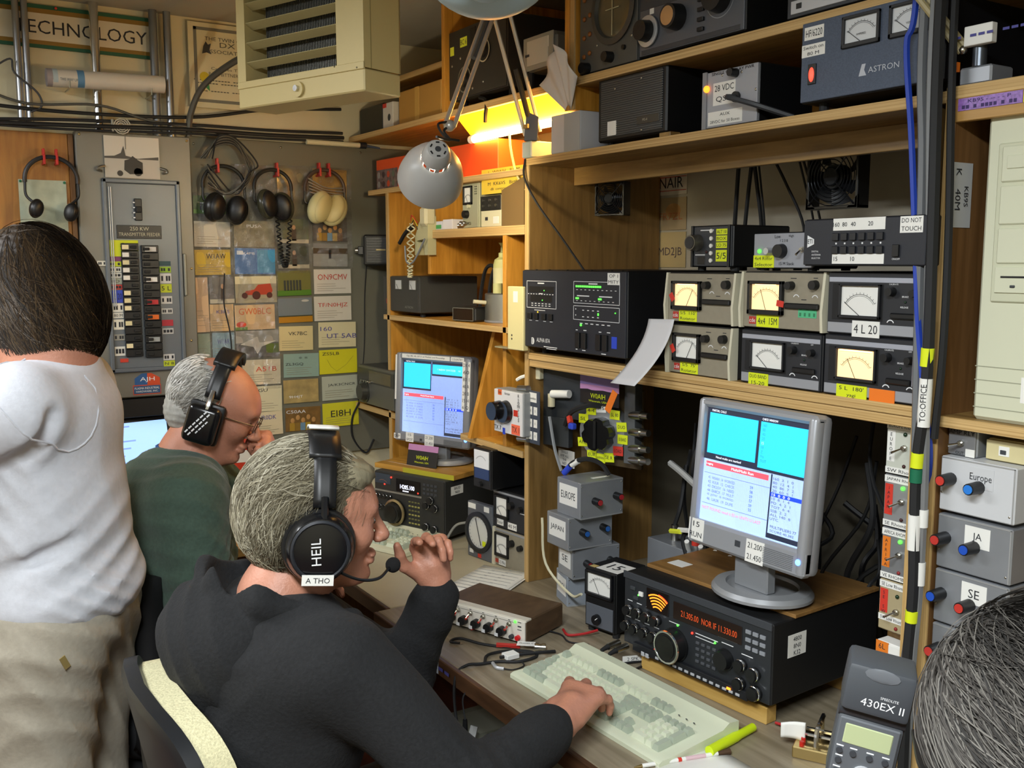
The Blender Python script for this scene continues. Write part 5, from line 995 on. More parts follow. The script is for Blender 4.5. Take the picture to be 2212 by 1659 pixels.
# ---- breaker panel
PG = mt('7b7a72', .42, .25, ns=.03, nsc=8); PB = mt('6a7178', .4, .25)
t = thing('breaker_panel', 'grey electrical breaker panel covered with coloured circuit labels', 'breaker panel', (.53, 3.372, 1.196))
bx(t, 'cover', (0, .352), (.0, .042), (0, .85), PG, .003)
b = B()
for a in ((.07, .31, .692, .706), (.07, .31, .085, .098), (.07, .084, .085, .706), (.297, .31, .085, .706)): b.box(a[0], a[1], -.012, .002, a[2], a[3], .003)
b.obj('door_frame', t, PB); bx(t, 'inner_cover', (.084, .297), (-.003, .002), (.098, .692), PB, .001)
for x in (.088, .094): bx(t, 'trim_strip', (x, x + .003), (-.008, -.002), (.3, .68), ALUL, .0005)
o = bx(t, 'main_breaker', (.165, .188), (-.012, -.002), (.575, .645), K, .002); bx(o, 'lever', (.168, .185), (-.022, -.012), (.6, .62), KM, .002)
for k in range(4): bx(o, 'marking', (.16, .166), (-.0125, -.012), (.582 + k * .016, .586 + k * .016), WINK, 0)
o = bx(t, 'name_plate', (.108, .247), (-.006, -.002), (.517, .56), K, .001); tx(o, '250 KW', .178, .549, .012, mt('b8b49c', .5), -.0066); tx(o, 'TRANSMITTER FEEDER', .178, .531, .011, mt('b8b49c', .5), -.0066, .128)
def st(x0, x1, z0, z1, c, s=None): 
    o = bx(t, 'circuit_label', (x0, x1), (-.0048, -.003), (z0, z1), mt(c, .6), 0)
    if s and s not in ('8', '8D', '15 20', '80 M', 'N 8', '5 L'): s = random.choice(('- --', '-- -', '---', '-- --'))
    if s: tx(o, s, (x0 + x1) / 2, (z0 + z1) / 2, (z1 - z0) * .5, INK, -.0052, (x1 - x0) * .8)
for c, x0 in ((0, .118), (1, .18)):
    for k in range(15):
        z = .13 + k * .0245 - (0 if c else -.006); o = bx(t, 'breaker', (x0, x0 + .053), (-.014, -.002), (z, z + .0235), K, .0015); bx(o, 'breaker_lever', (x0 + (.028 if c == 0 else .006), x0 + (.046 if c == 0 else .024)), (-.02, -.014), (z + .007, z + .016), KM, .001)
        if (c == 0 and k in (1, 4, 6, 7, 8, 10, 11, 12, 13, 14)): bx(o, 'slot_label', (x0 + .002, x0 + .022), (-.0148, -.014), (z + .004, z + .018), mt(random.choice(('e6e4da', 'd9cfa0', 'e8dcb0')), .6), 0)
        if c == 1 and k in (2, 5, 7, 10, 14): bx(o, 'slot_label', (x0 + .01, x0 + .045), (-.0148, -.014), (z + .003, z + .018), mt({2: '9aa0a0', 5: 'd8681c', 7: 'b82a30', 10: 'e4e4de', 14: 'c9c9c4'}[k], .6), 0)
st(.078, .172, .478, .512, 'cbd41a', '8'); st(.078, .118, .46, .478, 'cbd41a')
for z0, z1, c, s in ((.445, .459, '7a3a68', None), (.428, .444, 'c0d020', 'LIGHTS'), (.41, .426, 'd9d8cc', 'RADIO'), (.392, .408, 'd4d3c8', 'HEAT'), (.372, .39, '9aa090', '8D'), (.354, .37, 'b03226', 'RUN'), (.312, .352, '2f45b4', '15 20'), (.282, .31, 'dcdace', '160M'), (.262, .28, 'd0cfc4', '80 M'), (.225, .258, 'dedac8', 'SHOP'), (.19, .21, '8f8e84', '40M'), (.14, .17, 'dcdcd4', 'DESK')): st(.078 + (.006 if z0 < .35 else 0), .117, z0, z1, c, s)
st(.045, .077, .43, .446, 'd8d6c8', 'AC'); st(.05, .078, .33, .348, 'b8302c'); st(.10, .125, .118, .13, 'c23a28')
for z0, z1, c, s in ((.43, .445, '2a4a52', None), (.408, .427, '8ab02c', 'OFF'), (.372, .405, 'c9cac8', 'SW'), (.342, .37, 'b8c428', '5 L'), (.305, .33, 'c4c5c2', 'FAN'), (.272, .29, 'bfc0bc', 'SPARE'), (.232, .252, 'a82a38', None), (.205, .224, 'b8bab8', 'PUMP'), (.118, .138, 'c8c9c8', 'GEN'), (.098, .116, 'b4c224', 'N 8')): st(.236, .272, z0, z1, c, s)
for x, z in ((.012, .838), (.34, .838), (.34, .42), (.33, .18), (.02, .02)): B().ell((x, -.001, z), (.004, .003, .004), 8).obj('screw', t, BRASS)
bx(t, 'latch', (.312, .322), (-.014, 0), (.33, .47), mt('8a8a80', .4, .3), .003)
o = B().prism([(.142, .04), (.142, .062), (.165, .078), (.195, .078), (.222, .062), (.222, .04)], -.0012, 0).obj('maker_sticker', t, mt('2a5890', .5)); B().prism([(.182, .04), (.182, .078), (.195, .078), (.222, .062), (.222, .04)], -.0018, -.0012).obj('sticker_half', o, mt('c84a24', .5)); tx(o, 'AJH', .182, .057, .017, WINK, -.0022, .052)
bx(o, 'sticker_base', (.136, .224), (-.0012, 0), (.008, .04), mt('c84a24', .5), 0); bx(o, 'sticker_base', (.138, .222), (-.0018, -.001), (.011, .037), mt('2a5078', .5), 0); tx(o, 'PLASMA INDUSTRIAL', .18, .029, .007, WINK, -.0022, .078); tx(o, 'HARDWARE, INC.', .18, .018, .007, WINK, -.0022, .07)
o = bx(None, 'wire_duct', (.52, .88), (3.37, 3.41), (1.13, 1.19), KM, .002); tag(o, 'black duct under the breaker panel', 'duct')
# photo with clips
t = thing('photo_print', 'black and white photo of a tractor clipped above the breaker panel', 'photo', (.612, 3.366, 1.905)); bx(t, 'print', (0, .168), (0, .002), (0, .13), mt('cdc9bd', .35, coat=.3), 0); bx(t, 'printed_ground', (0, .168), (-.0006, 0), (0, .06), mt('b5b1a6', .4), 0)
b = B(); b.prism([(.0, .06), (.0, .066), (.03, .068), (.05, .078), (.058, .1), (.064, .07), (.1, .062), (.165, .07), (.165, .06)], -.001, 0); b.obj('printed_trees', t, mt('4a4844', .5)); b = B(); b.prism([(.058, .025), (.06, .055), (.075, .06), (.085, .07), (.1, .058), (.115, .05), (.115, .015), (.075, .012)], -.0014, 0); b.cyl((.045, -.0014, .014), (.045, 0, .014), .009).cyl((.1, -.0014, .02), (.1, 0, .02), .013); b.obj('printed_tractor', t, mt('2c2a28', .5)); bx(t, 'printed_mast', (.064, .066), (-.001, 0), (.09, .13), mt('6a6864', .5), 0)
for s in (0, 1): tb(t, 'clip', [((.168 if s else 0), -.004, .035), ((.185 if s else -.017), -.008, .03), ((.19 if s else -.024), -.006, .022), ((.178 if s else -.01), -.004, .018)], .004, NICK)
# conduits
def pipe(x, r, label, m, z0=2.045): o = cy(None, 'conduit', (x, 3.385, z0), (x, 3.385, CZ), r, m, seg=18); tag(o, label, 'conduit', 'conduits above the panels'); B().cyl((x, 3.385, z0), (x, 3.385, z0 + .02), r * 1.2, seg=18).obj('coupling', o, m)
EMT = mt('a2a6ac', .3, .85)
pipe(.384, .010, 'thin steel conduit, leftmost of the five', EMT); pipe(.408, .010, 'thin steel conduit, second from the left', EMT); pipe(.604, .0145, 'bright thick steel conduit in the middle over the sign', CHROME); pipe(.782, .013, 'dull grey conduit, fourth from the left', mt('7f8388', .4, .7)); pipe(.826, .012, 'bright steel conduit, rightmost of the five', EMT)
o = B().tube(cr([(.878, 3.37, 2.05), (.882, 3.35, 2.12), (.91, 3.3, 2.2), (.97, 3.2, 2.26), (1.04, 3.0, 2.30), (1.05, 2.75, 2.32), (1.0, 2.35, 2.32)], 14), .0105, 8).obj('flex_conduit', None, mt('6d6d66', .4, .6, bump=.5, nsc=4)); tag(o, 'ribbed flexible conduit curving up to the heater', 'conduit')
# sign, poster tube, certificate
t = thing('wall_sign', 'white TECHNOLOGY sign with gold and green border', 'sign', (0, 3.41, 2.29)); bx(t, 'green_board', (-.3, .80), (-.002, .006), (0, .128), mt('1f5a40', .6), 0); bx(t, 'gold_border', (-.28, .785), (-.003, 0), (.010, .116), mt('8a6a24', .6), 0); bx(t, 'white_field', (-.27, .778), (-.004, 0), (.022, .102), mt('d3ccb8', .6), 0); tx(t, 'TECHNOLOGY', .767, .062, .04, INK, -.0046, .385, 'R'); B().ell((.5, -.006, .122), (.004, .003, .004), 8).obj('red_pin', t, REDP)
t = thing('poster_tube', 'rolled white poster tube with blue bands on the wall', 'poster tube', (.455, 3.352, 2.194)); cy(t, 'tube', (.015, 0, 0), (.345, 0, .01), .027, mt('d2cfc6', .5), seg=20)
for x0, x1, r_, c in ((0, .016, .0272, '9a9498'), (.085, .105, .0274, '5a8ab4'), (.016, .03, .0273, 'b0c4cc')): cy(t, 'band', (x0, 0, x0 * .03), (x1, 0, x1 * .03), r_, mt(c, .5), seg=20)
tx(t, 'THIS WAY UP', .06, -.005, .008, mt('4a6a80', .6), -.0275, .05)
for x in (.06, .3): B().tube([(x, .058, -.03), (x, 0, -.031), (x, -.03, -.028), (x, -.034, -.01)], .0025, 5).obj('hook', t, NICK)
t = thing('certificate', 'framed club certificate with ornate border behind the heater', 'certificate', (.895, 3.40, 2.15)); bx(t, 'sheet', (0, .27), (0, .008), (0, .275), mt('cfc9a8', .5, coat=.3), .001)
b = B()
for a in ((.018, .255, .018, .028), (.018, .255, .25, .26), (.018, .028, .018, .26), (.245, .255, .018, .26)): b.box(a[0], a[1], -.001, 0, a[2], a[3])
b.obj('printed_border', t, mt('6f7068', .6)); B().prism([(.05, .2), (.058, .215), (.065, .205), (.075, .21), (.07, .19), (.075, .175), (.06, .18), (.045, .175)], -.001, 0).obj('printed_crest', t, mt('3a4048', .6))
for s, x, z, h in (('THE TWIN CITY', .13, .225, .012), ('DX', .13, .208, .016), ('ASSOCIATION', .13, .185, .012), ('Certifies That', .13, .13, .009), ('PAUL BITTNER W0AIH', .14, .112, .011), ('- --- ------ ---- ----- -', .14, .09, .003), ('-- ---- ------ ----- --', .14, .08, .003), ('---- ------ ----', .1, .055, .003)): tx(t, s, x, z, h, mt('4a4c44', .6), -.0008, .15 if h > .007 else None)
o = B().cyl((.05, -.002, .1), (.05, 0, .1), .016, seg=20).obj('gold_seal', t, mt('c8b428', .4)); B().prism([(.04, .06), (.042, .1), (.055, .1), (.05, .055)], -.0015, 0).obj('yellow_ribbon', t, mt('c0b83a', .5)); B().prism([(.055, .065), (.05, .1), (.062, .1), (.066, .055)], -.0018, 0).obj('green_ribbon', t, mt('2a8a50', .5))
for i, (z, r_, y) in enumerate(((2.085, .005, 3.37), (2.068, .0065, 3.36), (2.056, .004, 3.365), (2.11, .0055, 3.38))):
    lead([(.2, y, z - .03 + i * .01), (.5, y - .01, z - .012), (.88, y - .01, z), (1.15, y, z + .002 + (.045 if i == 3 else 0)), (1.42, y, z + .01 + (.06 if i == 3 else 0))], r_, KM if i % 2 else RUB, ('black', 'thick black', 'thin black', 'uppermost black')[i] + ' cable running along the top of the grey board')
lead([(.3, 3.37, 2.20), (.36, 3.36, 2.24), (.37, 3.36, 2.2), (.43, 3.37, 2.15), (.44, 3.37, 2.11), (.41, 3.37, 2.09)], .003, DG, 'thin grey wire looped by the left conduits'); lead([(.25, 3.37, 2.16), (.4, 3.37, 2.115), (.6, 3.36, 2.125), (.75, 3.36, 2.09), (.95, 3.36, 2.07), (1.02, 3.36, 2.04)], .004, mt('4a4a44', .5), 'long thin cable crossing in front of the conduits')
b = B()
pts = [(.0 + (.008 + .0035 * k / 6) * math.cos(k * .6), 0, (.008 + .0035 * k / 6) * math.sin(k * .6)) for k in range(34)]; o = b.tube(pts, .0022, 5).obj('cable_roll', None, mt('b9b4a4', .6)); o.location = (.665, 3.35, 2.065); tag(o, 'small coil of grey ribbon on top of the breaker panel', 'coil'); bx(o, 'roll_edge', (-.03, -.022), (.0, .02), (-.02, .02), mt('9a978a', .6), .002)
t = thing('pvc_tube', 'white plastic tube with blue tip along the top of the board', 'tube', (1.28, 3.36, 2.056)); cy(t, 'tube', (0, 0, 0), (.2, 0, .0), .009, mt('d8d2b0', .5)); cy(t, 'collar', (.2, 0, 0), (.225, 0, 0), .0115, DK); cy(t, 'blue_tip', (.225, 0, 0), (.28, 0, -.006), .005, mt('4a5a74', .4), .003)
# ---- headphones hanging on red hooks
def hang_phones(label, x, z, r, band, cup, cs, tiltc, extra=None):
    t = thing('headphones', label, 'headphones', (x, 3.375, z))
    n = 20
    B().tube([(r * math.cos(PI * k / n - .12 * (1 - 2 * k / n)), -.012, r * math.sin(PI * k / n) * 1.05 - .02) for k in range(n + 1)], .0065, 8).obj('headband', t, band)
    for s in (-1, 1):
        M = Matrix.Translation((s * cs[3], -.02 - (.012 if s < 0 else 0), -cs[4] - (.008 if s > 0 else 0))) @ Matrix.Rotation(R(tiltc), 4, 'Y') @ Matrix.Rotation(R(60 * s), 4, 'Z')
        B().ell((0, 0, 0), cs[:3], 20, ).obj('ear_cup', t, cup).matrix_local = M
        B().ell((-s * cs[0] * .55, 0, 0), (cs[0] * .6, cs[1] * .85, cs[2] * .88), 18).obj('ear_cushion', t, K if cup is not CUPC else mt('cfc690', .5)).matrix_local = M
        tb(t, 'yoke', [(s * r, -.012, -.02), (s * r * .98, -.014, -.06), (s * cs[3], -.02, -cs[4] + cs[2] * .5)], .004, K)
    for s in ((-1, 1) if extra is None else extra):
        h = B().box(x + s * .018 - .0035, x + s * .018 + .0035, 3.36, 3.38, z + r - .035, z + r + .008, .001).box(x + s * .018 - .0035, x + s * .018 + .0035, 3.352, 3.358, z + r - .035, z + r - .01, .001).box(x + s * .018 - .0035, x + s * .018 + .0035, 3.352, 3.405, z + r - .04, z + r - .033, .001).obj('wall_hook', None, mt('b8241c', .4)); tag(h, 'small red plastic hook %s of the %s' % ('left' if s < 0 else 'right', label.split(' hang')[0]), 'hook', 'red hooks on the boards')
    return t
CUPC = mt('d6cf9a', .5)
hang_phones('tangled black headset hanging at the left of the grey board', .985, 1.905, .07, mt('1a1a18', .5), mt('151512', .3), (.03, .038, .05, .04, .085), 10, (-1,))
hang_phones('olive-black headphones hanging in the middle of the grey board', 1.155, 1.905, .066, mt('24231f', .4), mt('3a3a2c', .25), (.026, .04, .052, .03, .07), -10, (1,))
hang_phones('cream eared headphones hanging at the right of the grey board', 1.345, 1.905, .074, mt('4a3a30', .5), CUPC, (.034, .046, .06, .03, .075), 25, (-1, 1))
t = hang_phones('black single headset hanging on the plywood board', .455, 1.90, .075, mt('1f1f22', .5), mt('121212', .35), (.016, .022, .03, .05, .1), 15, (-1, 1))
for k in range(8):
    a = random.uniform(-.02, .02); lead([(.93 + a, 3.36, 1.98), (.96, 3.345 - .004 * k, 2.02 + .004 * k), (1.02, 3.345 - .003 * k, 2.025 + .003 * k), (1.08 + a, 3.35, 1.97), (1.06, 3.345 - .003 * k, 1.90 + .005 * k), (1.0 + a, 3.35, 1.865), (.93, 3.35, 1.89 + .01 * k)], .0026, RUB if k % 2 else mt('4a4a44', .5), 'grey or black headset cord looped round the tangled headset', 'cable', 'cords looped over the left headset')
n = 260; o = B().tube([(1.165 + .055 * (1 if i > n / 2 else 1) * (i / n - .1) + .0065 * math.cos(i * .9), 3.352 + .0065 * math.sin(i * .9), 1.84 - .22 * math.sin(PI * i / n)) for i in range(n + 1)], .0026, 4).obj('coiled_cord', None, KM); tag(o, 'black coiled cord hanging below the middle headphones', 'cord')
for k in range(5): lead([(1.28, 3.352 - k * .003, 1.93 - .012 * k), (1.34, 3.345 - k * .003, 1.90 - .008 * k), (1.41, 3.352, 1.90 - .012 * k)], .0022, mt('8a8478', .5), 'grey cord wrapped round the cream headphones', 'cable', 'cords round the cream headphones')
o = lead([(.975, 3.355, 1.60), (.968, 3.35, 1.50), (.985, 3.35, 1.40), (.99, 3.35, 1.30)], .0024, RUB, 'thin black cord hanging down the left card column')
# ---- contact cards
CARDS = [  # x0,x1,z0,z1, base, label, [(text,fx,fz,h,col)], picture
 (1.309, 1.452, 1.523, 1.612, 'd8d2c4', 'white card lettered ON9CMV in red, right column', [('ON9CMV', .5, .68, .024, RINK)], 'l'),
 (1.307, 1.451, 1.425, 1.514, 'd6cfbe', 'white card lettered TF/N0HJZ in red, right column', [('TF/N0HJZ', .5, .62, .022, RINK)], 'l'),
 (1.320, 1.466, 1.328, 1.420, 'd9cfa4', 'cream card lettered UT5AB in slanted violet, right column', [('160', .2, .74, .018, BINK), ('UT 5AB', .62, .45, .02, BINK)], 'l'),
 (1.322, 1.470, 1.229, 1.318, 'd8d024', 'yellow card with map lines lettered ZS5LB', [('ZS5LB', .3, .84, .013, INK)], 'm'),
 (1.330, 1.470, 1.131, 1.220, 'b4b8a4', 'pale green card with ornate black lettering, right column', [('JA/K3CNCR', .55, .62, .014, INK)], 'l'),
 (1.330, 1.472, 1.031, 1.120, 'd4cd2c', 'yellow card lettered EI8H in black, bottom right', [('EI8H', .5, .55, .028, INK)], 'l'),
 (1.172, 1.299, 1.323, 1.410, 'd6c690', 'cream card lettered VK7BC in black, third column', [('VK7BC', .55, .7, .015, INK)], 'l'),
 (1.186, 1.319, 1.226, 1.311, '8fa89a', 'blue-green card lettered ZL3GQ, third column', [('ZL3GQ', .3, .55, .013, INK), ('* *', .55, .82, .01, INK)], 'l'),
 (1.183, 1.315, 1.132, 1.216, 'a8925c', 'brown clouded card lettered 9H4JT, third column', [('9H4JT', .35, .25, .014, WINK)], 'c'),
 (1.187, 1.320, 1.029, 1.116, '7a5a2c', 'golden group portrait card lettered C50AA', [('C50AA', .3, .82, .014, WINK)], 'p'),
 (1.037, 1.174, 1.208, 1.297, 'd9cfb0', 'white card lettered A51B in red, second column', [('A51B', .62, .62, .02, mt('c8482c', .6))], 'l'),
 (1.045, 1.176, 1.111, 1.202, 'd2cba8', 'cream card lettered GU in black, second column', [('3JGU', .4, .82, .017, INK)], 'l'),
 (1.046, 1.178, 1.022, 1.107, 'd8c9a4', 'cream card lettered WR0DK, second column', [('WR0DK', .55, .76, .018, BINK)], 'l'),
 (1.174, 1.300, 1.422, 1.509, '6f7a80', 'photo card of blue sky over a yellow field', [], 'f'),
 (1.171, 1.297, 1.518, 1.606, '6a6a30', 'photo card of a group standing on a lawn', [], 'g'),
 (1.018, 1.170, 1.305, 1.399, '5c5a56', 'photo card of a silver jet aircraft', [], 'j'),
 (1.018, 1.160, 1.402, 1.489, 'd8b888', 'cream card lettered GW0BLC in orange with red dragon', [('GW0BLC', .5, .74, .026, mt('d0622c', .6))], 'd'),
 (1.022, 1.169, 1.496, 1.588, 'a39a7c', 'photo card of a red vintage car', [], 'v'),
 (.937, 1.013, 1.306, 1.396, '7f9ea8', 'pale blue card lettered W1AR, left column', [('W1AR', .5, .66, .02, BINK)], 'l'),
 (.932, 1.013, 1.402, 1.494, 'cfae7c', 'tan card lettered K3KS, left column', [('K3KS', .55, .72, .014, BINK)], 'l'),
 (.934, 1.018, 1.497, 1.586, '6a6660', 'photo card of an operator at a desk', [], 'o'),
 (1.024, 1.166, 1.597, 1.686, '3f78b8', 'bright blue card under the black headset', [('RK4PB', .3, .8, .01, WINK)], 'b'),
 (.888, 1.009, 1.594, 1.679, 'c9aa1c', 'yellow card lettered in black, left column', [('W1AW', .6, .74, .02, INK)], 'l'),
 (.888, 1.010, 1.69, 1.775, 'c9c3b0', 'glossy white card below the tangled headset', [], 'l'),
 (1.024, 1.166, 1.69, 1.78, '8a8468', 'grey photo card lettered PUSA', [('PUSA', .5, .8, .012, WINK)], 'c'),
 (1.178, 1.292, 1.615, 1.70, '3a4438', 'dark green photo card behind the coiled cord', [], 'o'),
 (1.178, 1.292, 1.705, 1.79, '5a6048', 'photo card of a standing person behind the coiled cord', [], 'o'),
 (1.308, 1.44, 1.622, 1.705, '8a8a82', 'photo card of a road with a red figure', [], 'r'),
 (1.308, 1.44, 1.712, 1.80, '4a4438', 'dark photo card below the cream headphones', [], 'p'),
 (.886, .93, 1.40, 1.586, 'd0b08a', 'tall pale strip card at the left of the board', [], 'l'),
 (.886, .93, 1.31, 1.395, '8fa08a', 'green edged card at the lower left of the board', [], 'l'),
 (1.18, 1.295, 1.80, 1.965, '6a6650', 'large grey photo card behind the middle headphones', [], 'c'),
 (1.31, 1.44, 1.82, 1.97, '9a7a3a', 'brown photo card behind the cream headphones', [], 'c'),
 (.89, 1.0, 1.80, 1.86, '4a6a2c', 'green photo card behind the tangled headset', [], 'g'),
]
for i, (x0, x1, z0, z1, c, lb, txs, pic) in enumerate(CARDS):
    t = thing('contact_card', lb, 'card', (x0, 3.397 - .0006 * (i % 3), z0), 0, 'contact cards on the grey board'); w_, h_ = x1 - x0, z1 - z0
    t.rotation_euler.y = R(random.uniform(-1.2, 1.2))
    bx(t, 'card', (0, w_), (-.0012, .0), (0, h_), mt(c, .45, coat=.25, ns=.25 if pic in 'cpo' else .03, nsc=28 if pic in 'cpo' else 9), 0)
    for s, fx, fz, hh, m in txs:
        tx(t, s, fx * w_, fz * h_, hh * .85, m, -.0018, w_ * (.8 if len(s) > 5 else .55))
    def q(nm, a, b_, c0, d0, col): bx(t, nm, (a * w_, b_ * w_), (-.0017, -.0011), (c0 * h_, d0 * h_), mt(col, .45), 0)
    if pic in 'l' :
        b = B()
        for k in range(4): b.box(w_ * .08, w_ * (.5 + .4 * random.random()), -.0017, -.001, h_ * (.12 + k * .09), h_ * (.12 + k * .09) + .0012)
        tag(b.obj('printed_lines', t, mt('8a8068', .6)), kind='stuff')
    elif pic == 'm': B().tube([(w_ * .2, -.0015, h_ * .6), (w_ * .3, -.0015, h_ * .3), (w_ * .45, -.0015, h_ * .1), (w_ * .7, -.0015, h_ * .35), (w_ * .9, -.0015, h_ * .7)], .0005, 4).obj('printed_coast', t, mt('6a6a24', .6))
    elif pic == 'f': q('printed_field', 0, 1, 0, .24, 'b07c10'); q('printed_trees', 0, 1, .24, .29, '3a3c28'); B().ell((w_ * .8, -.0014, h_ * .88), (w_ * .12, .0006, h_ * .05), 10).obj('printed_cloud', t, mt('b8b8b0', .5))
    elif pic == 'g':
        q('printed_lawn', 0, 1, 0, .22, '4a7a1c')
        for k in range(6): q('printed_figure', .2 + k * .09, .26 + k * .09, .2, .62, '2a3230')
    elif pic == 'j': q('printed_sky', 0, 1, .55, 1, '9a988e'); B().prism([(.1 * w_, .5 * h_), (.5 * w_, .78 * h_), (.55 * w_, .55 * h_), (.95 * w_, .6 * h_), (.6 * w_, .4 * h_), (.5 * w_, .12 * h_), (.4 * w_, .4 * h_)], -.002, -.0012).obj('printed_jet', t, mt('c0bcb0', .5)); q('printed_grass', .7, 1, .15, .5, '5a6a2c')
    elif pic == 'd': q('printed_grass', 0, .3, 0, .12, '6a8a34'); B().ell((.15 * w_, -.0014, .22 * h_), (.13 * w_, .0006, .12 * h_), 10).obj('printed_dragon', t, mt('d0401c', .5))
    elif pic == 'v':
        q('printed_light', 0, 1, .72, 1, 'd8d0a8'); B().prism([(.2 * w_, .3 * h_), (.25 * w_, .45 * h_), (.45 * w_, .5 * h_), (.55 * w_, .68 * h_), (.85 * w_, .72 * h_), (.9 * w_, .45 * h_), (.85 * w_, .3 * h_)], -.002, -.0012).obj('printed_car', t, mt('b03a1c', .5)); b = B()
        for x in (.22, .5, .82): b.cyl((x * w_, -.0026, .28 * h_), (x * w_, -.0012, .28 * h_), .1 * w_ if x == .5 else .07 * w_, seg=16)
        b.obj('printed_wheels', t, mt('4a1a14', .5))
    elif pic == 'o': q('printed_figure', .45, .6, .1, .6, '3a302a'); B().ell((.52 * w_, -.0016, .65 * h_), (.06 * w_, .0006, .1 * h_), 10).obj('printed_face', t, mt('b08a6a', .5)); q('printed_light', 0, 1, .0, .16, 'b8b098')
    elif pic == 'p':
        for k in range(5): B().ell(((.2 + .15 * k) * w_, -.0016, (.45 + .12 * (k % 2)) * h_), (.06 * w_, .0006, .11 * h_), 10).obj('printed_face', t, mt('b88a50', .5)); q('printed_robe', .12 + .15 * k, .26 + .15 * k, .02, .35, ('a8842c', '8a6a2a', '6a8aa0', 'b0902c', '6a4a20')[k])
    elif pic == 'r': q('printed_road', 0, 1, 0, .55, '9a9a92'); q('printed_hedge', 0, 1, .55, .8, '4a3c28'); q('printed_figure', .45, .52, .35, .6, 'b0442c'); q('printed_figure', .45, .52, .6, .72, 'd8d4c4')
    elif pic == 'b': q('printed_panel', .55, 1, .05, .95, '3a94c0'); q('printed_panel', .05, .2, .75, .9, 'd0d8e0')
# clear pocket sheets over the two left card columns
PK = bpy.data.materials.new('clear_pocket'); PK.use_nodes = True; nt = PK.node_tree; nt.nodes.remove(nt.nodes['Principled BSDF'])
g_ = nt.nodes.new('ShaderNodeBsdfGlossy'); g_.inputs['Roughness'].default_value = .16; tr = nt.nodes.new('ShaderNodeBsdfTransparent'); mx = nt.nodes.new('ShaderNodeMixShader'); mx.inputs[0].default_value = .2
nn = nt.nodes.new('ShaderNodeTexNoise'); nn.inputs['Scale'].default_value = 45; bb = nt.nodes.new('ShaderNodeBump'); bb.inputs['Strength'].default_value = .55; bb.inputs['Distance'].default_value = .01
nt.links.new(nn.outputs['Fac'], bb.inputs['Height']); nt.links.new(bb.outputs['Normal'], g_.inputs['Normal']); nt.links.new(tr.outputs[0], mx.inputs[1]); nt.links.new(g_.outputs[0], mx.inputs[2]); nt.links.new(mx.outputs[0], nt.nodes['Material Output'].inputs[0])
for i, (x0, x1, z0, z1) in enumerate(((.884, 1.018, 1.29, 1.87), (1.02, 1.175, 1.19, 1.97), (1.175, 1.302, 1.6, 1.975), (1.304, 1.46, 1.61, 1.975))):
    o = B().grid(lambda u, v: Vector((x0 + (x1 - x0) * u, 3.3945 - .0015 * math.sin(u * 9 + v * 5) * math.sin(v * 23), z0 + (z1 - z0) * v)), 10, 36).obj('card_pocket', None, PK, fix=False); tag(o, 'clear plastic pocket sheet over the %s card column' % ('leftmost', 'second', 'third', 'rightmost')[i], 'plastic sheet', 'clear card pockets')
# paper behind the hanging single headset
t = thing('wall_paper', 'pale green map sheet pinned on the plywood board', 'paper', (.365, 3.392, 1.69)); bx(t, 'sheet', (0, .135), (0, .001), (0, .2), mt('a8b09a', .6, ns=.2, nsc=20), 0)
for x in (.006, .13): B().ell((x, -.002, .194), (.004, .003, .004), 8).obj('pin', t, mt('1f6a48', .4))
# table with laptop below the panel
t = thing('side_table', 'small table against the back wall under the breaker panel', 'table', (.3, 2.98, 0)); bx(t, 'table_top', (0, .77), (0, .42), (.72, .75), PLY_X, .002)
for x in (.03, .70):
    for y in (.03, .39): bx(t, 'leg', (x - .02, x + .02), (y - .02, y + .02), (0, .72), DARKPLY, .002)
t = thing('laptop', 'open laptop with glowing pale screen beyond the green sweatshirt', 'laptop', (.50, 3.10, .7505), 8); bx(t, 'base', (0, .33), (-.02, .2), (0, .025), K, .004)
o = B().box(0, .33, 0, .014, 0, .36, .004, M=Matrix.Translation((0, .2, .022)) @ Matrix.Rotation(R(-12), 4, 'X')).obj('lid', t, K); B().box(.014, .316, -.001, 0, .02, .345, M=Matrix.Translation((0, .2, .022)) @ Matrix.Rotation(R(-12), 4, 'X')).obj('screen', o, mt('9cc4f4', .3, emit=.8))
for k in range(12): B().box(.02, .16 + .1 * random.random(), -.0016, -.001, .33 - k * .024, .335 - k * .024, M=Matrix.Translation((0, .2, .022)) @ Matrix.Rotation(R(-12), 4, 'X')).obj('screen_text', o, mt('7a9ad8', .3, emit=.7))
t = thing('power_strip', 'small white outlet box on the wall near the floor', 'outlet', (.86, 3.40, .62)); bx(t, 'box', (-.03, .03), (-.03, .01), (-.05, .05), CREAM, .004); cy(t, 'plug', (0, -.03, .02), (0, -.06, .02), .014, REDP); tb(t, 'cord', [(0, -.06, .02), (.01, -.09, -.1), (0, -.08, -.4), (-.05, -.1, -.58)], .005, RUB)
for i in range(3): lead([(.6 + .1 * i, 3.1, .008), (.75, 2.9 - .1 * i, .008), (.9, 3.0, .008), (.95, 3.2, .008), (.8 + .1 * i, 3.3, .008)], .006, RUB, ('nearest', 'middle', 'farthest')[i] + ' black cable lying on the floor by the back wall')
t = thing('red_carton', 'red and white printed carton on the side table beyond the seated man', 'carton', (.90, 3.14, .75), -10); bx(t, 'box', (0, .16), (0, .1), (0, .30), mt('c83a22', .5), .002); bx(t, 'white_panel', (.015, .145), (-.0008, 0), (.24, .28), W, 0); bx(t, 'label', (.02, .12), (-.0008, 0), (.16, .21), mt('e0c0a8', .6), 0)
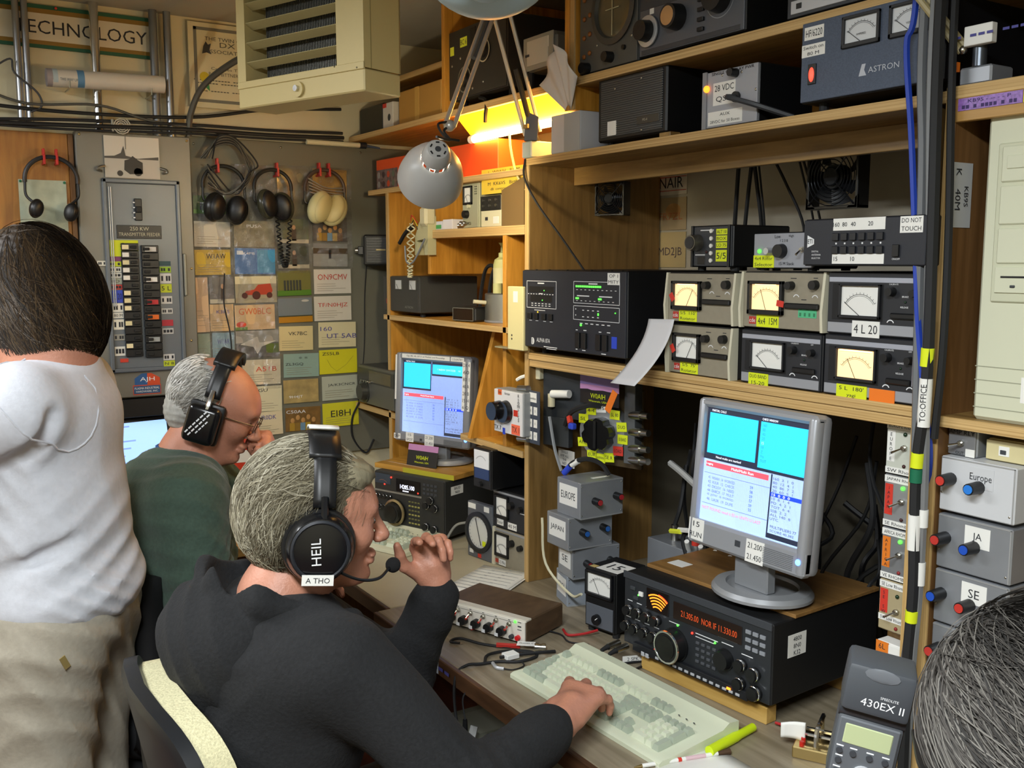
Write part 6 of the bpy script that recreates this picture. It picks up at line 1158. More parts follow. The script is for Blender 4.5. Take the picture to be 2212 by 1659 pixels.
# ================================================================== unit heater
HM = mt('cdbb82', .45, .05); t = thing('unit_heater', 'cream metal unit heater with louvres hanging from the ceiling', 'heater', (.895, 2.0, 2.003), -70)
W_, H_, D_ = .43, .40, .112
bx(t, 'bottom_tray', (-W_, 0), (0, D_), (0, .048), HM, .003); b = B(); b.box(-W_, -W_ + .03, 0, D_, .05, H_); b.box(-.085, 0, 0, D_, .05, H_); b.box(-W_, 0, D_ - .004, D_, .05, H_); b.box(-W_, 0, 0, D_, H_ - .03, H_); b.obj('cabinet', t, HM)
bx(t, 'front_frame', (-W_, -.0), (-.002, .004), (.046, .062), HM, .001); bx(t, 'coil_block', (-W_ + .05, -.09), (.05, .06), (.06, H_ - .04), mt('2a2418', .6), 0)
b = B()
for k in range(52): b.box(-W_ + .055 + k * .0055, -W_ + .057 + k * .0055, .044, .05, .07, H_ - .04)
tag(b.obj('heating_fins', t, mt('6a6a64', .35, .7)), kind='stuff')
for k in range(6): B().box(-W_ + .006, -.088, -.012, .012, -.0012, .0012, M=Matrix.Translation((0, .014, .1 + k * .045)) @ Matrix.Rotation(R(-28), 4, 'X')).obj('louvre', t, mt('b4a878', .45))
cy(t, 'thermostat_plate', (-.21, -.001, .024), (-.21, -.006, .024), .017, HM, seg=24); cy(t, 'thermostat_shaft', (-.212, -.006, .026), (-.212, -.012, .026), .007, CHROME)
for x, z in ((-.02, .05), (-.09, .06)): B().ell((x, -.002, z), (.002, .002, .002), 8).obj('screw', t, NICK)
bx(t, 'side_seam', (-.001, .0008), (.02, .022), (.05, H_), mt('9a8a58', .5), 0)
for y in (.03, .09):
    bx(t, 'hanger', (-.36, -.34), (y - .01, y + .01), (H_, CZ - 2.003), GR, .001); bx(t, 'hanger', (-.06, -.04), (y - .01, y + .01), (H_, CZ - 2.003), GR, .001)
# ================================================================== arm lamps
def arm(t, p, q, nm='arm', off=.011, m=None):
    p, q = Vector(p), Vector(q); s = (q - p).cross(Vector((.84, .54, 0)).cross(Vector((0, 0, 1)))).normalized() if False else Vector((.84, -.54, 0))
    s = s - (q - p).normalized() * s.dot((q - p).normalized()); s.normalize()
    for k in (-1, 1): B().tube([p + s * off * k, q + s * off * k], .0055, 8).obj(nm, t, m or mt('c9c7c2', .35, .5))
    return s
def head(t, C_, ax, r, m, lit):
    q = Vector(ax).normalized().to_track_quat('Z', 'Y').to_matrix().to_4x4(); M = Matrix.Translation(C_) @ q
    B().lathe([(r, -.045), (r * 1.0, -.043), (r * .98, -.03), (r * .9, 0), (r * .74, .028), (r * .52, .046), (r * .43, .050), (r * .42, .046), (r * .5, .043), (r * .72, .025), (r * .88, -.003), (r * .965, -.031), (r, -.045)], 44, M).obj('shade', t, m)
    for k in range(10):
        a = 2 * PI * k / 10; B().box(-.005, .005, -.0012, .0012, .046, .062, M=M @ Matrix.Rotation(a, 4, 'Z') @ Matrix.Translation((0, -r * .42, 0))).obj('vent_post', t, m)
    B().lathe([(r * .43, .060), (r * .43, .064), (r * .36, .088), (r * .3, .094), (r * .08, .096)], 28, M).obj('cap', t, m); B().lathe([(r * .09, .093), (r * .09, .0965), (0, .0965)], 14, M).obj('cap_screw', t, DG)
    for k in range(6):
        a = 2 * PI * k / 6; B().box(-.004, .004, -.0015, .0015, 0, .003, M=M @ Matrix.Rotation(a, 4, 'Z') @ Matrix.Translation((0, -r * .22, .0935))).obj('vent_slot', t, K)
    if lit:
        B().ell((0, 0, .045), (.022, .022, .024), 16).obj('bulb', t, mt('fff3d8', .4, emit=9)).matrix_local = M
    return M
t = thing('arm_lamp', 'grey sprung arm lamp clamped on the shelf with its bulb lit', 'lamp', (0, 0, 0))
P0, E_, J_ = Vector((1.47, 2.215, 1.975)), Vector((1.335, 2.175, 2.30)), Vector((1.14, 2.07, 1.955))
bx(t, 'clamp', (1.455, 1.53), (2.20, 2.245), (1.912, 1.955), mt('9aa4a0', .5), .003); cy(t, 'post', (1.49, 2.222, 1.955), (1.475, 2.218, 1.975), .008, K); B().prism([(-.018, -.03), (.016, -.03), (.02, .03), (-.012, .045)], -.012, .012, M=Matrix.Translation((1.462, 2.21, 1.985)) @ Matrix.Rotation(R(-35), 4, 'Z')).obj('pivot_bracket', t, K)
bx(t, 'rating_label', (1.437, 1.442), (2.19, 2.21), (1.985, 1.995), mt('8a7040', .5), 0)
arm(t, P0, E_, 'lower_arm', .02); B().tube([P0.lerp(E_, .1) + Vector((0, 0, 0)), P0.lerp(E_, .48)], .0075, 8).obj('spring', t, K)
arm(t, E_, J_, 'upper_arm'); B().tube([E_.lerp(J_, .12), E_.lerp(J_, .5)], .0065, 8).obj('spring', t, mt('7a8088', .3, .8)); bx(t, 'elbow_plate', (E_.x - .015, E_.x + .015), (E_.y - .02, E_.y + .02), (E_.z - .02, E_.z + .02), mt('c9c7c2', .35, .5), .003)
ty = Vector((-.53, -.84, .05)); rt = Vector((.844, -.536, 0)); AX = ty * .9 + rt * .2 + Vector((0, 0, .36))
HC = Vector((1.103, 2.085, 1.853)); Mh = head(t, HC, AX, .079, mt('b4b4b2', .35), True)
b = B(); b.tube(cr([J_, J_ + Vector((-.02, -.01, -.015)), J_ + Vector((-.01, -.02, -.035)), HC + AX.normalized() * .07 + Vector((0, 0, .04))], 5), .0032, 6); b.obj('head_bracket', t, K); tb(t, 'cord', [J_ + Vector((.01, 0, .01)), J_ + Vector((-.035, -.01, .0)), J_ + Vector((-.02, -.02, -.03)), J_ + Vector((.015, -.02, -.035))], .0028, KM); B().ell(J_, (.014, .014, .014), 12).obj('joint', t, mt('c9c7c2', .35, .5))
pl = bpy.data.lights.new('arm_lamp_light', 'POINT'); pl.energy = 7; pl.color = (1, .86, .58); pl.shadow_soft_size = .03
po = bpy.data.objects.new('arm_lamp_light', pl); link(po, t); po.location = HC + AX.normalized() * .006
t = thing('arm_lamp', 'pale blue dome lamp head hanging at the top centre of the view', 'lamp', (0, 0, 0))
B0, E2, H2 = Vector((1.49, .965, 1.918)), Vector((1.30, 1.24, 2.39)), Vector((.665, 1.105, 2.032))
bx(t, 'clamp', (1.47, 1.53), (.93, .985), (1.917, 1.945), ALU, .003); cy(t, 'post', (1.48, .957, 1.945), (1.48, .957, 1.985), .011, mt('5a6068', .3, .7)); o = bx(t, 'rating_label', (1.458, 1.472), (.925, .972), (1.975, 2.005), W, .001); tx(o, '---- --- ---', 0, 0, .004, BINK, M=Matrix.Translation((1.4575, .9485, 1.99)) @ Matrix.Rotation(R(-90), 4, 'Z')); bx(t, 'orange_tab', (1.466, 1.472), (.985, .99), (1.94, 1.955), ORG, 0)
arm(t, (1.47, .978, 1.972), E2, 'lower_arm', .006, mt('a89a70', .5)); arm(t, E2, H2 + Vector((.02, 0, .05)), 'upper_arm', .01); B().ell((1.465, .977, 1.972), (.007, .007, .007), 10).obj('joint', t, NICK)
head(t, H2, Vector((-.26, -.42, -.35)), .105, mt('b4ccd4', .4), False)
# ================================================================== people: smooth implicit surfaces meshed with surface nets
def V3(*a): return np.array(a, dtype=np.float64)
def rotm(yaw, pitch=0, roll=0):
    """local x forward, y left, z up; yaw about z, pitch>0 looks down, roll>0 leans to the person's right"""
    cy_, sy = math.cos(R(yaw)), math.sin(R(yaw)); cp, sp = math.cos(R(pitch)), math.sin(R(pitch)); cr_, sr = math.cos(R(roll)), math.sin(R(roll))
    Rz = np.array([[cy_, -sy, 0], [sy, cy_, 0], [0, 0, 1]]); Ry = np.array([[cp, 0, sp], [0, 1, 0], [-sp, 0, cp]]); Rx = np.array([[1, 0, 0], [0, cr_, -sr], [0, sr, cr_]])
    return Rz @ Ry @ Rx
def sdf_obj(name, parent, mats, prims, vox, disp=None, smooth_iter=0):
    lo = np.full(3, 1e9); hi = -lo
    for p in prims:
        if p[0][0] == '-': continue
        if p[0] == 'c': a, b, r = p[1], p[2], max(p[3], p[4]); l_, h_ = np.minimum(a, b) - r, np.maximum(a, b) + r
        else: r = max(p[2]); l_, h_ = p[1] - r, p[1] + r
        lo = np.minimum(lo, l_); hi = np.maximum(hi, h_)
    lo -= .03; hi += .03
    n = np.ceil((hi - lo) / vox).astype(int) + 1
    ax = [lo[i] + vox * np.arange(n[i]) for i in range(3)]
    D = np.full(n, .5, dtype=np.float32)
    for p in prims:
        op = p[0]; sub = op[0] == '-'; kind = op[-1]
        if kind == 'c': a, b, ra, rb, k = p[1:6]; r = max(ra, rb); l_, h_ = np.minimum(a, b) - r, np.maximum(a, b) + r
        else: c, rad, k = p[1:4]; Rm = p[4] if len(p) > 4 else None; r = max(rad); l_, h_ = c - r, c + r
        m = k + .035
        i0 = np.maximum(((l_ - m - lo) / vox).astype(int), 0); i1 = np.minimum(((h_ + m - lo) / vox).astype(int) + 2, n)
        if (i1 <= i0).any(): continue
        sl = tuple(slice(i0[j], i1[j]) for j in range(3))
        X = ax[0][sl[0]][:, None, None].astype(np.float32); Y = ax[1][sl[1]][None, :, None].astype(np.float32); Z = ax[2][sl[2]][None, None, :].astype(np.float32)
        if kind == 'c':
            ba = b - a; L2 = max(float(ba @ ba), 1e-12)
            dx, dy, dz = X - np.float32(a[0]), Y - np.float32(a[1]), Z - np.float32(a[2])
            t = np.clip((dx * np.float32(ba[0]) + dy * np.float32(ba[1]) + dz * np.float32(ba[2])) / np.float32(L2), 0, 1)
            d = np.sqrt((dx - t * np.float32(ba[0])) ** 2 + (dy - t * np.float32(ba[1])) ** 2 + (dz - t * np.float32(ba[2])) ** 2) - (ra + (rb - ra) * t).astype(np.float32)
        else:
            dx, dy, dz = X - np.float32(c[0]), Y - np.float32(c[1]), Z - np.float32(c[2])
            if Rm is not None:
                q = [dx * np.float32(Rm[0, i]) + dy * np.float32(Rm[1, i]) + dz * np.float32(Rm[2, i]) for i in range(3)]
            else: q = [dx, dy, dz]
            k0 = np.sqrt(sum((q[i] / np.float32(rad[i])) ** 2 for i in range(3))); k1 = np.sqrt(sum((q[i] / np.float32(rad[i] ** 2)) ** 2 for i in range(3))) + 1e-6
            d = k0 * (k0 - 1) / k1
        C0 = D[sl]
        if sub: d = -d; h = np.clip(.5 - .5 * (C0 - d) / k, 0, 1); D[sl] = C0 * (1 - h) + d * h + k * h * (1 - h)
        else: h = np.clip(.5 + .5 * (C0 - d) / k, 0, 1); D[sl] = C0 * (1 - h) + d * h - k * h * (1 - h)
    if disp is not None:
        I = np.nonzero(np.abs(D) < .03); D[I] += disp(ax[0][I[0]], ax[1][I[1]], ax[2][I[2]]).astype(np.float32)
    ins = D < 0
    cnt = np.zeros(n - 1, dtype=np.int8)
    for i in (0, 1):
        for j in (0, 1):
            for k in (0, 1): cnt += ins[i:n[0] - 1 + i, j:n[1] - 1 + j, k:n[2] - 1 + k]
    act = np.nonzero((cnt > 0) & (cnt < 8)); N = len(act[0])
    idx = np.full(n - 1, -1, dtype=np.int32); idx[act] = np.arange(N)
    cor = [(i, j, k) for i in (0, 1) for j in (0, 1) for k in (0, 1)]
    val = np.stack([D[act[0] + c[0], act[1] + c[1], act[2] + c[2]] for c in cor], 1)
    acc = np.zeros((N, 3)); ct = np.zeros(N)
    for a in range(8):
        for b in range(a + 1, 8):
            if sum(abs(cor[a][q] - cor[b][q]) for q in range(3)) != 1: continue
            va, vb = val[:, a], val[:, b]; m = (va < 0) != (vb < 0)
            t = np.where(m, va / np.where(m, va - vb, 1), 0)
            P = np.array(cor[a])[None] + t[:, None] * (np.array(cor[b]) - np.array(cor[a]))[None]
            acc += P * m[:, None]; ct += m
    vs = (np.stack(act, 1) + acc / ct[:, None]) * vox + lo
    quads = []
    for axn in range(3):
        s0 = [slice(None)] * 3; s1 = [slice(None)] * 3; s0[axn] = slice(0, n[axn] - 1); s1[axn] = slice(1, n[axn])
        A, Bv = ins[tuple(s0)], ins[tuple(s1)]
        e = np.nonzero(A != Bv); E = np.stack(e, 1); fl = A[e]
        o1, o2 = (axn + 1) % 3, (axn + 2) % 3
        ok = (E[:, o1] > 0) & (E[:, o2] > 0) & (E[:, o1] < n[o1] - 1) & (E[:, o2] < n[o2] - 1); E, fl = E[ok], fl[ok]
        def g(da, db):
            q = E.copy(); q[:, o1] -= da; q[:, o2] -= db; return idx[q[:, 0], q[:, 1], q[:, 2]]
        q = np.stack([g(0, 0), g(1, 0), g(1, 1), g(0, 1)], 1); q[~fl] = q[~fl][:, ::-1]; quads.append(q)
    Q = np.concatenate(quads).astype(np.int32)
    Q = Q[(Q >= 0).all(1)]
    me = bpy.data.meshes.new(name); me.vertices.add(len(vs)); me.vertices.foreach_set('co', vs.astype(np.float32).ravel())
    me.loops.add(len(Q) * 4); me.loops.foreach_set('vertex_index', Q.ravel()); me.polygons.add(len(Q)); me.polygons.foreach_set('loop_start', np.arange(len(Q)) * 4); me.polygons.foreach_set('loop_total', np.full(len(Q), 4))
    me.update(calc_edges=True); me.validate()
    me.polygons.foreach_set('use_smooth', [True] * len(me.polygons))
    for m in (mats if isinstance(mats, list) else [mats]): me.materials.append(m)
    return link(bpy.data.objects.new(name, me), parent)
def head_prims(c, Rm, s=1.0, neck=None, beard=0):
    P = lambda *p: c + Rm @ (np.array(p) * s)
    E = lambda p, r, k: ('e', P(*p), tuple(x * s for x in r), k * s, Rm)
    Cp = lambda a, b, ra, rb, k: ('c', P(*a), P(*b), ra * s, rb * s, k * s)
    L = [E((-.014, 0, .036), (.098, .076, .086), .02), E((.028, 0, -.03), (.064, .058, .084), .03), E((.045, 0, .03), (.052, .06, .05), .03)]
    for y in (-1, 1):
        L += [Cp((-.012, y * .054, -.045), (.06, y * .022, -.098), .02, .016, .03), E((.066, y * .036, -.022), (.026, .024, .024), .025), E((-.006, y * .077, -.012), (.017, .008, .03), .006)]
    L += [E((.08, 0, -.098), (.018, .022, .016), .022), Cp((.086, -.034, .026), (.086, .034, .026), .010, .010, .02), Cp((.094, 0, .012), (.117, 0, -.026), .0075, .0105, .012), E((.113, 0, -.031), (.012, .0105, .009), .008)]
    for y in (-1, 1): L += [E((.106, y * .012, -.033), (.009, .007, .007), .006)]
    L += [E((.096, 0, -.061), (.010, .024, .0065), .008), E((.094, 0, -.073), (.010, .021, .007), .007)]
    for y in (-1, 1): L.append(('-e', P(.103, y * .031, .006), (.013 * s, .017 * s, .011 * s), .012 * s, Rm))
    for y in (-1, 1): L.append(E((.083, y * .031, .005), (.0115, .013, .0115), .004))
    L.append(('-c', P(.108, -.018, -.067), P(.108, .018, -.067), .0016 * s, .0016 * s, .004 * s))
    if neck is not None: L += [('c', P(-.03, 0, -.06), neck, .05 * s, .056 * s, .03), ('c', P(.025, 0, -.085), neck + Rm @ np.array([.025, 0, 0]), .028 * s, .036 * s, .03)]
    return L
def hand_prims(w, d, n, right, curls, spread=.0, thumb=(.5, .4), s=1.0):
    d = d / np.linalg.norm(d); n = n - d * (n @ d); n /= np.linalg.norm(n); sd = np.cross(d, n); g = -1 if right else 1
    L = [('c', w, w + d * .04 * s, .026 * s, .027 * s, .015)]
    for q in (-.026, -.009, .009, .026): L.append(('c', w + d * .022 * s + sd * q * .7 * s, w + d * .086 * s + sd * q * s, .0145 * s, .0125 * s, .012))
    def rot(v, a): return v * math.cos(a) + np.cross(sd, v) * math.sin(a)
    sgn = 1 if rot(d, .1) @ n < 0 else -1
    for i, (off, ln) in enumerate(((.030, .070), (.010, .080), (-.011, .074), (-.030, .058))):
        p = w + (d * (.088 - .006 * abs(i - 1)) + sd * off * g) * s; a = 0; dd = d + sd * g * spread * (1.5 - i)
        dd = dd / np.linalg.norm(dd); r = .0098 if i < 3 else .0084
        for j, fr_ in enumerate((.45, .31, .24)):
            a += curls[i][j]; v = rot(dd, sgn * a); q = p + v * ln * fr_ * s
            L.append(('c', p, q, (r - .0009 * j) * s, (r - .0009 * (j + 1)) * s, .0045)); p = q
    p = w + (d * .028 + sd * g * .026) * s; v = d * .62 + sd * g * .7 - n * thumb[0]; v /= np.linalg.norm(v); q = p + v * .045 * s
    L.append(('c', p, q, .0155 * s, .0115 * s, .012)); v2 = v * .6 + d * .7 - n * thumb[1] * .6 - sd * g * .15; v2 /= np.linalg.norm(v2)
    q2 = q + v2 * .03 * s; L.append(('c', q, q2, .011 * s, .0095 * s, .005)); L.append(('c', q2, q2 + (v2 * .8 + d * .2) * .022 * s, .0098 * s, .0075 * s, .004))
    return L
def folds(specs, seed=0):
    rg = np.random.RandomState(seed); ph = rg.rand(6) * 6.28
    def f(x, y, z):
        w = np.sin(7 * x + 3 * z + ph[0]) + np.sin(9 * y - 5 * z + ph[1]) + .6 * np.sin(17 * x - 11 * y + 8 * z + ph[2])
        out = 0
        for (dx, dy, dz), lam, A, c, rad in specs:
            s_ = np.sin(6.283 * (x * dx + y * dy + z * dz) / lam + 1.3 * w) ; v = A * (np.abs(s_) * 2 - 1)
            if c is not None: v = v * np.exp(-((x - c[0]) ** 2 + (y - c[1]) ** 2 + (z - c[2]) ** 2) / rad ** 2)
            out = out + v
        return out
    return f
def hair_mesh(name, parent, mats, c, Rm, n, keep, length, flow, lift=.004, width=.0017, rad=(.1, .079, .09), ctr=(-.014, 0, .036), seed=1, steps=7, wave=.004):
    rg = np.random.RandomState(seed); rad = np.array(rad); ctr = np.array(ctr)
    u = rg.normal(size=(n * 4, 3)); u /= np.linalg.norm(u, axis=1)[:, None]
    u = u[keep(u[:, 0], u[:, 1], u[:, 2], rg.rand(len(u)))][:n]; N = len(u); col = lambda a: a[:, None]
    p = ctr + u * rad; st_ = col(length * (.7 + .6 * rg.rand(N)) / steps); off = col(rg.rand(N) * lift); ph = rg.rand(N) * 6.28; wd = width * (.6 + .8 * rg.rand(N)); jit = rg.normal(size=(N, 3)) * .28
    out = np.zeros((N, steps + 1, 2, 3))
    for k in range(steps + 1):
        nn = (p - ctr) / rad ** 2; nn /= col(np.linalg.norm(nn, axis=1))
        v = flow(p - ctr, u) + jit; v = v - nn * col((v * nn).sum(1)); v /= col(np.linalg.norm(v, axis=1)) + 1e-9
        sd = np.cross(v, nn); o = nn * (off + lift * .8 * math.sin(min(1, k / steps * 1.3) * 2.0)) + sd * col(wave * np.sin(ph + k * .9) * (k / steps)); ww = col(wd * (1 - .75 * (k / steps) ** 2))
        for i_, s_ in enumerate((-1, 1)): out[:, k, i_] = p + o + sd * ww * s_ * .5 + nn * .0004 * s_
        p = p + v * st_; q = (p - ctr) / rad; p = ctr + q / col(np.linalg.norm(q, axis=1)) * rad
    vs = c + out.reshape(-1, 3) @ Rm.T
    base = (np.arange(N) * 2 * (steps + 1))[:, None] + 2 * np.arange(steps)[None]; Q = np.stack([base, base + 1, base + 3, base + 2], -1).reshape(-1, 4).astype(np.int32)
    me = bpy.data.meshes.new(name); me.vertices.add(len(vs)); me.vertices.foreach_set('co', vs.astype(np.float32).ravel()); me.loops.add(len(Q) * 4); me.loops.foreach_set('vertex_index', Q.ravel()); me.polygons.add(len(Q)); me.polygons.foreach_set('loop_start', np.arange(len(Q)) * 4); me.polygons.foreach_set('loop_total', np.full(len(Q), 4))
    me.polygons.foreach_set('material_index', np.repeat((rg.rand(N) * len(mats)).astype(np.int32), steps)); me.update(calc_edges=True); me.polygons.foreach_set('use_smooth', [True] * len(Q))
    for m in mats: me.materials.append(m)
    return link(bpy.data.objects.new(name, me), parent)
def fl(x, y, z): return np.stack(np.broadcast_arrays(x, y, z), -1).astype(float)
SKIN = mt('b98068', .5, ns=.14, nsc=14, bump=.12, bsc=180); SKIN2 = mt('bb7f66', .5, ns=.16, nsc=12, bump=.12, bsc=180)
def eyes(P, c, Rm, brow):
    for y in (-1, 1):
        o = B().ell((0, 0, 0), (.0105, .0105, .0105), 14).obj('eye', P, mt('d8d0c8', .25)); o.location = c + Rm @ V3(.0865, y * .031, .005)
        i = B().ell((0, 0, 0), (.003, .005, .005), 10).obj('iris', o, mt('3a3026', .2)); i.location = Rm @ V3(.0092, 0, -.001)
        tb(P, 'eyebrow', [c + Rm @ V3(.1, y * .014, .026), c + Rm @ V3(.099, y * .03, .032), c + Rm @ V3(.088, y * .047, .026)], .0034, brow)

# ---------------------------------------------------------------- operator in the black hoodie
HOOD = mt('17181a', .95, ns=.25, nsc=160, bump=.2)
t3 = thing('person', 'seated person in black hoodie and headset typing at the near keyboard', 'person', (.5, 1.62, 0)); t3.location = (0, 0, 0)
c3 = V3(.624, 1.629, 1.187); R3 = rotm(-17, 5, 0); C7 = V3(.552, 1.64, 1.055)
RS, RE, RW = V3(.60, 1.452, .985), V3(.745, 1.31, .78), V3(.972, 1.368, .818)
LS, LE, LW = V3(.60, 1.81, .985), V3(.83, 1.73, .80), V3(.866, 1.64, 1.015)
body = head_prims(c3, R3, 1.02, C7) + [('c', C7, V3(.53, 1.63, .92), .06, .09, .05), ('e', V3(.53, 1.63, .84), (.10, .16, .2), .06), ('e', V3(.48, 1.62, .58), (.12, .16, .13), .06), ('c', RS, RE, .045, .038, .03), ('c', RE, RW, .036, .026, .02), ('c', LS, LE, .045, .038, .03), ('c', LE, LW, .036, .026, .02)]
hd = V3(1.10, 1.442, .80) - RW; body += hand_prims(RW, V3(.12, .062, .034), V3(-.22, -.2, 1), True, [(.42, .65, .4), (.45, .65, .45), (.5, .7, .45), (.55, .75, .45)], .22, (.8, .5), 1.14)
body += hand_prims(LW, V3(-.012, .01, .10), V3(.2, .96, 0), False, [(.95, .35, .2), (1.05, .5, .3), (1.2, 1.1, .6), (1.3, 1.2, .7)], .05, (.3, .5), 1.0)
sdf_obj('body', t3, SKIN, body, .0038)
def fold3(x, y, z): return folds([((.5, .4, .6), .16, .002, None, 0), ((.8, -.2, .5), .055, .0035, RE, .10), ((.9, .1, .3), .05, .003, LE, .1), ((.3, .9, .6), .10, .004, (.47, 1.62, .98), .12)], 3)(x, y, z)
HR = [(.66, 1.635, .985), (.645, 1.55, 1.01), (.57, 1.525, 1.045), (.49, 1.55, 1.08), (.445, 1.63, 1.098), (.455, 1.72, 1.095), (.53, 1.765, 1.065), (.63, 1.735, 1.015), (.66, 1.635, .985)]
top = [('e', V3(.545, 1.63, .86), (.150, .20, .21), .07), ('e', V3(.50, 1.62, .62), (.165, .205, .17), .08), ('e', V3(.53, 1.63, .96), (.13, .19, .11), .06), ('c', V3(.56, 1.47, .985), V3(.56, 1.79, .985), .075, .075, .05),
       ('c', RS, RE, .076, .066, .05), ('c', RE, RW - V3(.04, .012, .002), .064, .048, .03), ('c', RW - V3(.08, .022, .004), RW - V3(.035, .01, .002), .047, .042, .01), ('c', LS, LE, .074, .066, .05), ('c', LE, LW - V3(.002, -.004, .03), .062, .046, .03), ('c', LW - V3(.006, -.012, .06), LW - V3(0, 0, .02), .046, .042, .01),
       # hood lying on the shoulders
       ('-c', V3(.558, 1.642, 1.05), c3 + R3 @ V3(-.02, 0, -.03), .068, .064, .012)]
hoodie = sdf_obj('hoodie', t3, HOOD, top, .006, fold3)
sdf_obj('hood', hoodie, HOOD, [('e', V3(.455, 1.655, 1.0), (.105, .15, .10), .04), ('e', V3(.45, 1.63, .945), (.07, .11, .085), .04), ('e', V3(.56, 1.64, .985), (.12, .135, .055), .04)] + [('c', V3(*a), V3(*b), .024, .024, .018) for a, b in zip(HR[:-1], HR[1:])] + [('-e', V3(.525, 1.648, 1.095), (.088, .10, .085), .014), ('-e', V3(.60, 1.64, 1.08), (.07, .085, .075), .014)], .005, folds([((.9, -.5, .4), .17, .003, None, 0)], 11))
JEAN = mt('20242c', .9)
sdf_obj('trousers', t3, JEAN, [('e', V3(.47, 1.62, .54), (.16, .19, .11), .05), ('c', V3(.5, 1.53, .53), V3(.93, 1.52, .55), .085, .07, .05), ('c', V3(.93, 1.52, .55), V3(.92, 1.52, .12), .066, .052, .04), ('c', V3(.5, 1.72, .53), V3(.93, 1.76, .55), .085, .07, .05), ('c', V3(.93, 1.76, .55), V3(.92, 1.76, .12), .066, .052, .04)], .01)
for y in (1.52, 1.76): B().ell((.97, y, .05), (.13, .045, .05), 14).obj('shoe', t3, K)
eyes(t3, c3, R3, mt('6a5c4a', .8))
HG = [mt('9c957e', .6), mt('7b7460', .65), mt('b5af9a', .55), mt('5f5846', .7), mt('8c8570', .6)]
def hair_cap(P, c, Rm, s, m, specs): 
    return sdf_obj('hair', P, m, [('e', c + Rm @ (np.array(p) * s), tuple(x * s for x in r), .02, Rm) if o == '+' else ('-e', c + Rm @ (np.array(p) * s), tuple(x * s for x in r), .015, Rm) for o, p, r in specs], .005, folds([((.3, .2, .9), .03, .0016, None, 0)], 5))
h3 = hair_cap(t3, c3, R3, 1.02, mt('7d765f', .75, ns=.3, nsc=60, bump=.3, st=(1, 1, .2)), [('+', (-.022, 0, .04), (.104, .086, .09)), ('+', (-.062, 0, -.01), (.068, .076, .085)), ('+', (.045, 0, .08), (.05, .06, .03)), ('-', (.105, 0, -.01), (.075, .09, .078)), ('-', (.03, .085, -.05), (.055, .03, .06)), ('-', (.03, -.085, -.05), (.055, .03, .06)), ('-', (.0, 0, -.155), (.2, .2, .06))])
hair_mesh('hair_strands', h3, HG, c3, R3, 9000, lambda x, y, z, r: ~((x > .62) & (z < .45)) & (z > -1.0 + .1 * r) & ~((x > .25) & (z < -.1)), .075, lambda p, u: fl(-.5 - .3 * (p[:, 2] > 0), .3 * u[:, 1], -.9 + .6 * (p[:, 2] > .03)), .011, .0013, rad=(.107, .088, .113), ctr=(-.026, 0, .018), seed=4, wave=.006)
for o in h3.children: tag(o, kind='stuff')
# ---------------------------------------------------------------- man in the green sweatshirt
GREEN = mt('3f5246', .92, ns=.12, nsc=120, bump=.12, sheen=.15)
t2 = thing('person', 'seated grey-haired man in green sweatshirt with hand at his mouth', 'person')
c2 = V3(.692, 2.495, 1.268); R2 = rotm(-28, 24, 0); N2 = V3(.613, 2.505, 1.145)
RS2, RE2, RW2 = V3(.572, 2.315, 1.085), V3(.585, 2.275, .835), V3(.86, 2.38, .80); LS2, LE2, LW2 = V3(.67, 2.68, 1.085), V3(.93, 2.60, .835), V3(.845, 2.495, 1.105)
body = head_prims(c2, R2, 1.03, N2) + [('c', N2, V3(.57, 2.5, .95), .06, .1, .06), ('e', V3(.56, 2.5, .86), (.11, .17, .2), .06), ('e', V3(.50, 2.5, .58), (.12, .17, .13), .06), ('c', RS2, RE2, .045, .038, .03), ('c', RE2, RW2, .036, .026, .02), ('c', LS2, LE2, .045, .038, .03), ('c', LE2, LW2, .036, .027, .02)]
body += hand_prims(LW2, V3(-.035, -.03, .075), V3(.85, -.5, .25), False, [(1.1, 1.3, .8)] * 4, 0, (.5, .6), 1.0) + hand_prims(RW2, V3(.09, .03, -.005), V3(0, 0, 1), True, [(.4, .5, .3)] * 4, .05, (.6, .4), 1.0)
sdf_obj('body', t2, SKIN2, body, .0045)
top = [('e', V3(.565, 2.5, .90), (.155, .225, .23), .07), ('e', V3(.52, 2.49, .66), (.17, .22, .18), .08), ('c', V3(.575, 2.365, 1.08), V3(.645, 2.635, 1.08), .085, .085, .06), ('e', V3(.565, 2.49, 1.05), (.13, .2, .12), .06), ('c', RS2, RE2, .082, .074, .05), ('c', RE2, RW2 - V3(.02, .006, 0), .07, .05, .03), ('c', LS2, LE2, .078, .066, .05), ('c', LE2, LW2 - V3(-.01, -.01, .03), .062, .045, .03), ('c', N2 + V3(-.045, .0, -.01), N2 + V3(.02, -.05, -.03), .038, .034, .03), ('c', N2 + V3(-.045, .0, -.01), N2 + V3(.05, .04, -.03), .038, .034, .03), ('-c', N2 + V3(0, 0, -.01), c2, .066, .06, .01)]
sdf_obj('sweatshirt', t2, GREEN, top, .007, lambda x, y, z: folds([((.5, .4, .8), .1, .0025, None, 0), ((.7, .2, -.6), .06, .005, RE2 + V3(.05, 0, .03), .14), ((.5, .8, .2), .07, .004, (.68, 2.4, .95), .14)], 9)(x, y, z))
cy_pts = [tuple(N2 + V3(-.004, .0, .012) + rotm(-20, 20) @ V3(.066 * math.cos(a), .064 * math.sin(a), 0)) for a in [2 * PI * k / 24 for k in range(25)]]
B().tube(cy_pts, .006, 6).obj('collar', t2, mt('27508a', .7))
